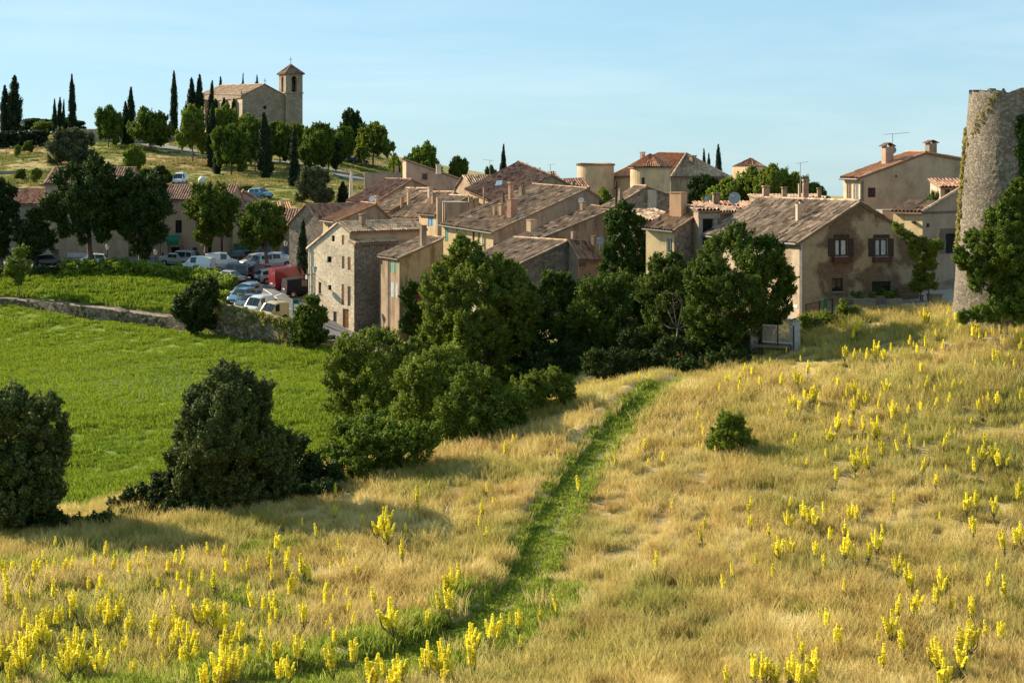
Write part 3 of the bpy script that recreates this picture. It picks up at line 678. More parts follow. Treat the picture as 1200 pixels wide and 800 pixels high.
for lb, D, bp, ls in (('low dark scrub in shade right of the oak cut by the left edge', 70.5, 105, [(82,618,11),(98,615,12),(116,612,11),(132,609,12),(108,622,9)]),
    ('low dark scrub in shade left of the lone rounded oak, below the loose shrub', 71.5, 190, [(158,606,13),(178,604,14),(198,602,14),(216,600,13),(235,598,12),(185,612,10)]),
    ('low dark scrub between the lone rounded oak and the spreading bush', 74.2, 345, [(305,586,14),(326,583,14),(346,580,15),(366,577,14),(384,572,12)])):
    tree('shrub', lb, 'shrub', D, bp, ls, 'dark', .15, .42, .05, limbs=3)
def bare_tree(name, label, bpx, D, tips, r=.06):
    b = onground(bpx, D); rt = empty(name, b, label, 'tree'); mb = MB(); M_ = bark((.22, .195, .165)); rr = random.Random(5)
    f = P(tips[0][0], tips[0][1], D); mb.tube([b-Vector((0, 0, .2)), (b+f)/2, f], [r*1.5, r, r*.7], M_, 6)
    for px, py in tips[1:]:
        e = P(px, py, D+rr.uniform(-.8, .8)); m = (f+e)/2+Vector((0, 0, -.15)); mb.tube([f, m, e], [r*.6, r*.4, r*.12], M_, 5)
        for k in range(6):
            t = m.lerp(e, rr.random()); mb.tube([t, t+Vector((rr.uniform(-.5, .5), rr.uniform(-.3, .3), rr.uniform(-.1, .55)))], [r*.22, r*.07], M_, 4)
    build('trunk', mb, rt, smooth=True)
bare_tree('bare_tree', 'leafless grey dead tree between the dark green trees', 792, 99.2, [(794,385),(782,362),(806,358),(816,372),(788,348),(775,378),(812,385),(800,350)])

# trees of the car park and the row of houses
tree('plane_tree', 'large dark tree before the houses, left one of the big pair', 'tree', 170, 108,
     [(82,212,18),(112,205,18),(70,240,20),(102,235,28,-1),(130,228,20),(78,258,18),(110,260,24,-1),(134,254,18),(64,250,12),(122,276,9),(95,215,18,1)], 'dark', .3, .46, .32, k=.3)
tree('plane_tree', 'large dark tree behind the green awning, right one of the big pair', 'tree', 169.5, 166,
     [(158,215,16),(180,218,15),(150,242,20),(176,245,24,-1),(192,238,10),(160,268,20),(182,272,16,-1),(168,290,12),(146,225,14,1)], 'dark', .3, .46, .3, k=.3)
tree('plane_tree', 'dark tree cut by the left edge of the photo, before the low red roof', 'tree', 173, 2, [(2,225,14),(-8,250,18),(8,262,14),(-4,285,16),(-25,235,20),(14,244,8)], 'dark', .3, .46, .25)
tree('plane_tree', 'small dark tree with a bare trunk before the low red-roofed house', 'tree', 171, 40, [(44,262,14),(28,278,13),(54,280,14),(40,290,13,-1),(46,250,7)], 'dark', .28, .46, .16)
tree('plane_tree', 'bright green plane tree right of the green awning', 'tree', 174, 237, [(236,230,14),(254,228,14),(228,246,13),(248,248,20,-1),(268,242,14),(240,268,13),(260,264,14),(270,255,10),(242,280,8)], 'green', .26, .44, .25, k=.32)
tree('leaning_tree', 'round green tree with leaning trunk before the blue shutters', 'tree', 169, 314, [(304,250,14),(322,252,13),(290,262,13),(312,266,17,-1),(330,265,10),(286,278,9),(322,280,10),(300,284,10),(308,242,9)], 'green', .25, .42, .22, k=.34)
tree('young_tree', 'thin sunlit young tree at the left end of the clipped hedge', 'tree', 160, 22, [(24,296,8),(16,310,9),(30,312,7),(20,325,8),(12,318,6)], 'light', .24, .36, .08, k=.42)
tree('bush', 'dark two-lobed bush against the ivy-clad wall under the car park', 'bush', 142.5, 232, [(238,340,15),(222,352,14),(214,366,12),(236,362,16,-1),(248,350,10),(230,376,13),(244,376,9),(212,355,8)], 'dark', .22, .48, .1)
tree('bush', 'upright green bush at the corner of the tall stone house', 'bush', 136, 362, [(364,356,10),(354,370,11),(374,372,11,.4),(362,385,15,-.6),(352,396,10),(376,392,9),(366,404,11)], 'green', .2, .48, .1)
tree('bush', 'dark low bush in shade below the tall stone house', 'bush', 139, 398, [(384,402,9),(400,404,8),(392,410,8),(412,402,6)], 'dark', .2, .48, .06, limbs=3)
tree('climbing_vine', 'dark leafy vine hanging on the corner of the stained yellow house', 'vine', 138.6, 480, [(478,340,9),(488,338,7),(484,385,9),(496,378,8),(505,392,9),(476,352,8),(499,340,5),(480,372,8),(492,366,6),(474,384,7),(486,358,5)], 'ivy', .17, .5, .06, limbs=3, k=.45)
tree('climbing_vine', 'bright vine trailing down the right gable edge of the gabled house', 'vine', 99.3, 1092,
     [(1052,268,5),(1062,276,6),(1072,284,8),(1084,288,10),(1094,292,6),(1076,300,10),(1086,308,10),(1078,322,9),(1090,330,9),(1074,335,8),(1098,286,4)], 'light', .13, .5, .05, limbs=4, k=.45)
HEDGES = []
def hedge(name, label, line, w, h, mat_, leaf, cov, seed, cat='hedge', top=None):
    """clipped hedge: clumps filling a long box that follows the ground"""
    rng = np.random.default_rng(seed); L = np.array(smooth_line(line, 8)); cl = []
    for (x0, y0), (x1, y1) in zip(L[:-1], L[1:]):
        s = math.hypot(x1-x0, y1-y0); n = max(3, int(s*w*h*6.5)); t = rng.uniform(0, 1, n); nx, ny = -(y1-y0)/s, (x1-x0)/s
        o = rng.uniform(-.5, .5, n)*w; X = x0+(x1-x0)*t+nx*o; Y = y0+(y1-y0)*t+ny*o
        u = rng.uniform(0, 1, n)**.7; cl.append(np.c_[X, Y, gz_np(X, Y)+.1+u*(h-.2), rng.uniform(.22, .42, n)])
    cl = np.concatenate(cl); V, Q, t = leaves(rng, cl, leaf, cov)
    c = L[len(L)//2]; o = link(name, mesh_np(name, V-np.array([c[0], c[1], 0]), Q, [FOL[mat_]], t), None, (c[0], c[1], 0)); tag(o, label, cat); return o
hedge('hedge', 'clipped sunlit green hedge along the top of the grassy bank, below the parked cars',
      W((72,320,165),(110,318,164.5),(150,318,163),(190,322,161),(225,326,159),(250,333,156),(272,343,152.5)), 1.6, 1.6, 'hedge', .22, .5, 41)
hedge('hedge', 'low hedge continuing beside the parked cars above the ivy wall', W((262,350,150),(282,358,147.5),(292,364,146)), 1.4, 1.1, 'hedge', .2, .5, 42)
hedge('hedge', 'dark low hedge in the shade at the left end of the street', W((-30,322,168),(20,322,168),(70,322,166)), 1.5, .9, 'dark', .22, .5, 43)

# ------------------------------------------------------------------ trees on the church hill: a few models, then copies
def model_round(seed, mat_, wide=1.0, low=.12):
    rng = np.random.default_rng(seed); L = []
    for k in range(17):
        a = rng.uniform(0, 6.28); r = rng.uniform(.12, .5)*wide; z = rng.uniform(low+.1, .82); r *= 1.15-.9*max(0, z-.5); L.append((r*math.cos(a)*.7, r*math.sin(a)*.7, z, rng.uniform(.15, .24)*(1.1-.4*abs(z-.55))))
    L.append((0, 0, .82, .16)); L.append((0, 0, .55, .3*wide))
    V, Q, t = leaves(rng, clump_lobes(rng, L, .36, 1.1, .03, .2), .042, .5); me = mesh_np('crown', V, Q, [FOL[mat_]], t)
    mb = MB(); mb.tube([(0, 0, -.06), (0, 0, .2), (.01, 0, .55)], [.026, .02, .012], bark((.16, .12, .085)), 6)
    return me, mb
def model_cyp(seed, ragged=0.0):
    rng = np.random.default_rng(seed); cl = []
    for k in range(210):
        z = rng.uniform(.015, 1)**.9; r = .10*min(1, (z+.03)/.12)*(1-max(0, (z-.4)/.6)**1.7)+.008; a = rng.uniform(0, 6.28)
        q = r*rng.uniform(.35, 1)*(1+ragged*rng.uniform(-.3, .9))*(1+.22*math.sin(a*2+z*23+seed)); cl.append((q*math.cos(a), q*math.sin(a), z*.97, .02+.34*r*rng.uniform(.6, 1.2)))
    V, Q, t = leaves(rng, cl, .03, .45, vert=2.2, aspect=.5, squash=1.6); me = mesh_np('crown', V, Q, [FOL['cyp']], t)
    mb = MB(); mb.tube([(0, 0, -.05), (0, 0, .3)], [.015, .01], bark((.13, .10, .08)), 6); return me, mb
def mesh_of(mb, name):
    me = bpy.data.meshes.new(name); me.from_pydata(mb.v, [], mb.f)
    for m in mb.mats: me.materials.append(m)
    me.polygons.foreach_set('use_smooth', np.ones(len(mb.f), dtype=bool)); me.update(); return me
MODELS = {}
for k_, v_ in {'r1': model_round(1, 'green'), 'r2': model_round(2, 'green', 1.1), 'r3': model_round(3, 'light', .95), 'd1': model_round(4, 'dark', 1.15), 'd2': model_round(5, 'dark', 1.0), 'ol': model_round(6, 'olive', 1.25, .05),
               'b1': model_round(7, 'bright', .9, .1), 'lo': model_round(8, 'green', 1.2, .02), 'c1': model_cyp(11), 'c2': model_cyp(12), 'c3': model_cyp(13, .8), 'lb': model_round(9, 'light', 1.2, .02)}.items():
    MODELS[k_] = (v_[0], mesh_of(v_[1], 'trunk'))
_dim = {k: (float(np.ptp(np.array([v.co[:] for v in m[0].vertices])[:, 0])), max(v.co[2] for v in m[0].vertices)) for k, m in MODELS.items()}
HG = {'cypress_tree': 'cypresses on the church hill', 'deciduous_tree': 'leafy trees on the church hill'}
def hill_tree(model, name, px, yb, yt, wpx, label, D=None, cat='tree', group=True):
    b = onground(px, D) if D else hit(px, yb, 190); top = -(yt-HY)/F*b.y
    w0, h0 = _dim[model]; wpx = wpx*(1.25 if model[0] == 'c' else 1.12); sz = max(.5, (top-b.z)/h0); sx = wpx/F*b.y/w0
    rt = empty(name, b, label, cat, HG.get(name) if group else None); f_ = rnd.uniform(.88, 1.12); rt.scale = (sx*f_, sx/f_, sz); rt.rotation_euler = (rnd.gauss(0, .022), rnd.gauss(0, .022), rnd.uniform(0, 6.28))
    for nm, me in zip(('crown', 'trunk'), MODELS[model]): link(nm, me, rt)
    ORG[rt] = b; return rt
CY, DT = 'cypress_tree', 'deciduous_tree'
hill_tree('c2', CY, 353, 0, 256, 14, 'slim dark cypress against the stone barn gable', 157.5, group=False)
hill_tree('c1', CY, 6, 163, 99, 13, 'tall dark cypress, lower left one of the pair at the far left of the hill')
hill_tree('c3', CY, 17, 163, 87, 21, 'broad ragged cypress, taller of the pair at the far left of the hill')
hill_tree('c1', CY, 64, 158, 115, 6, 'thin cypress, leftmost of three close together behind the grey-green olive tree', 325)
hill_tree('c2', CY, 69, 158, 113, 7, 'thin cypress, middle one of three close together behind the grey-green olive tree', 326)
hill_tree('c1', CY, 73, 158, 115, 5, 'thin cypress, rightmost of three close together behind the grey-green olive tree', 324)
hill_tree('c2', CY, 85, 158, 86, 8, 'tall needle-thin cypress rising behind the olive tree')
hill_tree('c3', CY, 148, 172, 118, 12, 'dark lower cypress leaning against a taller one, left of the hill road')
hill_tree('c1', CY, 153, 171, 101, 12, 'dark pointed cypress with a lower one at its left side')
hill_tree('c2', CY, 204, 157, 82, 9, 'very tall slim cypress standing alone against the sky left of the church')
hill_tree('c3', CY, 225, 158, 90, 14, 'broad dark cypress at the left end of the church nave', 338)
hill_tree('c1', CY, 233, 158, 86, 12, 'dark cypress close beside the broad one at the nave end', 337)
hill_tree('c2', CY, 245, 180, 93, 10, 'dark cypress in front of the left part of the church nave')
hill_tree('c1', CY, 248, 197, 120, 13, 'wide dark cypress below the church, left of a shorter slim one')
hill_tree('c2', CY, 254, 204, 150, 11, 'short slim cypress on the slope right of the wide dark one')
hill_tree('c1', CY, 311, 211, 131, 17, 'big dark cypress on the grass slope below the church front')
hill_tree('c2', CY, 343, 219, 150, 13, 'straight dark cypress on the slope below the bell tower')
hill_tree('c1', CY, 258, 0, 89, 9, 'cypress tip behind the church roof, leftmost of three', 375)
hill_tree('c2', CY, 282, 0, 85, 5, 'thin cypress tip behind the church roof, middle of three', 376)
hill_tree('c3', CY, 301, 0, 87, 8, 'ragged cypress tip behind the church roof, nearest the gable', 374)
hill_tree('c1', CY, 253, 0, 115, 9, 'small clipped cypress against the nave wall, leftmost of three', 336)
hill_tree('c2', CY, 262, 0, 114, 10, 'small clipped cypress against the nave wall, middle of three', 336)
hill_tree('c1', CY, 273, 0, 115, 9, 'small clipped cypress against the nave wall, rightmost of three', 336)
hill_tree('r1', DT, 127, 173, 121, 30, 'round tree in front of the pale churchyard wall')
hill_tree('r2', DT, 177, 178, 123, 46, 'wide round tree beside the hill road')
hill_tree('r3', DT, 226, 193, 120, 38, 'sunlit leafy tree on the slope left of the cypresses below the nave')
hill_tree('r1', DT, 271, 205, 143, 44, 'leafy tree standing before the nave, on the slope right of the short slim cypress')
hill_tree('r3', DT, 262, 190, 120, 32, 'pale leafy tree reaching the nave eaves')
hill_tree('r2', DT, 299, 200, 133, 38, 'leafy tree behind the big dark cypress, its left side showing')
hill_tree('r3', DT, 290, 188, 131, 34, 'light green tree in front of the left half of the church front')
hill_tree('r1', DT, 328, 192, 140, 36, 'leafy tree between the big cypress and the straight one')
hill_tree('r3', DT, 344, 182, 142, 28, 'light tree at the foot of the bell tower')
hill_tree('r1', DT, 371, 203, 141, 44, 'leafy tree at the left of the road bend')
hill_tree('d2', DT, 385, 200, 150, 38, 'dark tree behind the leafy tree at the road bend')
hill_tree('d1', DT, 410, 190, 125, 42, 'tall dark tree right of the church, top against the sky')
hill_tree('r3', DT, 437, 197, 141, 46, 'sunlit round tree right of the tall dark one')
hill_tree('r1', DT, 400, 195, 146, 34, 'mid green tree below the tall dark tree')
hill_tree('ol', 'olive_tree', 85, 194, 148, 60, 'wide grey-green olive tree on the dry slope')
hill_tree('ol', 'olive_tree', 369, 238, 193, 46, 'soft grey-green tree just above the village roofs')
hill_tree('b1', DT, 157, 205, 168, 26, 'pale yellow-green young tree on the dry slope')
hill_tree('d2', DT, 186, 218, 193, 36, 'dark round tree by the white camper van')
hill_tree('d1', DT, 168, 222, 197, 34, 'dark tree on the slope behind the big pair of dark trees')
hill_tree('lo', 'shrub', 33, 180, 164, 13, 'small round shrub before the dark hill hedge', cat='shrub', group=False)
hill_tree('r3', DT, 21, 187, 169, 9, 'tiny young tree on the dry slope at the far left')
hill_tree('lo', 'shrub', 24, 212, 197, 14, 'small dark shrub on the dry slope, left of a thin young tree', cat='shrub', group=False)
hill_tree('r3', DT, 43, 217, 196, 14, 'thin young tree just above the low red roof')
hill_tree('lo', 'shrub', 288, 225, 217, 18, 'low shrub behind the pink gable, beside the parked blue car', cat='shrub', group=False)
hill_tree('c3', CY, 402, 240, 212, 16, 'short dark conifer beside the white spire, above the stone barn')
hill_tree('r2', DT, 498, 0, 163, 44, 'dark round tree behind the pink house, right of the hill', 262)
hill_tree('b1', DT, 463, 0, 178, 22, 'bright young tree left of the pink house', 240)
hill_tree('b1', DT, 475, 0, 182, 14, 'small bright tree touching the pink house wall', 236)
hill_tree('r1', DT, 537, 0, 181, 24, 'small round tree against the sky right of the pink house', 262)
hill_tree('r1', DT, 574, 0, 192, 14, 'tiny tree top between the television aerial and the thin cypress', 262)
hill_tree('c1', CY, 589, 0, 168, 8, 'thin cypress rising alone over the middle roofs', 262)
hill_tree('c2', CY, 633, 0, 196, 5, 'tiny cypress tip beside the roof chimneys', 262)
hill_tree('c1', CY, 825, 0, 173, 7, 'dark cypress behind the hipped roof, leftmost of three', 235)
hill_tree('c3', CY, 831, 0, 178, 7, 'shorter dark cypress behind the hipped roof, middle of three', 236)
hill_tree('c2', CY, 843, 0, 168, 9, 'taller dark cypress right of the hipped roof', 235)
hill_tree('d1', DT, 45, 158, 138, 50, 'dark tree mass behind the hill hedge, left of the three thin cypresses', 352)
hill_tree('r3', DT, 50, 158, 141, 24, 'yellow-green tree before the dark trees behind the hill hedge', 340)
hill_tree('d2', DT, 84, 158, 137, 34, 'dark tree behind the tall needle-thin cypress', 352)
hill_tree('d2', DT, 138, 160, 143, 14, 'dark tree behind the churchyard wall beside the paired cypresses', 345)
# green tree tops in the middle of the village
VG = 'green trees between the chateau and the gabled house'
for px, yt, yb, w, D, mo, lb in ((822,203,240,44,172,'d1','dark green tree below the hipped roof'), (850,205,250,40,160,'b1','bright tree top right of the dark one, behind the satellite dish'),
    (880,192,250,46,162,'b1','bright yellow-green tree top, biggest among the village roofs'), (906,190,250,38,158,'r3','leafy tree top left of the television aerial'),
    (932,200,250,36,158,'r3','green tree top behind the aerial and chimneys'), (957,212,250,30,158,'r1','lowest green tree top beside the sky gap'), (835,222,252,36,140,'b1','low bright bush behind the orange chimney')):
    o = hill_tree(mo, DT, px, 0, yt, w, lb, D, group=False); o['group'] = VG
hill_tree('b1', 'bush', 708, 0, 218, 26, 'small bright bush below the left round tower', 176, cat='bush', group=False)
hill_tree('lo', 'shrub', 1092, 0, 219, 20, 'small green shrub on the terrace under the little dormer house', 112.5, cat='shrub', group=False)
hedge('hedge', 'dark clipped hedge on the church hill below the pair of cypresses', [tuple(hit(px, py)[:2]) for px, py in ((-60,173),(0,173),(30,172),(56,171))], 3, 3.0, 'cyp', .35, .5, 44)
# ------------------------------------------------------------------ houses
WOOD = flat('dark_wood', (.045, .028, .02), .8); BROWN = flat('brown_shutter', (.042, .025, .018), .7); ORANGE = flat('orange_wood', (.36, .155, .05), .7)
GREEN = flat('green_shutter', (.03, .13, .08), .7); PALEG = flat('pale_green_shutter', (.22, .42, .30), .7); TEAL = flat('teal_shutter', (.04, .30, .27), .7); BLUE = flat('blue_shutter', (.16, .33, .50), .7)
DBLUE = flat('dusty_blue_shutter', (.07, .12, .22), .7); GREY = flat('grey_wood', (.25, .24, .22), .8); TAUPE = flat('taupe_shutter', (.16, .11, .075), .8)
DARK = glass((.012, .013, .015)); BLACK = flat('dark_inside', (.008, .008, .009), .9); WHITE = flat('white_frame', (.62, .60, .55), .7); METAL = flat('grey_metal', (.30, .30, .31), .45, .2, .6); ZINC = flat('zinc', (.15, .145, .14), .7, .2, .2)
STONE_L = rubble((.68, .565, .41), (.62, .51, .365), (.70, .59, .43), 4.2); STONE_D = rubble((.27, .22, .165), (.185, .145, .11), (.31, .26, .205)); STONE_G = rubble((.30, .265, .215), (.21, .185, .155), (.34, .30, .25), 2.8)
CREAM = plaster((.62, .50, .32)); YEL = plaster((.66, .55, .33)); BEIGE = plaster((.46, .375, .275)); OLD_SHADE = plaster((.34, .265, .19), .8); GREYP = plaster((.30, .255, .215), .7); PINK = plaster((.46, .35, .285)); WHITEP = plaster((.70, .63, .52)); STAIN = plaster((.40, .315, .19), 1.0); ROSE = plaster((.40, .27, .21)); PALE = plaster((.52, .46, .37))  # the dull plasters also darken walls out of the sun: shade in the colour
CONC = flat('concrete', (.25, .225, .19), .9)
def roof_sheet(mb, A, B, Cc, Dd, kind, tw=.32, rl=.46, amp=.10, clip=None):
    """barrel tiles over the quad A,B (eaves, left to right) C,D (ridge above B and A)"""
    A, B, Cc, Dd = (np.array(q, float) for q in (A, B, Cc, Dd))
    nu = max(2, int(round(max(np.linalg.norm(B-A), np.linalg.norm(Cc-Dd))/tw))); nv = max(1, int(round(max(np.linalg.norm(Dd-A), np.linalg.norm(Cc-B))/rl)))
    nrm = np.cross(B-A, Dd-A); nl = np.linalg.norm(nrm)
    if nl < 1e-6: nrm = np.cross(B-A, Cc-A); nl = np.linalg.norm(nrm)
    nrm /= nl
    if nrm[2] < 0: nrm = -nrm
    rng = np.random.default_rng(int(abs(A[0]*31+A[1]*17+B[2]*7)*10) % 99991)
    k = 4; us = np.linspace(0, 1, nu*k+1); ph = (np.arange(nu*k+1) % k)/k
    prof = amp*np.array([-1.15, .5, 1, .5])[(np.arange(nu*k+1) % k)]
    Vs = []; Qs = []; T = []; off = 0
    tl = rng.normal(.5, .23, (nv, nu))+rng.normal(0, .08, (1, nu)); tl += lowfreq(np.arange(nu)[None, :]*1.0, np.arange(nv)[:, None]*1.6, 4, int(rng.integers(1e6)))*.1
    sag = lambda u, v: .05*np.sin(np.pi*v)*np.sin(np.pi*u)
    for j in range(nv):
        v0, v1 = j/nv, min(1, (j+1.12)/nv); jit = rng.normal(0, .008, nu).repeat(k); jit = np.r_[jit, jit[-1]]
        for v, h in ((v0, .03), (v1, .012)):
            p = (A*(1-v)+Dd*v)[None]*(1-us)[:, None]+(B*(1-v)+Cc*v)[None]*us[:, None]
            p = p+nrm[None]*(prof+h+jit)[:, None]; p[:, 2] -= sag(us, v); Vs.append(p)
        # little front lip of the row
        m = nu*k+1; a = np.arange(m-1)+off; Qs.append(np.c_[a, a+1, a+1+m, a+m]); T.append(np.repeat(np.clip(tl[j], 0, 1), k))
        off += 2*m
    mb.arr(np.concatenate(Vs), np.concatenate(Qs), tiles(kind), np.concatenate(T))
    # slab below
    dn = nrm*.07; lo = [A-dn, B-dn, Cc-dn, Dd-dn]; lo2 = [q-np.array([0, 0, .11]) for q in lo]
    deg = np.linalg.norm(Cc-Dd) < .05
    sm = flat('eaves', (.20, .135, .095), .9)
    if deg:
        mb.face(lo[:3], sm); mb.face([lo2[2], lo2[1], lo2[0]], sm)
        for a, b in ((0, 1), (1, 2), (2, 0)): mb.face([lo2[a], lo2[b], lo[b], lo[a]], sm)
    else: mb.box8([lo2[0], lo2[1], lo2[2], lo2[3], lo[0], lo[1], lo[2], lo[3]], sm)
def ridge(mb, a, b, kind, r=.14):
    a, b = Vector(a), Vector(b); n = max(2, int((b-a).length/.42)); rr = []
    pts = [a.lerp(b, i/n) for i in range(n+1)]
    for i in range(n):
        q0, q1 = pts[i], pts[i+1]+(pts[i+1]-pts[i])*.12; b0 = len(mb.v); t = (q1-q0).normalized(); s = t.cross(Vector((0, 0, 1))).normalized(); up = s.cross(t)
        for q, rad in ((q0, r*1.12), (q1, r*.95)):
            for w in range(6):
                an = math.pi*w/5; mb.v.append(tuple(q+s*(rad*math.cos(an))+up*(rad*math.sin(an)*.8-.02)))
        k = mb.mi(tiles(kind))
        if mb.att is None: mb.att = []
        mb.att += [.5]*(len(mb.f)-len(mb.att)); tv = min(1, max(0, rnd.gauss(.6, .2)))
        for w in range(5): mb.f.append((b0+w, b0+w+1, b0+w+7, b0+w+6)); mb.m.append(k); mb.att.append(tv)
def wall_poly(mb, fr, outer, holes, matl, depth=.2):
    """flat wall in frame fr with rectangular openings and their reveals"""
    A, d, n = fr; q = lambda u, z, o=0: (A.x+d.x*u-n.x*o, A.y+d.y*u-n.y*o, z)
    loops = [[Vector((u, z, 0)) for u, z in outer]]+[[Vector((h[0], h[1], 0)), Vector((h[0], h[3], 0)), Vector((h[2], h[3], 0)), Vector((h[2], h[1], 0))] for h in holes]
    pts = [p for l in loops for p in l]
    for t in tessellate_polygon(loops):
        a, b, c = (pts[i] for i in t)
        if (b-a).cross(c-a).z < 0: b, c = c, b
        mb.face([q(p.x, p.y) for p in (a, b, c)], matl)
    for u0, z0, u1, z1 in holes:
        for (a, b) in (((u0, z0), (u1, z0)), ((u1, z0), (u1, z1)), ((u1, z1), (u0, z1)), ((u0, z1), (u0, z0))):
            mb.face([q(*a), q(*b), q(*b, depth), q(*a, depth)], matl)
class House:
    def __init__(s, name, label, C, a, L, R, base, cat='house', group=None):
        """near corner C=(px,D); a = heading of the right wall in degrees; L,R = px where the left / right wall ends, or ('m', length)"""
        px, D = C; s.D = D; c = P(px, HY, D); s.C = Vector((c.x, c.y)); ar = math.radians(a)
        s.dR = Vector((math.cos(ar), math.sin(ar))); s.dL = Vector((-math.sin(ar), math.cos(ar)))
        s.wR = s.ext(s.C, s.dR, R) if not isinstance(R, tuple) else R[1]
        s.wL = s.ext(s.C, s.dL, L) if not isinstance(L, tuple) else L[1]
        s.base = s.zat(s.C, base); R_ = s.C+s.dR*s.wR; L_ = s.C+s.dL*s.wL; B_ = R_+s.dL*s.wL
        s.c = [s.C, R_, B_, L_]; s.base = min(s.base, min(gz(q.x, q.y) for q in s.c)-.2)
        ctr = (s.C+B_)/2; s.root = empty(name, (ctr.x, ctr.y, gz(s.C.x, s.C.y)), label, cat, group)
        s.holes = {0: [], 1: [], 2: [], 3: []}; s.mat = {0: BEIGE, 1: BEIGE, 2: BEIGE, 3: BEIGE}; s.tops = {}; s.parts = []; s.roof = MB(); s.extra = []; s.planes = []; s.ch = []
    def ext(s, p, d, px): k = (px-600)/F; return (k*p.y-p.x)/(d.x-k*d.y)
    def zat(s, p, py): return -(py-HY)/F*p.y
    def frame(s, w):
        A = s.c[w]; B = s.c[(w+1) % 4]; d = (B-A).normalized(); return A, d, Vector((d.y, -d.x))
    def uz(s, w, px, py):
        A, d, n = s.frame(w); r = ray(px, py); k = (A.x*n.x+A.y*n.y)/(r.x*n.x+r.y*n.y); p = r*k
        return (p.x-A.x)*d.x+(p.y-A.y)*d.y, p.z
    def gable_R(s, eC, apex, eL=None, eR=None, rf=None, kind='old', tw=.30, over=.28, ridge_r=.14, rz=None):
        """gables over walls 0 and 2, ridge along dL; pixel rows for the near eave, far eave, ridge"""
        zC = s.zat(s.C, eC); zL = s.zat(s.c[3], eL) if eL is not None else zC
        u = s.ext(s.C, s.dR, apex[0]); K = s.C+s.dR*u; zK = s.zat(K, apex[1])
        K2 = K+s.dL*s.wL; zK2 = s.zat(K2, rf) if rf is not None else zK+(zL-zC)
        full = u < s.wR-.3
        zR = (s.zat(s.c[1], eR) if eR is not None else zC+(zK-zC)*(0 if abs(2*u-s.wR) < .4 else 0)) if full else zC+(zK-zC)*s.wR/u
        zB = zR+(zL-zC)
        if full: s.tops[0] = [(0, zC), (u, zK), (s.wR, zR)]; s.tops[2] = [(0, zB), (s.wR-u, zK2), (s.wR, zL)]
        else: s.tops[0] = [(0, zC), (s.wR, zR)]; s.tops[2] = [(0, zB), (s.wR, zL)]; 
        s.tops[1] = [(0, zR), (s.wL, zB)]; s.tops[3] = [(0, zL), (s.wL, zC)]
        v3 = lambda q, z: Vector((q.x, q.y, z))
        o = s.dR*over; g = s.dL*.1; sl = (zK-zC)/u*over; ke = (K, zK, K2, zK2) if full else (s.c[1], zR, s.c[2], zB)
        a_ = v3(s.c[3]-o+g, zL-sl+.1); b_ = v3(s.C-o-g, zC-sl+.1); c_ = v3(ke[0]-g, ke[1]+.1); d_ = v3(ke[2]+g, ke[3]+.1)
        roof_sheet(s.roof, a_, b_, c_, d_, kind, tw); s.planes.append((a_, b_, c_))
        if full:
            sr = (zK-zR)/(s.wR-u)*over
            a2 = v3(s.c[1]+o-g, zR-sr+.1); b2 = v3(s.c[2]+o+g, zB-sr+.1); roof_sheet(s.roof, a2, b2, d_, c_, kind, tw); s.planes.append((a2, b2, d_))
        ridge(s.roof, d_+Vector((0, 0, .03)), c_+Vector((0, 0, .03)), kind, ridge_r)
        # verge tiles along the near rake
        ridge(s.roof, b_+Vector((0, 0, .0)), c_+Vector((0, 0, .0)), kind, .1)
        if full: ridge(s.roof, a2, c_, kind, .1)
        return s
    def gable_L(s, eC, apex_py, eR=None, frac=.5, kind='red', tw=.30, eB=None, over=.28):
        """ridge along dR: slopes over walls 0 (towards us) and 2"""
        zC = s.zat(s.C, eC); zR = s.zat(s.c[1], eR) if eR is not None else zC
        K = s.C+s.dL*s.wL*frac; K2 = K+s.dR*s.wR; zK = s.zat(K, apex_py); zK2 = zK+zR-zC
        zL = s.zat(s.c[3], eB) if eB is not None else zC; zB = zL+zR-zC; u = s.wL*frac
        s.tops[0] = [(0, zC), (s.wR, zR)]; s.tops[1] = [(0, zR), (u, zK2), (s.wL, zB)]; s.tops[2] = [(0, zB), (s.wR, zL)]; s.tops[3] = [(0, zL), (s.wL-u, zK), (s.wL, zC)]
        v3 = lambda q, z: Vector((q.x, q.y, z)); o = s.dL*over; g = s.dR*.1; sl = (zK-zC)/u*over; s2 = (zK-zL)/(s.wL-u)*over
        a_ = v3(s.C-o-g, zC-sl+.1); b_ = v3(s.c[1]-o+g, zR-sl+.1); c_ = v3(K2+g, zK2+.1); d_ = v3(K-g, zK+.1)
        roof_sheet(s.roof, a_, b_, c_, d_, kind, tw); s.planes.append((a_, b_, c_))
        e_ = v3(s.c[2]+o+g, zB-s2+.1); f_ = v3(s.c[3]+o-g, zL-s2+.1); roof_sheet(s.roof, e_, f_, d_, c_, kind, tw); s.planes.append((e_, f_, d_))
        ridge(s.roof, d_, c_, kind); ridge(s.roof, a_, d_, kind, .1); ridge(s.roof, f_, d_, kind, .1); return s
    def mono_0(s, e0, e2, kind='old', tw=.30, eR=None):
        """single slope falling towards wall 0; rows for the front eave and the back edge (at corner L)"""
        zC = s.zat(s.C, e0); zL = s.zat(s.c[3], e2); zR = s.zat(s.c[1], eR) if eR is not None else zC; zB = zL+zR-zC
        s.tops[0] = [(0, zC), (s.wR, zR)]; s.tops[1] = [(0, zR), (s.wL, zB)]; s.tops[2] = [(0, zB), (s.wR, zL)]; s.tops[3] = [(0, zL), (s.wL, zC)]
        v3 = lambda q, z: Vector((q.x, q.y, z)); o = s.dL*.25; g = s.dR*.1; sl = (zL-zC)/s.wL*.25
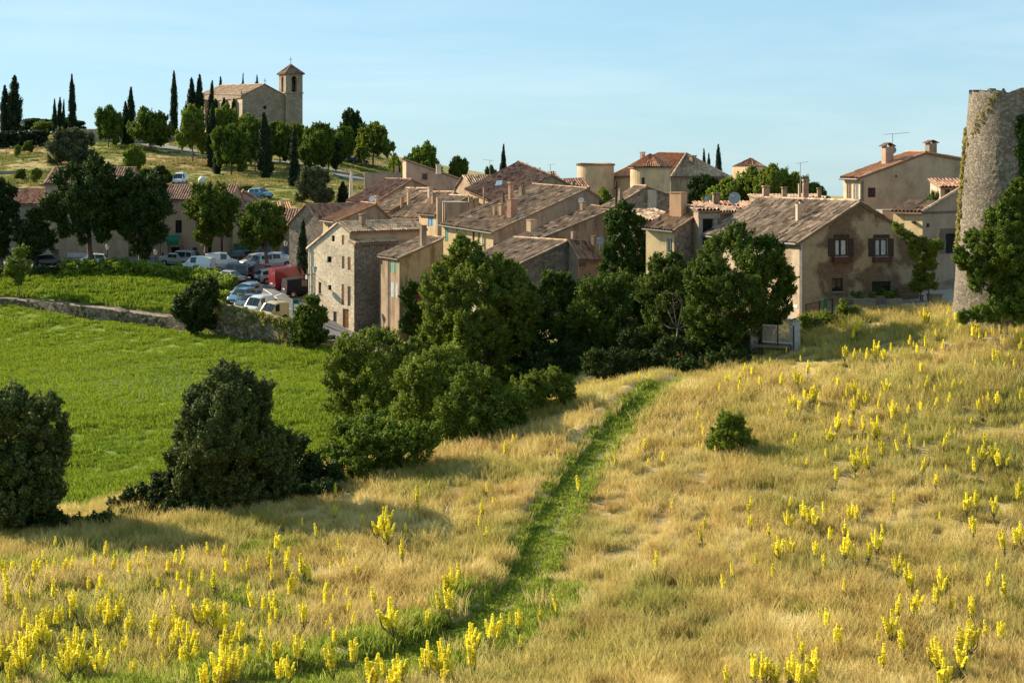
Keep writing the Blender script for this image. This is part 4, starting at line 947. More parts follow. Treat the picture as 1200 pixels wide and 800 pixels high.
        a_ = v3(s.C-o-g, zC-sl+.1); b_ = v3(s.c[1]-o+g, zR-sl+.1); c_ = v3(s.c[2]+g, zB+.1); d_ = v3(s.c[3]-g, zL+.1)
        roof_sheet(s.roof, a_, b_, c_, d_, kind, tw); s.planes.append((a_, b_, c_)); ridge(s.roof, d_, c_, kind, .12); ridge(s.roof, a_, d_, kind, .1); return s
    def flat_top(s, py, kind=None):
        z = s.zat(s.C, py)
        for w in range(4): s.tops[w] = [(0, z), ((s.wR if w % 2 == 0 else s.wL), z)]
        s.is_flat = 1; s.roof.box8([(q.x, q.y, z-.02) for q in s.c]+[(q.x, q.y, z+.1) for q in s.c], CONC); s.planes.append(tuple(Vector((q.x, q.y, z+.1)) for q in s.c[:3])); return s
    def on_roof(s, px, py, k=0):
        a, b, c = s.planes[k]; n = (b-a).cross(c-a); r = ray(px, py); return r*(a.dot(n)/r.dot(n))
    def op(s, w, x0, y0, x1, y1, kind='dark', matl=None, label=None, frame=True):
        u0, z1 = s.uz(w, x0, y0); u1, z0 = s.uz(w, x1, y1); z0b = s.uz(w, x0, y1)[1]; z1b = s.uz(w, x1, y0)[1]
        z0, z1 = (z0+z0b)/2, (z1+z1b)/2; u0, u1 = sorted((u0, u1)); fr = s.frame(w); W_ = (s.wR if w % 2 == 0 else s.wL)
        u0 = max(.08, u0); u1 = min(W_-.08, u1)
        if u1-u0 < .1: return
        s.holes[w].append((u0, z0, u1, z1)); s.parts.append((w, u0, z0, u1, z1, kind, matl, label)); return s
    def box(s, name, w, x0, y0, x1, y1, o, matl, o0=0.0, label=None):
        """thin part fixed on a wall, given by its pixel rectangle and how far it stands out"""
        u0, z1 = s.uz(w, x0, y0); u1, z0 = s.uz(w, x1, y1); mb = MB(); mb.fbox(s.frame(w), min(u0, u1), max(u0, u1), z0, z1, o0, o, matl); s.extra.append((name, mb, label)); return s
    def pipe(s, w, px, y0, y1, r=.05, matl=None):
        u, z1 = s.uz(w, px, y0); _, z0 = s.uz(w, px, y1); A, d, n = s.frame(w); q = A+d*u+n*.09
        mb = MB(); mb.tube([(q.x, q.y, z0), (q.x, q.y, z1)], r, matl or ZINC, 8); mb.box((q.x-n.x*.06, q.y-n.y*.06, (z0+z1)/2), .1, .1, .06, matl or ZINC); s.extra.append(('drainpipe', mb, None)); return s
    def gutter(s, w=3, drop=.02):
        A, d, n = s.frame(w); t = s.tops[w]; q0 = A-d*.1+n*.33; q1 = A+d*(t[-1][0]+.1)+n*.33
        mb = MB(); mb.tube([(q0.x, q0.y, t[0][1]-.12), (q1.x, q1.y, t[-1][1]-.12)], .07, ZINC, 8); s.extra.append(('gutter', mb, None)); return s
    def chimney(s, px, yb, yt, wpx, matl=None, cap='slab', k=0, depth=None, label=None, yaw=None):
        s.ch.append((px, yb, yt, wpx, matl, cap, k, depth, label, yaw)); return s
    def finish(s):
        mb = MB()
        for w in range(4):
            if w not in s.tops: continue
            W_ = s.tops[w][-1][0]; outer = [(0, s.base-.8), (W_, s.base-.8)]+[(u, z) for u, z in reversed(s.tops[w])]
            wall_poly(mb, s.frame(w), outer, s.holes[w], s.mat[w], .22)
        s.wall = build('wall', mb, s.root)
        rf = build('roof', s.roof, s.root) if s.roof.f else None
        for (w, u0, z0, u1, z1, kind, matl, label) in s.parts:
            fr = s.frame(w); m = MB(); ft = .07
            if kind in ('door', 'garage', 'shut'):
                nm = {'door': 'door', 'garage': 'garage_door', 'shut': 'shutter'}[kind]; dp = -.1 if kind != 'shut' else -.05
                m.fbox(fr, u0+.01, u1-.01, z0+.01, z1-.01, dp-.06, dp, matl)
                n = 2 if kind != 'garage' else 4
                for i in range(n):
                    a = u0+(u1-u0)*i/n; b = u0+(u1-u0)*(i+1)/n; m.fbox(fr, a+.03, a+.08, z0+.02, z1-.02, dp, dp+.03, matl); m.fbox(fr, b-.08, b-.03, z0+.02, z1-.02, dp, dp+.03, matl)
                h = z1-z0; k = max(2, int(h/.22)) if kind == 'shut' else 3
                for i in range(k+1):
                    zz = z0+.03+(h-.1)*i/k; m.fbox(fr, u0+.08, u1-.08, zz, zz+.05, dp, dp+.02, matl)
                o = build(nm, m, s.root)
                if label: o['label'] = label
            else:
                fm = matl or WOOD; m.fbox(fr, u0, u1, z0, z0+ft, -.18, -.1, fm); m.fbox(fr, u0, u1, z1-ft, z1, -.18, -.1, fm)
                m.fbox(fr, u0, u0+ft, z0+ft, z1-ft, -.18, -.1, fm); m.fbox(fr, u1-ft, u1, z0+ft, z1-ft, -.18, -.1, fm)
                if kind != 'hole' and u1-u0 > .5: m.fbox(fr, (u0+u1)/2-.035, (u0+u1)/2+.035, z0+ft, z1-ft, -.175, -.105, fm)
                if kind != 'hole' and z1-z0 > .5: m.fbox(fr, u0-.06, u1+.06, z0-.07, z0-.002, .002, .06, CONC)
                o = build('window', m, s.root)
                if label: o['label'] = label
                p = MB(); p.fbox(fr, u0+ft*.5, u1-ft*.5, z0+ft*.5, z1-ft*.5, -.16, -.14, DARK if kind != 'hole' else BLACK); build('pane', p, o)
                if kind == 'curtain':
                    c = MB(); c.fbox(fr, (u0+u1)/2+.05, u1-.06, z0+.08, z1-.1, -.135, -.12, flat('curtain', (.45, .45, .45), .9)); c.fbox(fr, u0+.06, u0+.06+(u1-u0)*.28, z0+.08, z1-.1, -.135, -.12, flat('curtain', (.45, .45, .45), .9)); build('curtain', c, o)
        for nm, m, lb in s.extra:
            o = build(nm, m, s.root)
            if lb: o['label'] = lb
        for (px, yb, yt, wpx, matl, cap, k, depth, label, yaw) in s.ch:
            p = s.on_roof(px, yb, k) if not getattr(s, 'is_flat', 0) else P(px, yb, s.D+.8+(px-600)/F*0); w = wpx/F*p.y/1.25; zt = -(yt-HY)/F*p.y; d = depth or w*.8; m = MB(); matl = matl or OLD_SHADE
            yw = math.atan2(s.dR.y, s.dR.x) if yaw is None else yaw; h = zt-p.z
            ca, sa = math.cos(yw), math.sin(yw); pt = lambda x, y, z: (p.x+x*ca-y*sa, p.y+x*sa+y*ca, z)
            body = .78 if cap != 'plain' else 1.0
            m.box((p.x, p.y, p.z-.7), w, d, .7+h*body, matl, yw)
            if cap == 'slab':
                for x in (-1, 1):
                    for y in (-1, 1): m.box(pt(x*w*.38, y*d*.38, p.z+h*body), w*.2, d*.2, h*.12, matl, yw)
                m.box((p.x, p.y, p.z+h*.9), w*1.22, d*1.22, h*.1, matl, yw)
            elif cap == 'tent':
                for x in (-1, 1): m.box(pt(x*w*.38, 0, p.z+h*body), w*.2, d*.9, h*.08, matl, yw)
                t = tiles('red')
                for sg in (-1, 1):
                    q = [pt(sg*w*.75, -d*.65, p.z+h*.84), pt(sg*w*.75, d*.65, p.z+h*.84), pt(0, d*.65, p.z+h), pt(0, -d*.65, p.z+h)]; m.box8([(a, b, c-.06) for a, b, c in q]+q, t)
            elif cap == 'pots':
                for x in (-.28, .28):
                    b = pt(x*w, 0, p.z+h*body); m.tube([b, (b[0], b[1], p.z+h)], w*.16, tiles('orange'), 8)
            elif cap == 'plain': m.box((p.x, p.y, p.z+h), w*1.12, d*1.12, .06, matl, yw)
            o = build('chimney', m, rf or s.root)
            if label: o['label'] = label
        return s
def aerial(h, px, yt, yb, k=0, arm=14, flip=1):
    """television aerial on a roof, a part of that roof"""
    p = h.on_roof(px, yb, k); zt = -(yt-HY)/F*p.y; m = MB(); s_ = arm/F*p.y
    m.tube([(p.x, p.y, p.z-.2), (p.x, p.y, zt)], .028, METAL, 6)
    m.tube([(p.x-s_*.35*flip, p.y, zt-.05), (p.x+s_*.65*flip, p.y+.1, zt+.1)], .018, METAL, 5)
    for i in range(6):
        t = i/5; x = p.x+s_*flip*(-.35+t); z = zt-.05+.15*t; m.tube([(x, p.y-.28, z), (x, p.y+.28, z)], .011, METAL, 4)
    build('aerial', m, [o for o in h.root.children if o.name.startswith('roof')][0])
def dish(h, px, py, rpx, k=0, yb=None, matl=None):
    """satellite dish on a short mast"""
    p = h.on_roof(px, yb or py+rpx*1.6, k); r = rpx/F*p.y; z = -(py-HY)/F*p.y; m = MB(); mt = matl or flat('dish', (.30, .30, .31), .6)
    m.tube([(p.x, p.y+.1, p.z-.2), (p.x, p.y+.1, z)], .03, METAL, 6)
    c = Vector((p.x, p.y-.1, z)); n = Vector((-.25, -.9, .3)).normalized(); a = n.orthogonal().normalized(); b = n.cross(a); b0 = len(m.v); ki = m.mi(mt); rings = [(0, -.22), (.5, -.14), (.85, -.04), (1, 0)]
    for rr, dz in rings:
        for i in range(16): w = 6.2832*i/16; m.v.append(tuple(c+n*(dz*r)+a*(rr*r*math.cos(w))+b*(rr*r*math.sin(w))))
    for j in range(3):
        for i in range(16): m.f.append((b0+j*16+i, b0+j*16+(i+1) % 16, b0+(j+1)*16+(i+1) % 16, b0+(j+1)*16+i)); m.m.append(ki)
    m.tube([c-b*r*.9, c+n*r*.8], .015, METAL, 5); m.box(tuple(c+n*r*.8-Vector((0, 0, .04))), .08, .08, .09, METAL)
    build('satellite_dish', m, [o for o in h.root.children if o.name.startswith('roof')][0])
# ---------------------------------------------------------------- the right side
h = House('house', 'big gabled house with weathered patchy front, brown shutters and dark tiled roof', (937, 100), 20, ('m', 13.2), ('m', 9.15), 366)
h.mat[0] = patchy((.37, .275, .175), (.165, .108, .066), .45, .52); h.mat[3] = patchy((.40, .32, .22), (.25, .19, .125), .48, .58)  # left wall colour lowered for grime and for the tree's shadow
h.gable_R(284, (1007, 237.5), kind='dark')
for x0, x1 in ((979, 993), (1026, 1040)):
    y0 = 280; h.op(0, x0, y0, x1, 300, 'curtain', BROWN)
    h.box('shutter', 0, x0-8.5, y0-.5, x0-.6, 300.5, .05, BROWN); h.box('shutter', 0, x1+.6, y0-.5, x1+7, 300.5, .05, BROWN)
    h.box('lintel', 0, x0-2.5, y0-5, x1+2, y0-.8, .04, BROWN); h.box('flower_box', 0, x0-4, 301.5, x1+3, 307, .3, flat('rust_box', (.10, .036, .025), .8), .002)
h.op(0, 975, 326, 988, 341.5, 'dark', WOOD); h.op(0, 1022, 329.5, 1044, 342, 'dark', WOOD)
h.pipe(0, 938.5, 287, 368, .055, flat('pale_pipe', (.45, .43, .40), .6)); h.gutter(3)
h.box('sign_plate', 3, 930, 356.8, 935, 361, .03, WHITE)
h.chimney(936, 258, 233, 7.5, PALE, 'tent'); h.finish(); R1 = h
h = House('house', 'tall beige house with orange tiled roof and two capped chimneys beside the round tower', (1008, 118), 20, 988.5, ('m', 11.5), 262)
h.mat[0] = BEIGE; h.mat[3] = CREAM
h.gable_R(208.5, (1084, 180), eL=208, eR=192, kind='orange')
h.op(3, 992, 215.5, 998, 232.5, 'shut', TAUPE); h.op(3, 1000, 216, 1006.5, 233.5, 'shut', GREY); h.op(0, 1017, 220, 1026, 231.3, 'shut', BROWN); h.box('wall_vent', 0, 1049, 205.5, 1051, 207.8, .02, BROWN)
h.gutter(3); h.pipe(0, 1010.5, 212, 262, .05); h.chimney(1040, 191, 167, 13.5, PINK, 'tent', 0); h.chimney(1091, 182.5, 164, 13, GREYP, 'tent', 1)
h.finish(); aerial(h, 1046, 157, 189, 0, 30); dish(h, 1045, 176, 5, 0, 188, flat('dish_pink', (.42, .30, .27), .6)); R2 = h
h = House('house', 'cream house with a sloping tiled edge behind the gabled house, right of its ridge', (1081, 107), 42, 1046.5, ('m', 8), 345)
h.mat[0] = plaster((.40, .31, .24)); h.mat[3] = YEL
h.gable_R(248, (1160, 200), eL=246.5, kind='old')
a_, b_, c_, d_ = (Vector(q) for q in ((h.c[3]-h.dR*.3).to_3d(), (h.C-h.dR*.3-h.dL*.1).to_3d(), (h.C+h.dR*1.9-h.dL*.1).to_3d(), (h.c[3]+h.dR*1.9).to_3d())); zc, zr = h.tops[0][0][1], h.tops[0][-1][1]; g_ = (zr-zc)/h.wR
a_.z = b_.z = zc-.3*g_+.1; c_.z = d_.z = zc+1.9*g_+.1; h.roof = MB(); h.planes = [(a_, b_, c_)]; roof_sheet(h.roof, a_, b_, c_, d_, 'old'); e_ = (h.c[1]-h.dL*.1).to_3d(); e_.z = zr+.1; ridge(h.roof, b_, e_, 'old', .13)
h.roof.box8([(q.x, q.y, zc-.2) for q in h.c]+[(q.x, q.y, zc) for q in h.c], CONC)
h.tops[1] = [(0, zc), (h.wL, zc)]; h.tops[2] = [(0, zc), (h.wR, zc)]; m = MB(); A_, d2, n2 = h.frame(0); qf = lambda u, z, o: (A_.x+d2.x*u-n2.x*o, A_.y+d2.y*u-n2.y*o, z)
m.box8([qf(.3, zc-.5, .03), qf(h.wR, zc-.5, .03), qf(h.wR, zc-.5, .35), qf(.3, zc-.5, .35), qf(.3, zc+.3*g_, .03), qf(h.wR, zr, .03), qf(h.wR, zr, .35), qf(.3, zc+.3*g_, .35)], h.mat[0]); h.extra.append(('parapet', m, None))
h.op(0, 1108, 272, 1122, 297, 'hole', WOOD)
for y0, y1, x0, x1 in ((268, 273, 1102, 1126), (274, 281, 1101, 1107), (282, 289, 1102, 1108), (290, 297, 1101, 1107), (275, 283, 1122.6, 1128), (285, 293, 1122.6, 1127)): h.box('stone_surround', 0, x0, y0, x1, y1, .05, flat('brown_stone', (.16, .105, .075), .9), .002)
h.box('cable_box', 0, 1086, 262, 1088, 266, .1, WOOD); h.box('wall_lamp', 3, 1070, 259, 1073, 262, .2, WOOD); h.finish(); R3 = h
h = House('house', 'little white dormer house with a tiled roof, between the beige house and the round tower', (1102, 114), 12, ('m', 1.6), ('m', 3.4), 236)
h.mat[0] = h.mat[3] = PALE; h.mono_0(219.5, 211.5, 'red'); h.op(0, 1107, 222, 1113, 233, 'dark', WOOD); h.op(0, 1116, 222, 1123, 233, 'dark', flat('dark_red', (.16, .03, .03), .7)); h.finish()
h = House('garden_wall', 'plain pinkish wall block filling the gap below the beige house', (1034, 112), 15, 1022, 1080, 300, 'wall')
h.mat[0] = h.mat[3] = PINK; h.flat_top(247.5); h.finish()
# round tower, hollow at the top, with ivy
def round_tower(name, label, cx, D, profile, matl, wall=.5, roof=None, rim=None, seg=40, ragged=0, cat='tower'):
    c = P(cx, HY, D); base = gz(c.x, c.y)-1.0; rt = empty(name, (c.x, c.y, base+1.0), label, cat); mb = MB(); k = mb.mi(matl); rr = random.Random(3); prof = [(p[1]/F*D, -(p[0]-HY)/F*D) for p in profile]
    if ragged:   # rough masonry: more rings, each stone a little in or out
        zs = np.linspace(prof[0][1], prof[-1][1], 60); prof = [(float(np.interp(z, [p[1] for p in prof], [p[0] for p in prof])), float(z)) for z in zs]; seg = 96
    b0 = 0; n = len(prof)
    for j, (r, z) in enumerate(prof):
        for i in range(seg):
            w = 6.2832*i/seg; dz = (rr.uniform(-1, .25)*ragged if j == n-1 else 0); r = prof[j][0]+(rr.gauss(0, .006) if ragged else 0); mb.v.append((c.x+r*math.cos(w), c.y+r*math.sin(w), z+dz))
    for j in range(n-1):
        for i in range(seg): mb.f.append((j*seg+i, j*seg+(i+1) % seg, (j+1)*seg+(i+1) % seg, (j+1)*seg+i)); mb.m.append(k)
    top = (n-1)*seg; r, z = prof[-1]; b1 = len(mb.v)
    for zz in (None, z-1.2):
        for i in range(seg):
            w = 6.2832*i/seg; mb.v.append((c.x+(r-wall)*math.cos(w), c.y+(r-wall)*math.sin(w), mb.v[top+i][2] if zz is None else zz))
    for i in range(seg):
        i2 = (i+1) % seg; mb.f.append((top+i, top+i2, b1+i2, b1+i)); mb.m.append(k); mb.f.append((b1+i, b1+i2, b1+seg+i2, b1+seg+i)); mb.m.append(k)
    mb.f.append(tuple(b1+seg+i for i in range(seg))); mb.m.append(k)
    build('wall', mb, rt, smooth=False); return rt, c, prof
TW = rubble((.22, .188, .142), (.14, .117, .086), (.19, .164, .125), 6.0)
rt, tc, tprof = round_tower('round_tower', 'tall ruined round stone tower with ivy streaks, at the right edge of the photo', 1182, 92, [(385, 66), (352, 62), (280, 57.5), (200, 51.5), (140, 47), (106, 44.5)], TW, .7, ragged=.3)
def ivy_on_tower(name, label, cl, matn, leaf, cov, seed):
    """cl: (angle deg, py, r_px) spots on the tower skin"""
    zz = [p[1] for p in tprof]; rr = [p[0] for p in tprof]; out = []
    for a, py, r in cl:
        z = -(py-HY)/F*92; rad = np.interp(z, zz, rr); w = math.radians(a); out.append((tc.x+(rad+.02)*math.cos(w), tc.y+(rad+.02)*math.sin(w), z, r/F*92))
    V, Q, t = leaves(np.random.default_rng(seed), out, leaf, cov); o = link(name, mesh_np(name, V-np.array([out[-1][0], out[-1][1], 0]), Q, [FOL[matn]], t), None, (out[-1][0], out[-1][1], 0)); return tag(o, label, 'ivy')
rr_ = random.Random(9); cl = []
for py in np.arange(142, 236, 2.0):
    for k in range(3): cl.append((-88+rr_.gauss(0, 3.5)-max(0, (130-py))*.3, py+rr_.uniform(-2, 2), rr_.uniform(3, 6)))
cl += [(-74+rr_.gauss(0, 6), py, rr_.uniform(3, 6)) for py in np.arange(150, 250, 1.6)]
ivy_on_tower('ivy', 'thick green ivy strip running down the right side of the round tower', cl, 'ivy', .13, .55, 51)
cl = [(170+rr_.gauss(0, 5)+(py-200)*.03, py+rr_.uniform(-2, 2), rr_.uniform(1.5, 4)) for py in np.arange(150, 292, 1.0)]
ivy_on_tower('ivy', 'thin yellowish ivy along the left edge of the round tower', cl, 'dryivy', .11, .4, 52)
cl = [(-122-(py-108)*.8+rr_.gauss(0, 3.5), py+rr_.uniform(-2, 2), rr_.uniform(.8, 2)) for py in np.arange(110, 160, .8)]
ivy_on_tower('ivy', 'dry sparse creeper slanting across the top of the round tower', cl, 'dryivy', .09, .3, 53)

# ---------------------------------------------------------------- the middle of the village
h = House('house', 'small cream house with a big square chimney, behind the leafy trees', (790, 112), 45, 757, 819.5, 330)
h.mat[3] = YEL; h.mat[0] = STONE_D; h.gable_R(270, (835, 240), eL=266.5, kind='old'); h.op(3, 781, 278.5, 787.5, 296, 'dark', WHITE); h.gutter(3)
h.chimney(795, 252, 226, 14.5, plaster((.52, .35, .23)), 'plain', 0, 1.1, 'broad orange-cream square chimney'); h.finish(); M15 = h
h = House('house', 'concrete loft with a dark open doorway, beside the small cream house', (818.5, 112.4), 14, ('m', 3), 841, 330)
h.mat[0] = OLD_SHADE; h.mat[3] = OLD_SHADE; h.mono_0(247, 242.5, 'dark'); h.op(0, 823.5, 256.5, 835.5, 289, 'hole', WOOD); h.box('lintel', 0, 817.5, 250, 843, 255.5, .12, CONC)
h.box('pillar', 0, 818.6, 256, 823, 292, .06, CONC); h.box('pillar', 0, 836, 256, 840.8, 292, .06, CONC); h.finish()
h = House('house', 'low roofed house with orange ridge tiles carrying the largest satellite dish', (826, 117), 6, ('m', 3.6), 890, 300)
h.mat[0] = PALE; h.mat[3] = GREYP; h.mono_0(246, 238, 'red'); h.chimney(839, 239, 226, 9, OLD_SHADE, 'slab'); h.finish(); dish(h, 860.5, 232, 7.2, 0, 243); dish(h, 820.5+8, 233, 3.4, 0, 240)
h = House('house', 'stone wall house end lit from the side, right of the dark doorway', (842, 113), 38, ('m', 2), 866, 320)
h.mat[0] = h.mat[3] = OLD_SHADE; h.mono_0(249, 244.5, 'dark'); h.finish()
h = House('house', 'low house with brown tile roof tucked behind the big square chimney', (752, 124), 22, ('m', 5), 800, 300)
h.mat[0] = h.mat[3] = STONE_D; h.mono_0(259, 247, 'dark'); h.finish()
h = House('house', 'stone gable house with a pale buttress strip, below the right round tower', (717.5, 135), 30, 706, 787, 300)
h.mat[0] = STONE_D; h.mat[3] = WHITEP; h.gable_R(243.5, (757, 219.5), eL=242.5, eR=230, kind='old'); h.op(3, 710.5, 249, 714, 258.5, 'shut', GREY); h.box('buttress', 0, 758, 222.5, 768, 251, .18, plaster((.5, .47, .42)))
h.chimney(727, 236, 220, 5, GREYP, 'slab'); h.finish()
for px, D in ((722, 132),):
    b = onground(px, D); rt = empty('utility_pole', b, 'dark utility pole standing among the roofs above the ivy column', 'pole'); m = MB(); m.tube([b, (b.x, b.y, -(212-HY)/F*D)], [.13, .1], WOOD, 8); build('post', m, rt); m = MB(); m.box((b.x, b.y, -(221-HY)/F*D), .5, .1, .12, WOOD, .4); build('bracket', m, rt)
h = House('house', 'pinkish low house with red tile roof and a cornice, between two ivy-topped trees', (677, 122), 48, ('m', .9), 706, 345)
h.mat[0] = ROSE; h.mat[3] = GREYP; h.mono_0(300, 282, 'red', eR=302); h.box('cornice', 0, 676.5, 301, 690, 305, .15, ROSE)
for x in (679, 682, 685): h.op(0, x, 308, x+1.8, 312.5, 'hole', WOOD)
h.chimney(696, 298, 277, 6.5, OLD_SHADE, 'plain', 0); h.finish(); dish(h, 703, 282, 5, 0, 292, flat('dish', (.30, .30, .31), .6)); M16 = h
h = House('house', 'dark stone gable house half hidden by treetops, its roof nearest the trees', (610, 120), 36, ('m', 7), 686, 345)
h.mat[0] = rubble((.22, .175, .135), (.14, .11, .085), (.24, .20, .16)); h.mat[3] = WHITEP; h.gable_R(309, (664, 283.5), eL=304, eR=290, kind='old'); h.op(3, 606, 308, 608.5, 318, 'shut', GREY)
h.chimney(672, 290, 272, 6, GREYP, 'plain', 1); h.finish()
h = House('house', 'long low-roofed house with teal shutters, roof running up to the right', (604, 129), 40, 582.5, 716, 340)
h.mat[0] = OLD_SHADE; h.mat[3] = CREAM; h.gable_R(292, (735, 238), eL=287.5, kind='old'); h.gutter(3)
h.op(3, 589, 290.5, 592, 306, 'shut', TEAL); h.op(3, 600, 293, 603, 308, 'shut', TEAL); h.op(3, 594, 293, 598, 306, 'dark', WHITE)
h.chimney(623, 271, 258, 12, BEIGE, 'plain', 0); h.chimney(683, 247, 236, 6.5, OLD_SHADE, 'slab', 0); h.finish(); dish(h, 681, 235, 3.6, 0, 245, flat('dish_pale', (.5, .5, .5), .6)); M9 = h
h = House('house', 'yellow house with pale green shutters and a wide tiled roof with brick chimneys', (578, 140), 40, 517.5, 702, 340)
h.mat[0] = GREYP; h.mat[3] = YEL; h.gable_R(272, (687, 222), eL=262.5, rf=217, eR=232, kind='old'); h.gutter(3)
h.op(3, 521.5, 267, 525.5, 283, 'shut', PALEG); h.op(3, 543, 270, 547, 285, 'shut', PALE and CREAM); h.op(3, 553.5, 271, 556, 287, 'dark', WOOD); h.op(3, 560, 272, 562, 284, 'dark', WOOD)
h.pipe(3, 536.5, 266, 300, .06, TAUPE); h.pipe(3, 566, 272, 300, .06, WHITE)
h.chimney(600, 254, 234, 12, plaster((.34, .22, .16)), 'plain', 0); h.chimney(588, 252, 238, 7, OLD_SHADE, 'slab', 0); h.chimney(580, 252, 243, 5, OLD_SHADE, 'plain', 0); h.chimney(612, 228, 216, 7, GREYP, 'pots', 0)
h.chimney(598.5, 235, 213, 6, ROSE, 'slab', 0); h.chimney(590, 240, 226, 2.5, WOOD, 'plain', 0)
h.finish(); M7 = h
h = House('house', 'dark parapet wall house with a tall thin chimney stack, left of the yellow house', (521, 152), 12, ('m', 5), 549, 300)
h.mat[0] = GREYP; h.mat[3] = BEIGE; h.flat_top(238)
h.chimney(551.5, 250, 231, 6.5, OLD_SHADE, 'plain'); h.chimney(558.5, 252, 232.5, 6.5, OLD_SHADE, 'plain'); h.chimney(566, 254, 239, 6, OLD_SHADE, 'slab'); h.chimney(515, 283, 232.5, 7.5, BEIGE, 'plain', 0, None, 'tall thin chimney stack'); h.finish()
h = House('house', 'small house with light blue shutters under a short roof, left of the tall thin chimney', (511, 157), 35, 491, ('m', 7), 300)
h.mat[0] = OLD_SHADE; h.mat[3] = CREAM; h.gable_R(251, (548, 231), eL=249.5, kind='old'); h.op(3, 501.5, 252.5, 508, 265, 'shut', BLUE); h.finish()
h = House('house', 'brown-roofed house directly left of the light blue shutters, its eaves dark', (494, 161), 35, 455, ('m', 9), 300)
h.mat[0] = OLD_SHADE; h.mat[3] = GREYP; h.gable_R(254.5, (532, 226), eL=253.5, kind='old'); h.chimney(508, 240, 226, 5, OLD_SHADE, 'slab'); h.finish()
h = House('house', 'house with dark green shutters under a pale brown roof, behind the tall stone house', (458, 166), 35, 432.5, ('m', 10), 300)
h.mat[0] = OLD_SHADE; h.mat[3] = PALE; h.gable_R(246.5, (503, 222), eL=245.5, kind='old'); h.op(3, 441, 247.5, 446, 259.5, 'shut', GREEN); h.op(3, 447, 247.8, 451, 259.7, 'shut', GREEN)
h.chimney(479, 236, 222, 4.5, BEIGE, 'slab'); h.chimney(471, 240, 231, 4.5, OLD_SHADE, 'slab'); h.chimney(504, 229, 219, 6, PALE, 'slab'); h.finish()
h = House('house', 'cream house under a dark red roof with a white satellite dish, below the hill road', (437, 178), 40, 408, ('m', 13), 300)
h.mat[0] = OLD_SHADE; h.mat[3] = CREAM; h.gable_R(239, (482, 211), eL=234.5, kind='red', rf=210.5); h.chimney(441.5, 246, 229, 4.5, BEIGE, 'slab'); h.finish(); dish(h, 436, 233, 3.6, 0, 240, flat('dish_white', (.7, .7, .7), .5)); M1 = h
h = House('house', 'grey house corner under a bright orange tiled roof, right of the stone barn', (394, 156), 35, 378.5, ('m', 6.5), 330)
h.mat[0] = GREYP; h.mat[3] = CREAM; h.gable_R(259.5, (440, 240), eL=257.5, kind='orange'); h.gutter(3); h.op(3, 384.5, 263, 388.5, 274, 'shut', GREY); h.finish()
h = House('house', 'stone barn with a pointed gable facing left and a dark red roof', (379.5, 160), 52, 339, ('m', 9), 330, 'barn')
h.mat[0] = OLD_SHADE; h.mat[3] = STONE_D
zC = 0; h.gable_L(266, 240.5, eB=262.5, frac=.5, kind='red'); h.finish()
h = House('house', 'pink house with one small window and a roof falling right, below the hill', (476, 207), 8, ('m', 7), 552, 235)
h.mat[0] = h.mat[3] = PINK
zz = [h.zat(h.C, 188), h.zat(h.c[1], 215)]; h.tops = {0: [(0, zz[0]), (h.wR, zz[1])], 1: [(0, zz[1]), (h.wL, zz[1])], 2: [(0, zz[1]), (h.wR, zz[0])], 3: [(0, zz[0]), (h.wL, zz[0])]}
v3 = lambda q, z: Vector((q.x, q.y, z)); a_, b_, c_, d_ = v3(h.c[1]+h.dR*.3-h.dL*.1, zz[1]), v3(h.c[2]+h.dR*.3, zz[1]), v3(h.c[3]-h.dR*.1, zz[0]+.1), v3(h.C-h.dR*.1-h.dL*.1, zz[0]+.1)
roof_sheet(h.roof, a_, b_, c_, d_, 'red', .3); h.planes.append((a_, b_, c_)); ridge(h.roof, a_, d_, 'old', .12)
h.op(0, 494.5, 203.5, 501, 210.5, 'dark', WOOD); h.chimney(514, 197.5, 192.5, 7, WHITEP, 'slab'); h.finish()
h = House('garden_wall', 'grey pink parapet wall with a chimney stub, left of the pink house', (427, 200), 6, ('m', 2.5), 470, 240, 'wall')
h.mat[0] = h.mat[3] = plaster((.36, .29, .25)); h.flat_top(203.5); h.chimney(465, 204, 195, 5, PINK, 'plain'); h.finish()
h = House('house', 'old house with a red patched roof and a skylight, behind the yellow house', (584, 166), 40, 547, ('m', 15), 290)
h.mat[0] = OLD_SHADE; h.mat[3] = CREAM; h.gable_R(238, (645, 206), eL=221, kind='red'); h.chimney(567, 233, 220, 2.5, OLD_SHADE, 'plain'); h.finish()
p = h.on_roof(585, 216); rfm = [o for o in h.root.children if o.name.startswith('roof')][0]; m = MB(); m.box8([tuple(h.on_roof(*q)+Vector((0, 0, z))) for z in (.05, .16) for q in ((580, 219), (588, 218), (589, 213), (582, 213.5))], glass((.18, .24, .30))); build('skylight', m, rfm)
h = House('house', 'long ridge-roofed house against the sky with two chimneys, behind the yellow house', (606, 184), 20, ('m', 7), 662, 280)
h.mat[0] = OLD_SHADE; h.mat[3] = OLD_SHADE; h.gable_L(219, 205.5, kind='old', eR=216)
h.chimney(639.5, 219, 202, 7, OLD_SHADE, 'pots', 0); h.chimney(647.5, 216, 200.5, 5.5, OLD_SHADE, 'pots', 0); h.finish(); aerial(h, 613.5, 192, 209, 0, 10); aerial(h, 645, 193, 207, 0, 9)
h = House('house', 'low red-roofed house against the sky, left of the left round tower', (640, 176), 15, ('m', 5), 690, 280)
h.mat[0] = OLD_SHADE; h.mat[3] = OLD_SHADE; h.gable_L(222, 212, kind='red', eR=220); h.chimney(672, 217, 212, 5, OLD_SHADE, 'slab'); h.finish()
h = House('house', 'ridge-roofed brown house at the sky line above the light blue shutters', (553, 178), 20, ('m', 6), 612, 280)
h.mat[0] = OLD_SHADE; h.mat[3] = OLD_SHADE; h.gable_L(222, 206.5, kind='old'); h.finish(); aerial(h, 574, 188, 207, 0, 12, -1)
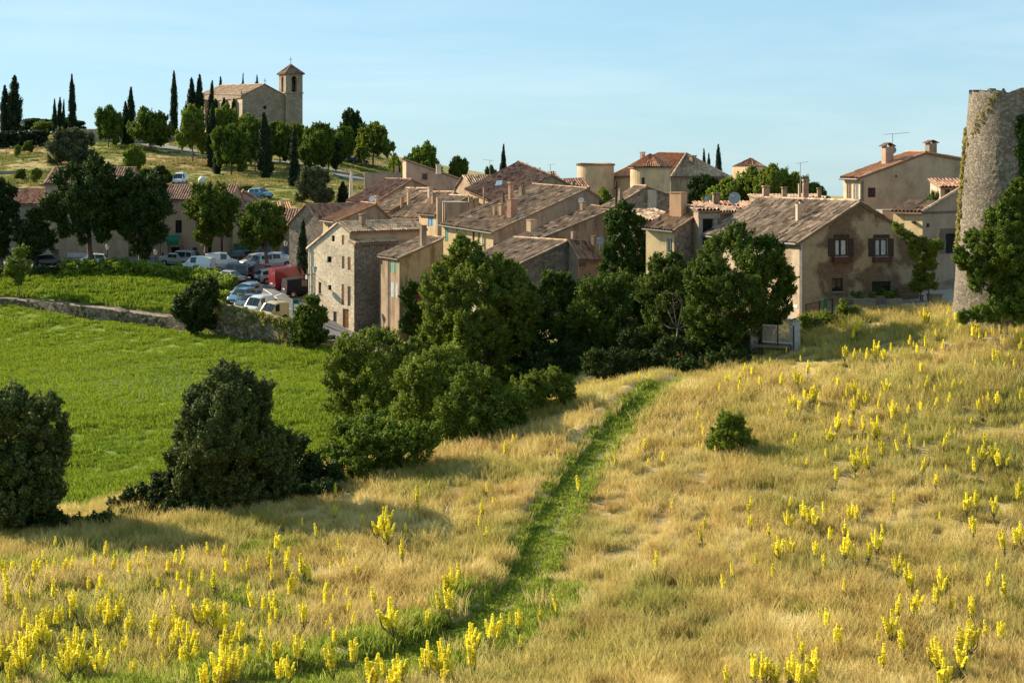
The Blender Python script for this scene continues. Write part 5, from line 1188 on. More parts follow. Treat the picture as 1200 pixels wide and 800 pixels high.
# chateau and its round towers
h = House('chateau', 'large cream house with a hipped roof above the treetops, round towers at its side', (786, 189), 40, 716, 852, 260)
h.mat[0] = OLD_SHADE; h.mat[3] = CREAM
zc = h.zat(h.C, 207); h.tops = {w: [(0, zc), ((h.wR if w % 2 == 0 else h.wL), zc)] for w in range(4)}
K1 = P(804, 179.5, 196); K2 = P(772, 179, 201.5); E = [v3(h.C-(h.dR+h.dL)*.3, zc), v3(h.c[1]+(h.dR-h.dL)*.3, zc), v3(h.c[2]+(h.dR+h.dL)*.3, zc), v3(h.c[3]+(h.dL-h.dR)*.3, zc)]
roof_sheet(h.roof, E[3], E[0], K1, K2, 'orange'); h.planes.append((E[3], E[0], K1)); roof_sheet(h.roof, E[0], E[1], K1, K1, 'tan'); h.planes.append((E[0], E[1], K1)); roof_sheet(h.roof, E[1], E[2], K2, K1, 'old'); roof_sheet(h.roof, E[2], E[3], K2, K2, 'old')
for a_, b_ in ((E[0], K1), (E[1], K1), (E[3], K2), (E[2], K2), (K1, K2)): ridge(h.roof, a_, b_, 'tan')
h.chimney(753, 190, 178, 6, ROSE, 'slab', 0); h.chimney(812, 192, 182, 8, OLD_SHADE, 'slab', 1); h.finish()
def cone_roof(rt, c, r, z, h_, kind):
    mb = MB(); n = 10
    for i in range(n):
        w0, w1 = 6.2832*i/n, 6.2832*(i+1)/n; roof_sheet(mb, (c.x+r*math.cos(w0), c.y+r*math.sin(w0), z), (c.x+r*math.cos(w1), c.y+r*math.sin(w1), z), (c.x, c.y, z+h_), (c.x, c.y, z+h_), kind, .26)
    build('roof', mb, rt)
rt, c, pr = round_tower('round_tower', 'cream round tower joined to the hipped roof house, dark slit window', 762, 184, [(262, 23.5), (195.5, 23.5)], CREAM, .5); cone_roof(rt, c, pr[-1][0]+.3, pr[-1][1], 1.5, 'orange')
m = MB(); q = P(754, 213, 184-2.05); m.box((q.x, q.y, q.z-1.0), .35, .3, 1.5, WOOD, -.3); build('window', m, rt)
rt, c, pr = round_tower('round_tower', 'cream round tower with a flat tiled rim, left of the hipped roof house', 698, 196, [(262, 21.5), (193, 21.5)], plaster((.56, .46, .31)), .4)
m = MB()
for i in range(48):
    w = 6.2832*i/48; r = pr[-1][0]; m.tube([(c.x+(r+.14)*math.cos(w), c.y+(r+.14)*math.sin(w), pr[-1][1]-.02), (c.x+(r-.5)*math.cos(w), c.y+(r-.5)*math.sin(w), pr[-1][1]+.1)], .12, tiles('orange'), 6)
build('roof', m, rt)
h = House('house', 'far small house with a low hipped red roof behind the bright treetops', (882, 205), 30, 858, 898, 250)
h.mat[0] = h.mat[3] = CREAM; zc = h.zat(h.C, 195.5); h.tops = {w: [(0, zc), ((h.wR if w % 2 == 0 else h.wL), zc)] for w in range(4)}; K1 = P(880, 185.5, 208); E = [v3(q, zc) for q in h.c]
for i in range(4): roof_sheet(h.roof, E[i], E[(i+1) % 4], K1, K1, 'red', .3)
h.finish()
h = House('house', 'brick chimneys and low roof peeping over the dark tiled ridge, under the aerial', (890, 135), 8, ('m', 3), 968, 300)
h.mat[0] = h.mat[3] = OLD_SHADE; h.mono_0(233, 229.5, 'dark'); h.chimney(897.5, 232, 217.5, 9, ROSE, 'slab'); h.chimney(919, 232, 219, 7, OLD_SHADE, 'slab'); h.chimney(944, 232, 210, 7.5, ROSE, 'slab'); h.chimney(937, 232, 216, 3.5, PALE, 'plain'); h.chimney(960, 232, 220, 5.5, OLD_SHADE, 'slab'); h.finish(); aerial(h, 938, 191, 231, 0, 14)

# ---------------------------------------------------------------- tall stone house and its neighbours
h = House('stone_house', 'tall pale stone house with orange doors, its long dark side in shade', (415, 145), 45, 361.5, ('m', 9.6), 388)
fr3 = h.frame(3); U = lambda px: h.uz(3, px, 300)[0]; Zt = lambda px, py: h.uz(3, px, py)[1]
uK, uS = U(396.5), U(409.5); zL, zK, zS, zS2, zC = Zt(362, 290), Zt(396.5, 261), Zt(409.5, 272), Zt(409.5, 281), Zt(415, 284.5)
h.mat[3] = STONE_L; h.mat[0] = rubble((.25, .20, .155), (.17, .135, .105), (.28, .235, .19), 3.6); WL = h.wL  # front stone lightened, side stone darkened: sun and shade put into the colours
h.tops = {3: [(0, zL), (uK, zK), (uS, zS), (uS, zS2), (WL, zC)], 0: [(0, zC), (h.wR, zC)], 2: [(0, zL), (h.wR, zL)], 1: [(0, zC), (WL-uS, zS2), (WL-uS, zS), (WL-uK, zK), (WL, zL)]}
pt = lambda u, r, z: v3(h.c[3]-h.dL*u+h.dR*r, z); X = h.wR+.1
K0, K9 = pt(uK, -.12, zK+.1), pt(uK, X, zK+.1)
roof_sheet(h.roof, pt(uS+.3, -.12, zS+.02), pt(uS+.3, X, zS+.02), K9, K0, 'tan'); h.planes.append((pt(uS+.3, -.12, zS+.02), pt(uS+.3, X, zS+.02), K9))
roof_sheet(h.roof, pt(-.3, X, zL-.1), pt(-.3, -.12, zL-.1), K0, K9, 'tan')
roof_sheet(h.roof, pt(WL+.3, -.12, zC-.05), pt(WL+.3, X*.55, zC-.05), pt(uS, X*.55, zS2), pt(uS, -.12, zS2), 'tan'); ridge(h.roof, K0, K9, 'tan')
m = MB(); A0 = h.c[3]-h.dL*uS; wall_poly(m, (A0, h.dR, Vector((h.dR.y, -h.dR.x))), [(0, zS2-.4), (h.wR, zS2-.4), (h.wR, zS), (0, zS)], [], BEIGE); h.extra.append(('upper_wall', m, None))
for x0, y0, x1, y1, k, mt in ((388.7, 276, 392.2, 283, 'hole', WOOD), (383.5, 300.5, 388.5, 307.5, 'hole', WOOD), (373.2, 330.5, 376.2, 344, 'dark', WOOD), (384.5, 334, 388.3, 340, 'hole', WOOD), (390.5, 365, 394.6, 383.5, 'door', TAUPE),
        (400.5, 275.5, 403.6, 287, 'shut', ORANGE), (400.7, 300, 403.7, 315, 'shut', TAUPE), (407.3, 301, 411, 316.5, 'shut', ORANGE), (400.3, 333, 403.5, 357.5, 'shut', ORANGE), (407.3, 335.5, 411, 358.5, 'shut', TAUPE), (401.5, 362, 408.8, 384.5, 'door', ORANGE)):
    h.op(3, x0, y0, x1, y1, k, mt)
h.op(0, 446.5, 306.5, 449.5, 315.5, 'hole', WOOD); h.pipe(3, 363.5, 291, 380, .06, WHITE); h.pipe(0, 453, 288, 376, .05, ZINC)
h.chimney(424.5, 263, 250.5, 8, OLD_SHADE, 'slab', 0, None, None); h.finish(); S2 = h
p = h.frame(3); u, z = h.uz(3, 369, 321); q = p[0]+p[1]*u; b = Vector((q.x, q.y, z)); n3 = Vector((p[2].x, p[2].y, 0))
rt = empty('wall_lantern', b, 'lantern on an iron arm fixed to the lit wall of the tall stone house', 'lamp'); m = MB(); m.tube([b, b+n3*.9], .03, WOOD, 6); m.tube([b-Vector((0, 0, .5)), b+n3*.7], .02, WOOD, 5); build('arm', m, rt); m = MB(); e = b+n3*.9; m.box((e.x, e.y, e.z-.45), .28, .28, .4, WHITE, .4); m.box((e.x, e.y, e.z-.05), .34, .34, .06, WOOD, .4); build('lamp_head', m, rt)
h = House('house', 'stained yellow house with a sloping top edge beside the tall stone house', (468, 140), 30, ('m', 4.2), 519.5, 402)
h.mat[0] = STAIN; h.mat[3] = OLD_SHADE; h.gable_R(302.5, (560, 262), eL=299, kind='old')  # left face darkened to stand for the stone house's cast shadow
for y0, y1, mt in ((301.5+1, 319, PALEG), (330, 348, flat('white_shutter', (.6, .62, .62), .7))): h.op(3, 457.5, y0, 461, y1, 'shut', mt); h.op(3, 463, y0+1, 465.8, y1+1, 'shut', mt)
h.chimney(496, 288, 264.5, 8, GREYP, 'plain', 0, None, 'tall square chimney'); h.pipe(3, 456, 303, 385, .05, ZINC); h.finish(); S3 = h
h = House('porch', 'small balcony porch with pink flowers below the stained yellow house', (505, 139.2), 30, ('m', 1.6), 524, 404)
h.mat[0] = h.mat[3] = OLD_SHADE; h.mono_0(341, 335.5, 'old'); h.finish()
q = P(490, 359, 139.6); rt = empty('balcony', (q.x, q.y, gz(q.x, q.y)), 'white balcony ledge with pot plants, left of the small porch', 'balcony'); m = MB(); m.box((q.x+.2, q.y+.6, q.z+.25), 1.4, .9, .3, PALE, .35); m.box((q.x-.2, q.y+.75, q.z-.05), .15, .5, .3, OLD_SHADE, .35); m.box((q.x+.6, q.y+1.0, q.z-.05), .15, .5, .3, OLD_SHADE, .35); build('ledge', m, rt)
rt = empty('flower_pot', (q.x, q.y+.4, q.z+.55), 'pot of pink flowers on the white balcony ledge', 'flower pot'); m = MB(); m.tube([(q.x, q.y+.4, q.z+.55), (q.x, q.y+.4, q.z+.8)], [.11, .16], ORANGE, 10); build('pot', m, rt)
V, Q, t = leaves(np.random.default_rng(3), [(q.x, q.y+.4, q.z+1.0, .32), (q.x+.25, q.y+.4, q.z+.9, .2)], .1, .6); build_me = mesh_np('blossom', V-np.array([q.x, q.y+.4, q.z+.55]), Q, [flat('pink_petals', (.55, .06, .16), .6)], t); link('blossom', build_me, rt)

# ---------------------------------------------------------------- row of houses along the street
ROW = 182
def rowhouse(label, x0, x1, D, eave, rdg, base, matl, kind, depth=9, ea=None, name='house'):
    h = House(name, label, (x0, D), 2, ('m', depth), x1, base); h.mat = {0: matl, 1: matl, 2: matl, 3: matl}; h.gable_L(eave, rdg, kind=kind, tw=.3, eR=ea); return h
PW = plaster((.40, .31, .235)); PW2 = plaster((.47, .39, .30))
h = rowhouse('low grey house with a rusty red roof at the left end of the row', -45, 52.5, 182, 239, 222, 312, plaster((.33, .315, .28)), 'red')
h.op(0, 3, 285, 7, 304, 'dark', WOOD); h.op(0, 25, 255, 30, 266, 'shut', GREY); h.finish()
h = rowhouse('tall grey house half hidden by the large dark trees, next to the low grey house', 53, 150, 181.5, 215, 197, 312, plaster((.36, .32, .265)), 'red')
h.mat[0] = PW2; h.op(0, 60, 292, 69, 308, 'door', TAUPE); h.op(0, 78, 295, 102, 308, 'garage', WHITE); h.op(0, 68, 225, 74, 236, 'dark', WOOD); h.finish()
h = rowhouse('beige house with brown garage openings between the two large dark trees', 150.5, 188, 182.3, 240, 226, 312, PW, 'red')
h.op(0, 151.5, 290, 166, 310, 'garage', BROWN); h.op(0, 168, 292, 176, 310, 'door', BROWN); h.op(0, 153, 272, 159, 282, 'shut', TAUPE); h.finish()
h = rowhouse('shop house with a green awning and dark shop front, red roof above', 188.5, 272, 181.8, 234, 217.5, 312, PW, 'red')
h.op(0, 200.5, 289.5, 210.5, 309, 'hole', WOOD); h.op(0, 225.5, 290, 231, 305, 'shut', flat('dark_green_door', (.03, .06, .035), .7)); h.op(0, 205.5, 258, 213, 273, 'dark', WOOD); h.op(0, 188.9+.8, 296, 192, 304, 'dark', WOOD); h.op(0, 243, 288, 248, 300, 'dark', WOOD)
BR = flat('brick_red', (.27, .12, .075), .9); h.box('pilaster', 0, 197, 287, 200, 310, .08, BR); h.box('pilaster', 0, 211, 287, 215.5, 310, .08, BR)
fr = h.frame(0); u0, z1 = h.uz(0, 196, 275.5); u1, z0 = h.uz(0, 211.5, 286.5); m = MB(); gm = flat('awning_green', (.010, .13, .075), .8); A, d, n = fr
qq = lambda u, o, z: (A.x+d.x*u+n.x*o, A.y+d.y*u+n.y*o, z)
N_ = 8
for i in range(N_):
    a0, a1 = math.pi/2*i/N_, math.pi/2*(i+1)/N_; f = lambda a: (1.3*math.sin(a), z1-(z1-z0)*.75*(1-math.cos(a)))
    (o0, za), (o1, zb) = f(a0), f(a1); m.box8([qq(u0, o0+.02, za-.03), qq(u1, o0+.02, za-.03), qq(u1, o1+.02, zb-.03), qq(u0, o1+.02, zb-.03), qq(u0, o0+.02, za), qq(u1, o0+.02, za), qq(u1, o1+.02, zb), qq(u0, o1+.02, zb)], gm)
m.box8([qq(u0, 1.3, z0), qq(u1, 1.3, z0), qq(u1, 1.34, z0), qq(u0, 1.34, z0), qq(u0, 1.3, z0+.45), qq(u1, 1.3, z0+.45), qq(u1, 1.34, z0+.45), qq(u0, 1.34, z0+.45)], gm)
h.extra.append(('awning', m, None)); h.finish()
h = rowhouse('beige garage house with a wide green garage door', 272.4, 306, 181.5, 247, 235, 312, PW2, 'red'); h.op(0, 272.9+.5, 285.5, 289, 309, 'garage', GREEN); h.op(0, 293.5, 286, 296.5, 304, 'shut', PALEG); h.finish()
h = rowhouse('dark stone house with dusty blue shutters behind the leaning tree', 306.4, 350, 180.5, 260, 246, 312, STONE_D, 'red'); h.op(0, 308.5, 285.5, 316.5, 300, 'shut', DBLUE); h.op(0, 333, 285.5, 337.5, 300, 'shut', DBLUE); h.op(0, 320, 290, 327, 309, 'door', TAUPE); h.finish()
h = House('house', 'mauve-pink gable end rising behind the garage house roof', (275, 192), 10, ('m', 7), 309, 280); h.mat[0] = h.mat[3] = plaster((.42, .33, .295)); h.gable_R(236, (285, 224.5), eR=238, kind='red'); h.finish()
h = House('house', 'small house roof end behind the large dark trees, pale wall', (128, 196), 8, ('m', 8), 160, 280); h.mat[0] = h.mat[3] = GREYP; h.gable_R(214, (146, 201), eR=214, kind='red'); h.finish()
h = House('house', 'low red roof with a short pale wall, between the pink gable and the stone barn', (308, 190), 12, ('m', 5), 342, 280); h.mat[0] = h.mat[3] = PALE; h.mono_0(246, 238, 'orange'); h.chimney(331, 247, 234, 5, PALE, 'slab'); h.finish()

# ---------------------------------------------------------------- church
CH = rubble((.32, .25, .175), (.265, .205, .14), (.33, .265, .19), 3.6)
h = House('church', 'stone church on the hill with a square bell tower, arched belfry and tiled roofs', (284, 340), 31, 234.5, 334, 160, 'church')
h.mat = {0: CH, 1: CH, 2: CH, 3: rubble((.48, .40, .285), (.41, .335, .24), (.49, .42, .31), 3.6)}; h.gable_R(112, (310, 99), eL=110.5, eR=112, rf=100.5, kind='old', tw=.5)  # nave side is a lighter copy of the stone, sunlight in its colour
u, z = h.uz(0, 310.3, 126); A, d, n = h.frame(0); m = MB(); c0 = A+d*u; pts = []
b0 = 0
for rr, o in ((.55, .03), (.42, .03), (.42, -.1)):
    for i in range(16): w = 6.2832*i/16; m.v.append((c0.x+d.x*rr*math.cos(w)+n.x*o, c0.y+d.y*rr*math.cos(w)+n.y*o, z+rr*math.sin(w)))
ks, kd = m.mi(CONC), m.mi(BLACK)
for i in range(16):
    j = (i+1) % 16; m.f.append((i, j, 16+j, 16+i)); m.m.append(ks)
m.f.append(tuple(16+i for i in range(16))); m.m.append(kd); m.v = m.v[:32]
h.extra.append(('round_window', m, None))
for x in (243, 254, 265, 276): h.box('buttress', 3, x-1.2, 117, x+1.2, 150, .9, CH)
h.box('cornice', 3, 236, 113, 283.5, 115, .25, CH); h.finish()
rf = [o for o in h.root.children if o.name.startswith('roof')][0]
def cross(parent, p, hgt):
    m = MB(); m.box((p.x, p.y, p.z), .12, .12, hgt, METAL); m.box((p.x, p.y, p.z+hgt*.62), hgt*.5, .1, .12, METAL, .5); build('cross', m, parent)
cross(rf, P(310.5, 99, 345), 1.3)
# bell tower as a part of the church
c0 = P(335, HY, 344.5); ar = math.radians(31); dR, dL = Vector((math.cos(ar), math.sin(ar))), Vector((-math.sin(ar), math.cos(ar))); wt = 4.05; cs = [Vector((c0.x, c0.y)), Vector((c0.x, c0.y))+dR*wt, Vector((c0.x, c0.y))+(dR+dL)*wt, Vector((c0.x, c0.y))+dL*wt]
zt = -(86-HY)/F*344.5; zb = gz(c0.x, c0.y)-2; mb = MB()
for i in range(4):
    A, B = cs[i], cs[(i+1) % 4]; d = (B-A).normalized(); n = Vector((d.y, -d.x)); o0 = -(107.5-HY)/F*344.5; o1 = -(89-HY)/F*344.5; u0, u1 = wt*.5-.62, wt*.5+.62; arch = o1-.62
    hole = [(u0, o0), (u1, o0)]+[(wt*.5+.62*math.cos(math.pi*k/8), arch+.62*math.sin(math.pi*k/8)) for k in range(9)]
    outer = [(0, zb), (wt, zb), (wt, zt), (0, zt)]; loops = [[Vector((u, z, 0)) for u, z in outer], [Vector((u, z, 0)) for u, z in hole]]; pts = loops[0]+loops[1]; mt = h.mat[0]
    for t in tessellate_polygon(loops):
        a, b, c = (pts[k] for k in t)
        if (b-a).cross(c-a).z < 0: b, c = c, b
        mb.face([(A.x+d.x*p.x, A.y+d.y*p.x, p.y) for p in (a, b, c)], mt)
    for k in range(len(hole)):
        a, b = hole[k], hole[(k+1) % len(hole)]; mb.face([(A.x+d.x*a[0], A.y+d.y*a[0], a[1]), (A.x+d.x*b[0], A.y+d.y*b[0], b[1]), (A.x+d.x*b[0]-n.x*.6, A.y+d.y*b[0]-n.y*.6, b[1]), (A.x+d.x*a[0]-n.x*.6, A.y+d.y*a[0]-n.y*.6, a[1])], mt)
    for z_, hh, oo in ((-(109.5-HY)/F*344.5, .3, .16), (zt-.25, .27, .2)): mb.fbox((A, d, n), -oo, wt+oo, z_, z_+hh, .003, oo, mt)
ctr = (cs[0]+cs[2])/2; mb.face([(q.x, q.y, -(108-HY)/F*344.5) for q in cs], BLACK)
bt = build('bell_tower', mb, h.root)
m = MB(); m.tube([(ctr.x, ctr.y, zt-3.3), (ctr.x, ctr.y, zt-2.9), (ctr.x, ctr.y, zt-2.2), (ctr.x, ctr.y, zt-2.0)], [.62, .5, .34, .1], flat('bronze', (.10, .08, .045), .4, .2, .8), 12); m.box((ctr.x, ctr.y, zt-1.95), wt*.9, .15, .15, WOOD, ar); build('bell', m, bt)
m = MB(); E = [v3(q+(q-ctr).normalized()*.55, zt) for q in cs]; ap = Vector((ctr.x, ctr.y, zt+2.2))
for i in range(4): roof_sheet(m, E[i], E[(i+1) % 4], ap, ap, 'red', .45); 
for i in range(4): ridge(m, E[i], ap, 'red', .16)
tr_ = build('tower_roof', m, bt)
cr = MB(); cr.box((ap.x, ap.y, ap.z), .1, .1, 1.6, METAL); cr.box((ap.x, ap.y, ap.z+1.0), .8, .1, .1, METAL, .5); build('cross', cr, bt)
# ------------------------------------------------------------------ vehicles
RUBBER = flat('tyre_rubber', (.012, .012, .013), .85); RIM = flat('rim', (.35, .35, .36), .35, .1, .7); CARGLASS = glass((.02, .026, .03)); LAMP = glass((.55, .55, .52)); RED = flat('tail_red', (.30, .012, .01), .3); PLASTIC = flat('black_plastic', (.02, .02, .021), .6)
# stations along the length: (x, sill z, belt z, roof z, half width belt, half width roof, zone to the next station)
KINDS = {
 'hatch': (4.0, 1.70, [(-.5, .42, .80, .80, .88, .86, 'tail'), (-.485, .30, .92, .96, .95, .8, 'rearglass'), (-.40, .24, .95, 1.40, .99, .70, 'cabin'), (-.12, .2, .93, 1.50, 1, .74, 'cabin'), (.10, .2, .92, 1.46, 1, .74, 'windscreen'), (.27, .22, .93, .97, .99, .86, 'hood'), (.42, .25, .84, .88, .96, .80, 'hood'), (.49, .32, .66, .70, .86, .72, 'nose'), (.5, .40, .58, .60, .80, .66, '')]),
 'mpv': (4.3, 1.76, [(-.5, .42, .85, .85, .90, .88, 'tail'), (-.49, .30, 1.0, 1.02, .96, .84, 'rearglass'), (-.44, .25, 1.03, 1.58, .99, .74, 'cabin'), (-.1, .22, 1.0, 1.67, 1, .77, 'cabin'), (.14, .22, .98, 1.58, 1, .76, 'windscreen'), (.33, .24, .97, 1.01, .98, .86, 'hood'), (.44, .27, .86, .90, .95, .8, 'hood'), (.495, .33, .68, .72, .86, .72, 'nose'), (.5, .40, .6, .62, .8, .66, '')]),
 'wagon': (4.45, 1.74, [(-.5, .42, .80, .80, .9, .86, 'tail'), (-.49, .30, .93, .96, .95, .82, 'rearglass'), (-.43, .25, .95, 1.38, .99, .7, 'cabin'), (-.1, .2, .93, 1.47, 1, .74, 'cabin'), (.08, .2, .92, 1.43, 1, .73, 'windscreen'), (.24, .22, .92, .96, .99, .86, 'hood'), (.42, .25, .82, .86, .96, .8, 'hood'), (.49, .32, .64, .68, .86, .72, 'nose'), (.5, .4, .56, .58, .8, .66, '')]),
 'saloon': (4.4, 1.72, [(-.5, .42, .78, .80, .9, .8, 'tail'), (-.49, .3, .92, .97, .96, .84, 'hood'), (-.36, .25, .94, .99, .98, .86, 'rearglass'), (-.22, .2, .93, 1.38, 1, .7, 'cabin'), (-.06, .2, .92, 1.43, 1, .73, 'cabin'), (.07, .2, .91, 1.39, 1, .72, 'windscreen'), (.22, .22, .91, .95, .99, .86, 'hood'), (.42, .25, .81, .85, .96, .8, 'hood'), (.49, .32, .64, .68, .86, .72, 'nose'), (.5, .4, .56, .58, .8, .66, '')]),
 'suv': (4.6, 1.86, [(-.5, .5, .9, .92, .92, .9, 'tail'), (-.49, .42, 1.05, 1.08, .97, .86, 'rearglass'), (-.45, .38, 1.08, 1.66, .99, .78, 'cabin'), (-.1, .35, 1.06, 1.74, 1, .8, 'cabin'), (.08, .35, 1.05, 1.68, 1, .79, 'windscreen'), (.2, .36, 1.06, 1.12, .99, .88, 'hood'), (.43, .38, 1.0, 1.04, .97, .86, 'hood'), (.495, .42, .82, .86, .92, .82, 'nose'), (.5, .46, .74, .76, .88, .8, '')]),
 'minivan': (4.2, 1.70, [(-.5, .40, 1.0, 1.02, .96, .9, 'tail'), (-.495, .30, 1.05, 1.72, .98, .84, 'panel'), (-.05, .22, 1.05, 1.84, 1, .84, 'cabin'), (.16, .22, 1.02, 1.74, 1, .8, 'windscreen'), (.31, .24, 1.0, 1.04, .98, .86, 'hood'), (.45, .27, .82, .86, .95, .8, 'nose'), (.5, .36, .62, .64, .84, .7, '')]),
 'van': (5.2, 1.95, [(-.5, .42, 1.2, 1.22, .98, .94, 'tail'), (-.495, .36, 1.25, 2.28, .99, .90, 'panel'), (.12, .3, 1.25, 2.36, 1, .90, 'cabin'), (.24, .3, 1.2, 2.22, 1, .86, 'windscreen'), (.38, .32, 1.14, 1.2, .98, .86, 'hood'), (.47, .34, .94, .98, .95, .82, 'nose'), (.5, .42, .66, .68, .86, .74, '')]),
 'pickup': (4.4, 1.68, [(-.5, .45, .86, .88, .96, .92, 'tail'), (-.495, .4, .9, .92, .98, .94, 'hood'), (-.08, .36, .92, .94, .98, .94, 'rearglass'), (-.07, .35, .98, 1.62, 1, .8, 'cabin'), (.12, .35, .98, 1.66, 1, .8, 'windscreen'), (.24, .36, 1.0, 1.04, .98, .86, 'hood'), (.44, .38, .9, .94, .96, .82, 'nose'), (.5, .44, .66, .68, .86, .74, '')]),
}
def make_car(kind, label, cat, px, py, yaw, col, D=None, name=None, sc_=1.0, group='vehicles parked along the street', rough=.4):
    p = onground(px, D) if D else hit(px, py, 120, 330); L_, W_, st = KINDS[kind]; L_ *= sc_*.88; W_ *= .93; z0 = .05
    e = 1.2; gx, gy = (gz(p.x+e, p.y)-gz(p.x-e, p.y))/(2*e), (gz(p.x, p.y+e)-gz(p.x, p.y-e))/(2*e)
    gx, gy = max(-.1, min(.1, gx)), max(-.1, min(.1, gy)); up = Vector((-gx, -gy, 1)).normalized(); fw = Vector((math.cos(math.radians(yaw)), math.sin(math.radians(yaw)), 0)); fw = (fw-up*fw.dot(up)).normalized(); sd = up.cross(fw)
    rt = empty(name or cat.replace(' ', '_'), p+Vector((0, 0, z0)), label, cat, group); rt.rotation_euler = Matrix((fw, sd, up)).transposed().to_euler(); ORG[rt] = Vector((0, 0, 0))
    M_ = paint(col, rough); B = MB(); G = {'windscreen': MB(), 'rear_window': MB(), 'side_window': MB(), 'side_window ': MB()}
    ring = []
    for (x, s, b, r, wb, wr, z) in st:
        x *= L_; h = W_/2*wb; hr = W_/2*wr; m_ = s+(b-s)*.45
        if r-b < .08: pr = [(h*.86, s), (h, m_), (h*.97, b), (hr, r), (hr*.55, r+.015)]
        else: pr = [(h*.86, s), (h, m_), (h*.97, b), (hr+.02, r-.07), (hr*.82, r)]
        pr += [(0, r+(.03 if r-b > .08 else .02))]
        ring.append([(x, y, zz) for y, zz in pr]+[(x, -y, zz) for y, zz in reversed(pr[:-1])])
    n = len(ring[0])
    for j in range(len(ring)-1):
        zn = st[j][6]
        for i in range(n-1):
            q = [ring[j][i], ring[j+1][i], ring[j+1][i+1], ring[j][i+1]]; side = i in (2, n-4); topf = 3 <= i <= n-5
            tgt = B; mt = M_
            if zn == 'windscreen' and (topf): tgt, mt = G['windscreen'], CARGLASS
            elif zn == 'rearglass' and topf: tgt, mt = G['rear_window'], CARGLASS
            elif zn == 'cabin' and side: tgt, mt = G['side_window' if i == 2 else 'side_window '], CARGLASS
            elif i in (0, n-2): mt = PLASTIC if zn == 'tail' else M_
            if tgt is not B:   # glass sits inside a painted surround
                c = sum((Vector(v) for v in q), Vector())/4; f = .9 if zn == 'cabin' else .985; inn = [tuple(c+(Vector(v)-c)*f) for v in q]; tgt.face(inn, mt)
                for k in range(4): B.face([q[k], q[(k+1) % 4], inn[(k+1) % 4], inn[k]], M_)
            else: tgt.face(q, mt)
        q = [ring[j][0], ring[j][n-1], ring[j+1][n-1], ring[j+1][0]]; B.face(q, PLASTIC)
    B.face(list(reversed(ring[0])), M_); B.face(ring[-1], M_)
    # bumpers, mirrors, wheel arches, plates
    xf, xr = L_*.5, -L_*.5
    B.box((xf-.02, 0, .36), .12, W_*.84, .2, PLASTIC); B.box((xr+.02, 0, .40), .12, W_*.88, .2, PLASTIC)
    B.box((xr-.045, 0, .68), .02, .5, .11, WHITE); B.box((xf+.045, 0, .42), .02, .5, .11, WHITE)
    ws = [s for s in st if s[6] == 'windscreen'][0]
    for sg in (-1, 1): B.box((ws[0]*L_+.35, sg*(W_/2+.07), ws[2]+.02), .1, .18, .13, M_)
    wr = .33 if kind in ('van', 'suv', 'pickup') else .30; wx = (L_*.31, -L_*.30)
    for x in wx:
        for sg in (-1, 1):
            k = B.mi(PLASTIC); b0 = len(B.v); N = 14; y = sg*(W_/2*.985)
            B.v.append((x, y, wr))
            for i in range(N): w = 6.2832*i/N; B.v.append((x+(wr+.06)*math.cos(w), y+sg*.012, max(.2, wr+(wr+.06)*math.sin(w))))
            for i in range(N): B.f.append((b0, b0+1+i, b0+1+(i+1) % N)); B.m.append(k)
    bd = build('body', B, rt)
    for k, g in G.items():
        if g.f: build(k.strip(), g, rt)
    for x in wx:
        for sg in (-1, 1):
            w = MB(); w.tube([(x, sg*(W_/2-.17), wr), (x, sg*(W_/2+.025), wr)], wr, RUBBER, 16); o = build('wheel', w, rt)
            r = MB(); r.tube([(x, sg*(W_/2+.0), wr), (x, sg*(W_/2+.04), wr)], wr*.62, RIM, 12); build('rim', r, o)
    for sg in (-1, 1):
        w = MB(); zf = st[-2][3]-.02 if kind != 'van' else .86; w.box((xf-.10, sg*W_*.33, zf-.09), .2, .32, .13, LAMP); build('headlight', w, rt)
        w = MB(); w.box((xr+.02, sg*W_*.42, st[0][2]-.12), .1, .14, .26, RED); build('tail_light', w, rt)
    return rt
C_ = make_car
SIL, WHT, GRY = (.36, .37, .38), (.66, .67, .66), (.16, .17, .18)
C_('suv', 'silver grey off-road car near the shop front, behind the clipped hedge', 'car', 225, 312, -20, (.26, .28, .29))
C_('saloon', 'pale grey-green car left of the silver off-road car, mostly behind the hedge', 'car', 207, 311, -10, (.30, .33, .28), D=176)
C_('minivan', 'white van roof showing just above the clipped hedge', 'van', 231, 321, 165, WHT, D=168)
C_('pickup', 'small white open truck left of the white box van', 'truck', 247, 317, 200, WHT, D=175, name='small_truck')
C_('minivan', 'tall white box van parked before the beige house wall', 'van', 260, 318, 12, (.70, .70, .69), D=174.5)
C_('hatch', 'dark hatchback in the shade right of the tall white box van', 'car', 277, 308, 185, (.03, .035, .045), D=178)
C_('hatch', 'black hatchback in the shade before the green garage door', 'car', 291, 309, 190, (.015, .016, .02), D=178)
C_('mpv', 'dark grey family car with pale bonnet standing across the car park entrance', 'car', 272, 327.5, 178, (.09, .105, .11), D=163)
C_('saloon', 'silver saloon half hidden behind the hedge, below the dark grey family car', 'car', 266, 335, 150, SIL, D=158.5)
C_('hatch', 'silver hatchback parked facing us right of the black hatchback', 'car', 298, 316.5, 212, SIL, D=174)
C_('hatch', 'pale blue hatchback facing us beside the silver hatchback', 'car', 306, 318, 218, (.28, .37, .50), D=172)
C_('mpv', 'white hatchback parked in front of the blue shutters', 'car', 326, 315, 0, WHT, D=171.5)
C_('hatch', 'maroon car, first in the row beside the white parking line', 'car', 311, 326, 38, (.13, .018, .022), D=163.6)
C_('hatch', 'small silver grey car between the maroon car and the red van', 'car', 319, 331, 36, (.33, .35, .34), D=161)
C_('van', 'big red panel van in the row of parked cars', 'van', 340, 339, 32, (.20, .012, .022), D=157, sc_=.86)
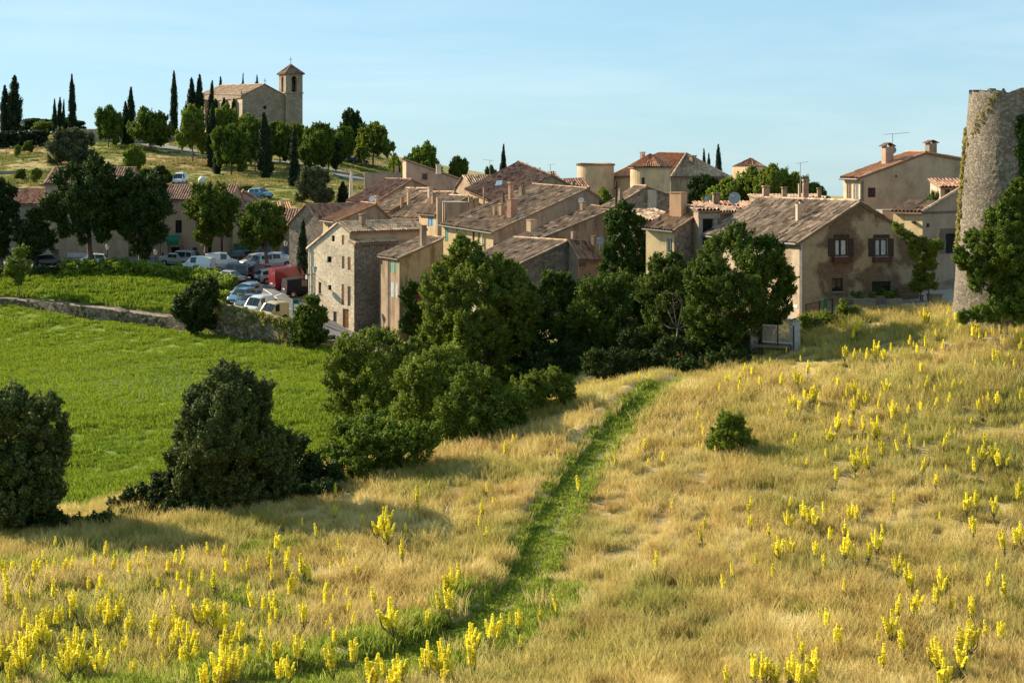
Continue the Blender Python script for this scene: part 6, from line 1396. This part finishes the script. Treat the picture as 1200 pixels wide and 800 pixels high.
C_('minivan', 'black van in front of the red panel van', 'van', 351, 345, 30, (.012, .013, .018), D=153.6, sc_=.9, rough=.7)
C_('wagon', 'light blue-grey estate car facing the hedge, top of the lower row', 'car', 288, 348, 248, (.20, .28, .34), D=151)
C_('hatch', 'blue car second in the lower row, beside the estate car', 'car', 284, 354, 248, (.05, .16, .30), D=149.1)
C_('saloon', 'dark blue car between the blue car and the white van', 'car', 293, 361, 248, (.035, .07, .13), D=147.2)
C_('minivan', 'small white van with dark windscreen beside the yellow van', 'van', 302, 368, 246, (.60, .62, .62), D=145.3, sc_=.95)
C_('minivan', 'pale yellow van at the near end of the lower row', 'van', 319, 375, 238, (.56, .43, .18), D=143.2, sc_=.8)
C_('hatch', 'black car in deep shade behind the left end of the clipped hedge', 'car', 60, 314, 0, (.012, .012, .015), D=172)
C_('hatch', 'white car roof behind the clipped hedge, below the large dark trees', 'car', 108, 314, 185, WHT, D=171)
C_('hatch', 'blue car parked on the dry hill above the pink gable', 'car', 305, 232, 330, (.06, .20, .34), D=213, group='vehicles on the church hill')
C_('hatch', 'white car parked right of the church under the trees', 'car', 391, 186, 20, WHT, group='vehicles on the church hill')
C_('saloon', 'pale silver car under the trees at the top of the hill road', 'car', 408, 190, 10, SIL, group='vehicles on the church hill')
C_('saloon', 'dark car beside the pale silver car at the top of the hill road', 'car', 420, 192, 15, (.03, .03, .035), group='vehicles on the church hill')
C_('minivan', 'white camper van on the dry hill behind the large dark trees', 'camper van', 211, 217, -100, WHT, group='vehicles on the church hill', sc_=.75)
# ------------------------------------------------------------------ walls, posts, lamps and small things
def long_wall(name, label, line, top_fn, w, matl, n=6, base_drop=.8, cap=None):
    """wall along a ground line, its top following the given heights"""
    L = np.array([q[:2] for q in line]); mb = MB(); z0 = [gz(*q)-base_drop for q in L]; z1 = [top_fn(i, *q) for i, q in enumerate(L)]
    t = np.gradient(L, axis=0); t /= np.linalg.norm(t, axis=1)[:, None]; nn = np.c_[t[:, 1], -t[:, 0]]*w/2
    a, b = L+nn, L-nn; rr = random.Random(4)
    z1 = [z+rr.uniform(-.06, .06) for z in z1]
    for i in range(len(L)-1):
        j = i+1; P_ = lambda q, z: (q[0], q[1], z)
        mb.box8([P_(a[i], z0[i]), P_(a[j], z0[j]), P_(b[j], z0[j]), P_(b[i], z0[i]), P_(a[i], z1[i]), P_(a[j], z1[j]), P_(b[j], z1[j]), P_(b[i], z1[i])], matl)
    c = L[len(L)//2]; rt = build(name, mb, None, origin=(c[0], c[1], gz(*c))); return tag(rt, label, 'wall')
def wall_plants(label, line, tops, seed, matn, leaf, cov, dens, zlo=0, name='wall_plants', cat='creeper', off_=.9):
    rng = np.random.default_rng(seed); cl = []
    for (x0, y0), (x1, y1) in zip(line[:-1], line[1:]):
        s = math.hypot(x1-x0, y1-y0); n = max(2, int(s*dens)); t = rng.uniform(0, 1, n); X = x0+(x1-x0)*t; Y = y0+(y1-y0)*t; zt_ = -(np.interp(X/Y*F+600, *tops)-HY)/F*Y; zb_ = gz_np(X, Y-.9)
        Z = zb_+(zt_-zb_)*rng.uniform(zlo, 1.08, n); cl.append(np.c_[X+rng.normal(0, .06, n), Y-off_+rng.normal(0, .1, n), Z, rng.uniform(.16, .34, n)])
    cl = np.concatenate(cl); V, Q, t = leaves(rng, cl, leaf, cov); c = line[len(line)//2]; return tag(link(name, mesh_np(name, V-np.array([c[0], c[1], 0]), Q, [FOL[matn]], t), None, (c[0], c[1], 0)), label, cat)
DRY = rubble((.30, .235, .16), (.14, .11, .075), (.15, .12, .085), 2.4)
ln = smooth_line(W((-150,348,166.5),(15,350,160.5),(100,358,154.8),(200,370,149),(256,373,145.2)), 10); long_wall('retaining_wall', 'low dry stone retaining wall between the meadow and the grassy bank', ln, lambda i, x, y: float(-(np.interp(x/y*F+600, [-150, 15, 100, 200, 262], [347, 348.5, 357, 369.5, 372])-HY)/F*y), 2.6, DRY)
wall_plants('green weeds growing out of the low dry stone retaining wall', ln, ([-150, 15, 100, 200, 262], [347, 348.5, 357, 369.5, 372]), 63, 'olive', .16, .4, 1.3, .0, 'wall_weeds', 'weeds', 1.4)
ln = smooth_line(W((248,366,144.4),(290,372,141),(330,378,138),(356,384,136.5)), 10); WV = long_wall('retaining_wall', 'tall retaining wall grown over with dry creepers, under the lower row of vehicles', ln, lambda i, x, y: float(-(np.interp(x/y*F+600, [248, 290, 330, 356], [354, 363, 374.5, 380])-HY)/F*y), 1.6, DRY)
wall_plants('dry yellowish creeper covering the tall retaining wall below the vehicles', ln, ([248, 290, 330, 356], [354, 363, 374.5, 380]), 61, 'dryivy', .16, .4, 16)
wall_plants('green tufts of ivy on top of the tall retaining wall', ln, ([248, 290, 330, 356], [354, 363, 374.5, 380]), 62, 'hedge', .15, .4, 3, .7, 'ivy', 'ivy')
ln = smooth_line(W((372,388,137.5),(400,388,139),(430,391,139),(470,394,137),(500,400,133)), 8); long_wall('retaining_wall', 'shaded retaining wall below the tall stone house', ln, lambda i, x, y: gz(x, y+2.5)+.15, .5, STONE_D)
ln = [tuple(hit(px, py)[:2]) for px, py in ((95,166),(110,166),(125,165),(142,165))]; long_wall('churchyard_wall', 'pale stone churchyard wall behind the round tree', ln, lambda i, x, y: gz(x, y)+2.6, .5, rubble((.42, .35, .26), (.33, .27, .2), (.45, .38, .3), 1.5))
ln = [tuple(hit(px, py)[:2]) for px, py in ((146,168),(175,167),(210,165),(235,163))]; long_wall('churchyard_wall', 'low grey wall along the hill road, left of the church', ln, lambda i, x, y: gz(x, y)+1.5, .5, rubble((.30, .25, .19), (.23, .19, .14), (.33, .28, .22), 1.5))
ln = [tuple(hit(px, py)[:2]) for px, py in ((-40,206),(0,204),(60,204),(150,208))]; long_wall('low_wall', 'long low pale wall across the dry hill above the red roofs', ln, lambda i, x, y: gz(x, y)+.5, .3, CONC)
def street_lamp(px, D, ytop, label):
    b = onground(px, D); zt = -(ytop-HY)/F*D; rt = empty('street_lamp', b, label, 'street lamp', 'street lamps along the row of houses'); m = MB(); m.tube([b-Vector((0, 0, .2)), (b.x, b.y, b.z+.5), (b.x, b.y, zt-.6)], [.09, .06, .045], WOOD, 8); build('post', m, rt)
    m = MB(); m.tube([(b.x, b.y, zt-.62), (b.x, b.y, zt-.15)], [.12, .24], WHITE, 8); m.tube([(b.x, b.y, zt-.15), (b.x, b.y, zt)], [.27, .05], ZINC, 8); build('lamp_head', m, rt)
street_lamp(126, 173, 286, 'street lamp with a white lantern left of the second large dark tree'); street_lamp(182.5, 173, 292, 'street lamp with a white lantern just left of the shop awning'); street_lamp(335, 172, 282, 'street lamp with a white lantern in front of the blue shutters'); street_lamp(369, 147, 312, 'street lamp with a white lantern at the corner of the tall stone house')
for px, D, yt, lb in ((194, 176, 262, 'pale utility pole in front of the shop house'), (260, 177, 268, 'dark utility pole behind the bright green plane tree')):
    b = onground(px, D); rt = empty('utility_pole', b, lb, 'pole'); m = MB(); m.tube([b-Vector((0, 0, .3)), (b.x, b.y, -(yt-HY)/F*D)], [.15, .1], CONC if px < 200 else WOOD, 8); build('post', m, rt); m = MB(); m.box((b.x, b.y-.05, -(yt+3-HY)/F*D), .7, .1, .12, WOOD); build('crossarm', m, rt)
b = hit(237, 217, 200); rt = empty('storage_tank', b, 'round white tank on the dry hill', 'tank'); m = MB(); N = 14; r = .62
for j in range(9):
    for i in range(N): a, w = math.pi*j/8, 6.2832*i/N; m.v.append((b.x+r*math.sin(a)*math.cos(w), b.y+r*math.sin(a)*math.sin(w), b.z+.72+r*math.cos(a)))
km = m.mi(flat('white_tank', (.6, .58, .54), .5))
for j in range(8):
    for i in range(N): m.f.append((j*N+i, (j+1)*N+i, (j+1)*N+(i+1) % N, j*N+(i+1) % N)); m.m.append(km)
build('tank', m, rt, smooth=True); m = MB()
for sx in (-.35, .35): m.box((b.x+sx, b.y, b.z-.3), .2, .8, .52, CONC)
build('foot', m, rt)
b = onground(411.5, 190); rt = empty('spire', b, 'slim white pointed spire behind the dark red roof', 'spire'); m = MB(); zt = -(198-HY)/F*190; m.tube([b, (b.x, b.y, zt-4.2), (b.x, b.y, zt-.3)], [.35, .33, .12], WHITEP, 8); m.box((b.x, b.y, zt-4.4), 1.2, 1.2, .3, WHITEP); build('shaft', m, rt); m = MB(); m.tube([(b.x, b.y, zt-.3), (b.x, b.y, zt+.3)], .03, METAL, 5); m.box((b.x, b.y, zt+.05), .35, .06, .06, METAL); build('cross', m, rt)
# green bin-like post and gate by the car park
b = onground(346, 147); rt = empty('recycling_post', b, 'green metal post pair by the car park, before the black van', 'post'); 
for dx in (-.2, .35):
    m = MB(); m.tube([(b.x+dx, b.y, b.z-.2), (b.x+dx, b.y, b.z+1.5)], .07, TEAL, 8); build('post', m, rt)
m = MB(); m.box((b.x+.07, b.y, b.z+1.05), .6, .06, .4, flat('deep_green', (.015, .09, .06), .6)); build('panel', m, rt)
# bridge railing and concrete post at the foot of the gabled house
def railing(name, label, A, B, h, n, matl, rails=(0.05, .95), mid=True):
    A, B = Vector(A), Vector(B); rt = empty(name, (A+B)/2, label, 'railing'); m = MB(); up = Vector((0, 0, 1))
    for r_ in rails: m.tube([A+up*h*r_, B+up*h*r_], .03, matl, 6)
    for i in range(n+1): q = A.lerp(B, i/n); m.tube([q, q+up*h*.95], .014, matl, 4)
    build('bars', m, rt)
    for t in ([0, .5, 1] if mid else [0, 1]):
        m = MB(); q = A.lerp(B, t); m.tube([q-up*.9, q+up*h], .045, WOOD, 8); build('post', m, rt)
    return rt
A = P(893, 401, 95.3); B = P(930, 403.5, 94.6); railing('metal_railing', 'pale metal railing of the small footbridge below the gabled house', A, B, 1.15, 30, flat('pale_metal', (.42, .39, .34), .5))
m = MB(); q = (A+B)/2; d = (B-A).normalized(); yw = math.atan2(d.y, d.x); m.box((q.x-d.y*-.5, q.y+.55, q.z-.28), 2.3, 1.2, .16, flat('dark_concrete', (.12, .11, .095), .9), yw); o = build('footbridge', m, None, origin=(q.x, q.y, q.z)); tag(o, 'small concrete footbridge slab behind the pale railing', 'bridge')
q = P(931.5, 397.5, 94.9); m = MB(); m.box((q.x, q.y, q.z-1), .5, .45, 2.1, flat('grey_post', (.33, .35, .36), .8), .3); m.box((q.x, q.y, q.z+1.1), .56, .5, .08, CONC, .3); o = build('gate_post', m, None, origin=tuple(q)); tag(o, 'grey concrete gate post at the right end of the pale railing', 'post')
q = P(883, 400, 96); m = MB(); m.box((q.x, q.y, q.z-1), .45, .4, 1.7, CONC, .2); m.box((q.x, q.y, q.z+.7), .5, .46, .07, CONC, .2); o = build('gate_post', m, None, origin=tuple(q)); tag(o, 'concrete gate post in shade at the left end of the pale railing', 'post')
# front yard of the gabled house
def gpos(px, D): return onground(px, D)
a, b = gpos(944, 98.9), gpos(976, 98.9); rt = railing('yard_fence', 'dark upright-bar fence with a green post before the gabled house', a, b, 1.15, 22, WOOD, (.1, .95)); q = a.lerp(b, .72); m = MB(); m.box((q.x, q.y-.06, q.z), .26, .04, 1.25, GREEN); build('panel', m, rt)
a, b = gpos(989, 97.9), gpos(1046, 97.6); rt = empty('handrail', (a+b)/2, 'thin green handrail slanting down across the paved yard', 'handrail'); m = MB(); GR = flat('rail_green', (.08, .16, .12), .5); m.tube([a+Vector((0, 0, 1.35)), b+Vector((0, 0, .3))], .03, GR, 6); build('rail', m, rt)
for t in (0, .5, 1): m = MB(); q = a.lerp(b, t); m.tube([q-Vector((0, 0, .2)), q+Vector((0, 0, 1.35-1.05*t))], .025, GR, 6); build('post', m, rt)
b = gpos(1067, 101.4); rt = empty('garden_bench', b, 'wooden garden bench in shade on the paved yard', 'bench'); BW = flat('bench_wood', (.14, .075, .045), .7)
for i in range(3): m = MB(); m.box((b.x, b.y-.25+i*.18, b.z+.45), 1.7, .15, .05, BW); build('seat_board', m, rt)
for i in range(2): m = MB(); m.box((b.x, b.y+.3, b.z+.62+i*.2), 1.7, .05, .15, BW); build('back_board', m, rt)
for sx in (-.72, .72):
    for sy in (-.25, .25): m = MB(); m.box((b.x+sx, b.y+sy, b.z-.05), .08, .08, .5 if sy < 0 else 1.0, BW); build('leg', m, rt)
def planter(px, D, w, h, label, bush=True, seed=1, fl=None):
    b = gpos(px, D); rt = empty('planter', b, label, 'planter'); m = MB(); mt = flat('planter_stone', (.25, .21, .17), .9); t_ = [(-w/2, -.3), (w/2, -.3), (w/2, .3), (-w/2, .3)]
    m.box8([(b.x+x*.85, b.y+y*.85, b.z-.1) for x, y in t_]+[(b.x+x, b.y+y, b.z+h) for x, y in t_], mt); m.box((b.x, b.y, b.z+h), w*1.06, .66, .08, mt); build('trough', m, rt)
    if bush:
        rng = np.random.default_rng(seed); cl = [(b.x+rng.uniform(-w/2, w/2), b.y, b.z+h+rng.uniform(.1, .5), rng.uniform(.14, .26)) for k in range(7)]; V, Q, t = leaves(rng, cl, .11, .5); link('plant', mesh_np('plant', V-np.array(b), Q, [FOL['green']], t), rt)
planter(1012, 100, 1.5, .55, 'stone trough with a leafy plant under the left lower window', True, 1); planter(1047, 99.4, 1.0, .5, 'pale stone trough left of the garden bench', True, 2); planter(1095, 101.3, .9, .45, 'small stone trough right of the garden bench', False, 3); planter(1030, 101, .7, .5, 'round-topped plant tub against the gabled front', True, 5)
def low_stones(label, pts, seed, name='stone_border'):
    rr = random.Random(seed); m = MB(); c0 = None
    for px, D in pts:
        q = gpos(px, D); c0 = c0 or q
        for k in range(3): m.box((q.x+rr.uniform(-.3, .3), q.y+rr.uniform(-.2, .2), q.z-.15), rr.uniform(.25, .5), rr.uniform(.2, .4), rr.uniform(.3, .5), STONE_G, rr.uniform(0, 3))
    o = build(name, m, None, origin=tuple(c0)); tag(o, label, 'stones')
low_stones('low border of rough stones between the paved yard and the dry grass', [(px, 97.8) for px in range(945, 1010, 6)], 2)
low_stones('rough stones at the foot of the round tower', [(px, 87.8) for px in range(1116, 1215, 7)], 3)
# ------------------------------------------------------------------ yellow mulleins of the dry field
YEL_F = foliage((.56, .47, .025), (.78, .69, .06), (.90, .85, .20), .25); STEM = foliage((.10, .12, .03), (.18, .19, .06), (.26, .26, .10), .15)
def mullein_mesh(seed, nsp, h, spread):
    rng = np.random.default_rng(seed); fl = []; st = MB(); km = bark((.22, .21, .09))
    for k in range(nsp):
        a = rng.uniform(0, 6.28); r = 0 if k == 0 else 1.25*spread*rng.uniform(.35, 1); hh = h*(1 if k == 0 else rng.uniform(.58, .95)); x, y = r*math.cos(a), r*math.sin(a); z0 = h*.3
        st.tube([(0, 0, z0*(0 if k == 0 else .8)), (x*.8, y*.8, z0+.18*h), (x, y, hh)], [.016, .012, .005], km, 4)
        n = 170; t = rng.uniform(0, 1, n)**.8; zz = hh-(hh-z0)*.66*(1-t); wd = .050*(1-t*.7)+.005; an = rng.uniform(0, 6.28, n); u = np.clip((zz-z0)/(hh-z0), 0, 1)
        fl.append(np.c_[x*u+wd*np.cos(an), y*u+wd*np.sin(an), zz, np.full(n, .02)])
    fl = np.concatenate(fl); N = len(fl); nrm = rng.normal(0, 1, (N, 3)); nrm /= np.linalg.norm(nrm, axis=1)[:, None]; t = np.cross(nrm, rng.normal(0, 1, (N, 3))); t /= np.linalg.norm(t, axis=1)[:, None]; b = np.cross(nrm, t); s = rng.uniform(.015, .027, N)[:, None]; p = fl[:, :3]
    V = np.stack([p-t*s, p+b*s, p+t*s, p-b*s], 1).reshape(-1, 3); me = mesh_np('blossom', V, np.arange(N*4).reshape(-1, 4), [YEL_F], np.clip(rng.normal(.55, .25, N), 0, 1))
    # leaves: rosette at the base and small ones up the stalk
    n = 40; a = rng.uniform(0, 6.28, n); z = np.r_[rng.uniform(.02, .12, 22), rng.uniform(.1, .45*h, 18)]; L = np.r_[rng.uniform(.16, .30, 22), rng.uniform(.07, .16, 18)]; rad = np.c_[np.cos(a), np.sin(a), np.zeros(n)]; side = np.c_[-np.sin(a), np.cos(a), np.zeros(n)]; base = np.c_[np.zeros((n, 2)), z]
    up = np.array([0, 0, 1.])*rng.uniform(.2, .7, (n, 1)); V2 = np.stack([base, base+(rad*.55+up*.5)*L[:, None]+side*(L*.2)[:, None], base+(rad+up*.6)*L[:, None], base+(rad*.55+up*.5)*L[:, None]-side*(L*.2)[:, None]], 1).reshape(-1, 3)
    mp = MB(); mp.v = list(st.v); mp.f = list(st.f); mp.m = [0]*len(st.f); mp.mats = [km]; b0 = len(mp.v); mp.v += V2.tolist(); mp.mats.append(STEM); mp.f += [tuple(b0+4*i+j for j in range(4)) for i in range(n)]; mp.m += [1]*n
    m2 = bpy.data.meshes.new('stalk'); m2.from_pydata(mp.v, [], mp.f)
    for q in mp.mats: m2.materials.append(q)
    m2.polygons.foreach_set('material_index', np.array(mp.m, np.int32)); m2.update(); return me, m2
MUL = [mullein_mesh(71, 1, 1.15, .1), mullein_mesh(72, 4, 1.25, .14), mullein_mesh(73, 7, 1.35, .2), mullein_mesh(74, 10, 1.45, .26), mullein_mesh(75, 3, 1.1, .12), mullein_mesh(76, 8, 1.2, .22)]
Z3 = '217,250 412,285 440,335 540,325 577,295 595,360 675,320 697,320 728,295 818,280 885,290,2 15,360,2 30,400,2 72,360 125,365,2 195,345 253,345,2 92,400 25,460,2 128,445 80,495 210,445,2 265,455 343,415 370,448 435,450,2 310,490,2 285,530 390,520,3 420,530,3 360,535,2 470,520,2 525,550,2 490,590,2 598,570,3 605,610,2 620,415 738,450,2 742,390 790,390 848,400,2 680,560,3 690,600,2 700,520 775,525,3 845,525,3 1000,480,2 1060,480,2 1075,515,2 1148,525 1190,530,2 1070,380 1080,255,2 1060,310 970,340 955,370 1130,340,2 1125,410,2 1185,350,2 165,590,4 190,620,3 150,640,3 105,640,3 180,560,2 100,700,4 120,670,2 395,640,2 290,660,4 330,690,3 270,720,4 300,700,3 395,720,3 475,665,2 515,755,2 670,655,2 735,640,3 730,690,3 775,650,2 720,725 650,715 870,630,4 895,640,2 945,610,2 1010,620 1035,650,2 1070,680,2 1165,670,4 1185,690,2 1025,735,2 860,750,4 890,760,4 880,720,3 840,780,3 810,785,3 1090,760,3 1130,750,3 0,680,3 10,720,2 170,730,2 235,545,2 50,770,2 95,560,2'
Z4 = '303,50 305,130,2 180,180 240,210,2 80,260,2 60,310 130,340,2 195,350,2 210,375,2 120,410,2 70,385 405,165,2 470,190,4 500,170,4 515,210,3 630,70,2 635,110 600,150 585,210 575,285,2 335,270 290,355 257,435,2 460,465 770,400,3 760,490,3 800,380,2 720,490,2 740,430,2 540,545,4 565,590,2 510,620,3 670,555,2 150,520 190,525 60,480,2 365,555 355,610,2 165,660,3 180,690,3 305,660,3 330,690,3 375,690,3 250,690,2 310,720,3 70,680,2 90,760,3 430,770,4 500,750,2 575,750,3 550,780,3 670,715,3 745,680,4 725,720,4 755,740,3 730,770,3 840,640,4 815,640,2 850,705,3 905,590,3 945,600,2 960,570,2 990,560 1025,560,2 1030,650 1115,530 1180,495,2 875,175 895,215 905,45 925,95'
Z5 = '137,320 110,355,2 313,380 545,395 628,360 655,340,2 725,385,2 395,495,2 40,515 55,560,2 760,570 885,640 880,680,2 1058,570,2 1070,645,2 1145,670,2 1185,740,3 705,790,2 630,75 672,70 860,225 20,590,2'
Z7 = '500,180,2 538,180,2 575,185,2 622,165,4 660,190,2 680,165 490,80,3 545,75,4 535,105,2 353,235,2 400,245 250,285,2 310,270,3 325,290,2 92,275,2 90,310 165,295,2 135,255,2 35,280 10,320 355,340,4 380,340,4 310,365,3 340,350,3 320,390,2 400,390 205,410 275,425,2 300,515,2 470,300,2 545,310,4 555,345,3 580,355,3 515,330,2 535,385,3 630,390 665,310,3 640,350,2 690,395,3 750,400 795,240,2 812,290 795,395,2 460,450,4 430,500,3 530,450,2 570,460,2 630,470,4 620,490,3 650,555,2 740,480 765,525 715,545 540,595,4 600,600,3 463,655,2 425,575 690,420,2 880,525,2 910,490 795,620,2 895,635 853,675,2 850,325 925,305,2 910,355,2 1030,385,2 1010,225,2 1060,350 1103,360,2 1085,195,2 1105,190,2 1140,190 1160,230 1190,345,2 985,560 1025,570,3 1003,620,2 1060,525,2 1085,570,4 1110,600,2 1130,600,2 1175,700,3 755,130 780,170,2 820,140,2 885,145,2 855,105 905,65,2 930,45,2 950,75 1000,100,3 1015,80,3 1035,110,2 1075,100 1110,125 1165,125,2 1185,150,3 1190,120,2 815,35,3 905,20,2 50,275 110,240 120,300'
Z6 = '125,110,2 290,95,2 340,130,3 280,160,4 385,150,3 355,150,2 425,125,2 525,130,4 550,140,2 215,210,2 135,185,2 250,275,3 295,265,3 385,285,2 500,195,2 495,270,3 440,225,2 435,330,2 535,300 590,290,2 625,250,3 650,210,2 690,80,2 700,340,3 768,390,3 765,490,4 700,510,2 685,575,3 885,405,3 855,465,2 907,500,2 1010,510,3 870,155 1003,190,2 975,100,3 1015,90,3 1080,110,4 1175,60,3 1130,250,3 1165,240,3 1190,210,3 1100,350 1130,430,2 1060,400,2 940,360 490,430 405,550 430,565,2 465,625,2 210,360,2 155,320 65,370 40,410 330,640 330,680,2 365,720,4 355,780,3 625,630 650,710,2 745,650,3 865,680,4 885,700,4 960,640,4 985,620,4 950,700,3 875,780,3 1055,600 1105,600,2 50,775,2 145,745,3 190,750,4 215,770,3 290,750,4 310,780,3 405,770,2'
spots = []
for txt, ox, oy in ((Z3, 0, 560), (Z4, 300, 560), (Z5, 560, 420), (Z7, 840, 360), (Z6, 840, 560)):
    for w in txt.split():
        q = [float(t) for t in w.split(',')]; spots.append((ox+q[0]*.3, oy+q[1]*.3, int(q[2]) if len(q) > 2 else 1))
seen = []; 
for s in spots:
    if all(abs(s[0]-t[0]) > 2.2 or abs(s[1]-t[1]) > 2.5 for t in seen): seen.append(s)
spots = seen
rr = random.Random(21); placed = []
for px, py, sz in spots:
    hp = hit(px, py, 40, 100)
    hgt = {1: .85, 2: 1.05, 3: 1.2, 4: 1.4}[sz]*rr.uniform(.8, 1.2)*(1.15 if py > 640 else 1.05)
    # the listed pixel is the middle of the flower head: go down to the foot of the plant
    b = hit(px, py+hgt*.62*F/hp.y, 40, 100); placed.append((b, hgt, {1: (0, 4), 2: (1, 4), 3: (1, 2, 5), 4: (2, 3, 5)}[sz], px, py))
placed = [p for p in placed if not inpoly(p[0].x, p[0].y, MEADOW) and seg_dist(p[0].x, p[0].y, TRACK)[0] > .55]
placed.sort(key=lambda p: -p[1]/p[0].y)
HT = {0: 1.15, 1: 1.25, 2: 1.35, 3: 1.45, 4: 1.1, 5: 1.2}
def region(px, py, big):
    if px < 400 and py > 640: r = 'in the lower dry field left of the grass track'
    elif py > 690 and px < 760: r = 'near the lower end of the grass track'
    elif px < 660: r = 'on the dry bank beside the dark bushes'
    elif py < 560: r = 'high on the slope below the round tower'
    else: r = 'in the tall dry grass right of the track'
    return ('many-stemmed mullein with yellow spikes ' if big else 'slender mullein with yellow spikes ')+r
for b, hgt, kinds, px, py in placed[:296]:
    k = rr.choice(kinds); s = hgt/HT[k]; rt = empty('mullein', b-Vector((0, 0, .03)), region(px, py, k in (2, 3, 5)), 'flower', 'yellow mulleins flowering in the dry field'); rt.scale = (s*1.25, s*1.25, s); rt.rotation_euler = (rr.gauss(0, .09), rr.gauss(0, .09), rr.uniform(0, 6.28))
    link('stalk', MUL[k][1], rt); link('blossom', MUL[k][0], rt)
# the rest, smallest in the picture, as one mass
Vs, Qs, T = [], [], []; off = 0; rest = placed[296:]
for _ in range(150):
    px, py = rr.uniform(600, 1200), rr.uniform(385, 560); b = hit(px, py, 60, 99)
    if b.y > 74 and not inpoly(b.x, b.y, MEADOW) and not inpoly(b.x, b.y, VILL) and seg_dist(b.x, b.y, TRACK)[0] > 1.2 and px > 780+(py-445)*-.3: rest.append((b, rr.uniform(.5, .8), (0, 4), px, py))
for _ in range(90):
    px, py = rr.uniform(0, 420), 655+145*rr.random()**.8; b = hit(px, py, 44, 75)
    if seg_dist(b.x, b.y, TRACK)[0] > 1.0: rest.append((b, rr.uniform(.6, 1.0), (0, 4, 1), px, py))
for b, hgt, kinds, px, py in rest:
    me = MUL[rr.choice(kinds)][0]; v = np.empty(len(me.vertices)*3); me.vertices.foreach_get('co', v); v = v.reshape(-1, 3)*[hgt*1.1, hgt*1.1, hgt*.85]+np.array(b); Vs.append(v); Qs.append(np.arange(len(v)).reshape(-1, 4)+off); off += len(v); T.append(np.clip(np.random.default_rng(int(px*7)).normal(.5, .2, len(v)//4), 0, 1))
tag(link('distant_mulleins', mesh_np('distant_mulleins', np.concatenate(Vs), np.concatenate(Qs), [YEL_F], np.concatenate(T))), kind='stuff')
print('MULLEINS', len(placed), len(rest))
# ------------------------------------------------------------------ light, sky, camera
SUN_EL = math.radians(28); SD = Vector((-.86, .51, 0)).normalized(); S = Vector((SD.x*math.cos(SUN_EL), SD.y*math.cos(SUN_EL), math.sin(SUN_EL)))
w = bpy.data.worlds.new('World'); scn.world = w; w.use_nodes = True; nt = w.node_tree; nt.nodes.clear()
out = nt.nodes.new('ShaderNodeOutputWorld'); bg = nt.nodes.new('ShaderNodeBackground'); sky = nt.nodes.new('ShaderNodeTexSky'); sky.sky_type = 'NISHITA'; sky.sun_disc = False
sky.sun_elevation = SUN_EL; sky.sun_rotation = math.atan2(S.x, S.y); sky.altitude = 300; sky.air_density = 1.0; sky.dust_density = .15; sky.ozone_density = 2.5
bg.inputs['Strength'].default_value = .055
mx = nt.nodes.new('ShaderNodeMix'); mx.data_type = 'RGBA'; mx.inputs[0].default_value = .64; mx.inputs[7].default_value = (3.5, 5.5, 6.4, 1)
tn = nt.nodes.new('ShaderNodeMix'); tn.data_type = 'RGBA'; tn.blend_type = 'MULTIPLY'; tn.inputs[0].default_value = 1; tn.inputs[7].default_value = (.82, 1.0, 1.22, 1)
nt.links.new(sky.outputs[0], tn.inputs[6]); nt.links.new(tn.outputs[2], mx.inputs[6])
# thin high cloud drawn out along the horizon
tc = nt.nodes.new('ShaderNodeTexCoord'); mp = nt.nodes.new('ShaderNodeMapping'); mp.inputs['Scale'].default_value = (2.2, 2.2, 16); mp.inputs['Rotation'].default_value = (0, .12, 0)
nz = nt.nodes.new('ShaderNodeTexNoise'); nz.inputs['Scale'].default_value = 1.6; nz.inputs['Detail'].default_value = 8; nz.inputs['Roughness'].default_value = .6; nz.inputs['Distortion'].default_value = .5
cr = nt.nodes.new('ShaderNodeValToRGB'); cr.color_ramp.elements[0].position = .44; cr.color_ramp.elements[0].color = (0, 0, 0, 1); cr.color_ramp.elements[1].position = .8; cr.color_ramp.elements[1].color = (.24, .24, .24, 1)
cl = nt.nodes.new('ShaderNodeMix'); cl.data_type = 'RGBA'; cl.inputs[7].default_value = (8.2, 8.9, 8.9, 1)
nt.links.new(tc.outputs['Generated'], mp.inputs[0]); nt.links.new(mp.outputs[0], nz.inputs['Vector']); nt.links.new(nz.outputs['Fac'], cr.inputs[0]); nt.links.new(cr.outputs[0], cl.inputs[0]); nt.links.new(mx.outputs[2], cl.inputs[6]); nt.links.new(cl.outputs[2], bg.inputs[0]); nt.links.new(bg.outputs[0], out.inputs[0])
l = bpy.data.lights.new('sun', 'SUN'); l.energy = 5.0; l.angle = math.radians(.53); l.color = (1, .86, .66); lo = bpy.data.objects.new('sun', l); COL.objects.link(lo); lo.rotation_euler = (-S).to_track_quat('-Z', 'Y').to_euler()
c = bpy.data.cameras.new('camera'); co = bpy.data.objects.new('camera', c); COL.objects.link(co); co.location = (0, 0, 0); co.rotation_euler = (math.radians(90), 0, 0)
c.sensor_fit = 'HORIZONTAL'; c.sensor_width = 36; c.lens = 36*F/1200; c.shift_y = -(400-HY)/1200; c.clip_start = .5; c.clip_end = 20000; scn.camera = co
scn.view_settings.view_transform = 'Standard'; scn.view_settings.look = 'None'; scn.view_settings.exposure = 1.28; scn.view_settings.gamma = 1
scn.cycles.max_bounces = 6; scn.cycles.diffuse_bounces = 3; scn.cycles.transmission_bounces = 3; scn.cycles.use_denoising = True; scn.cycles.sample_clamp_indirect = 4
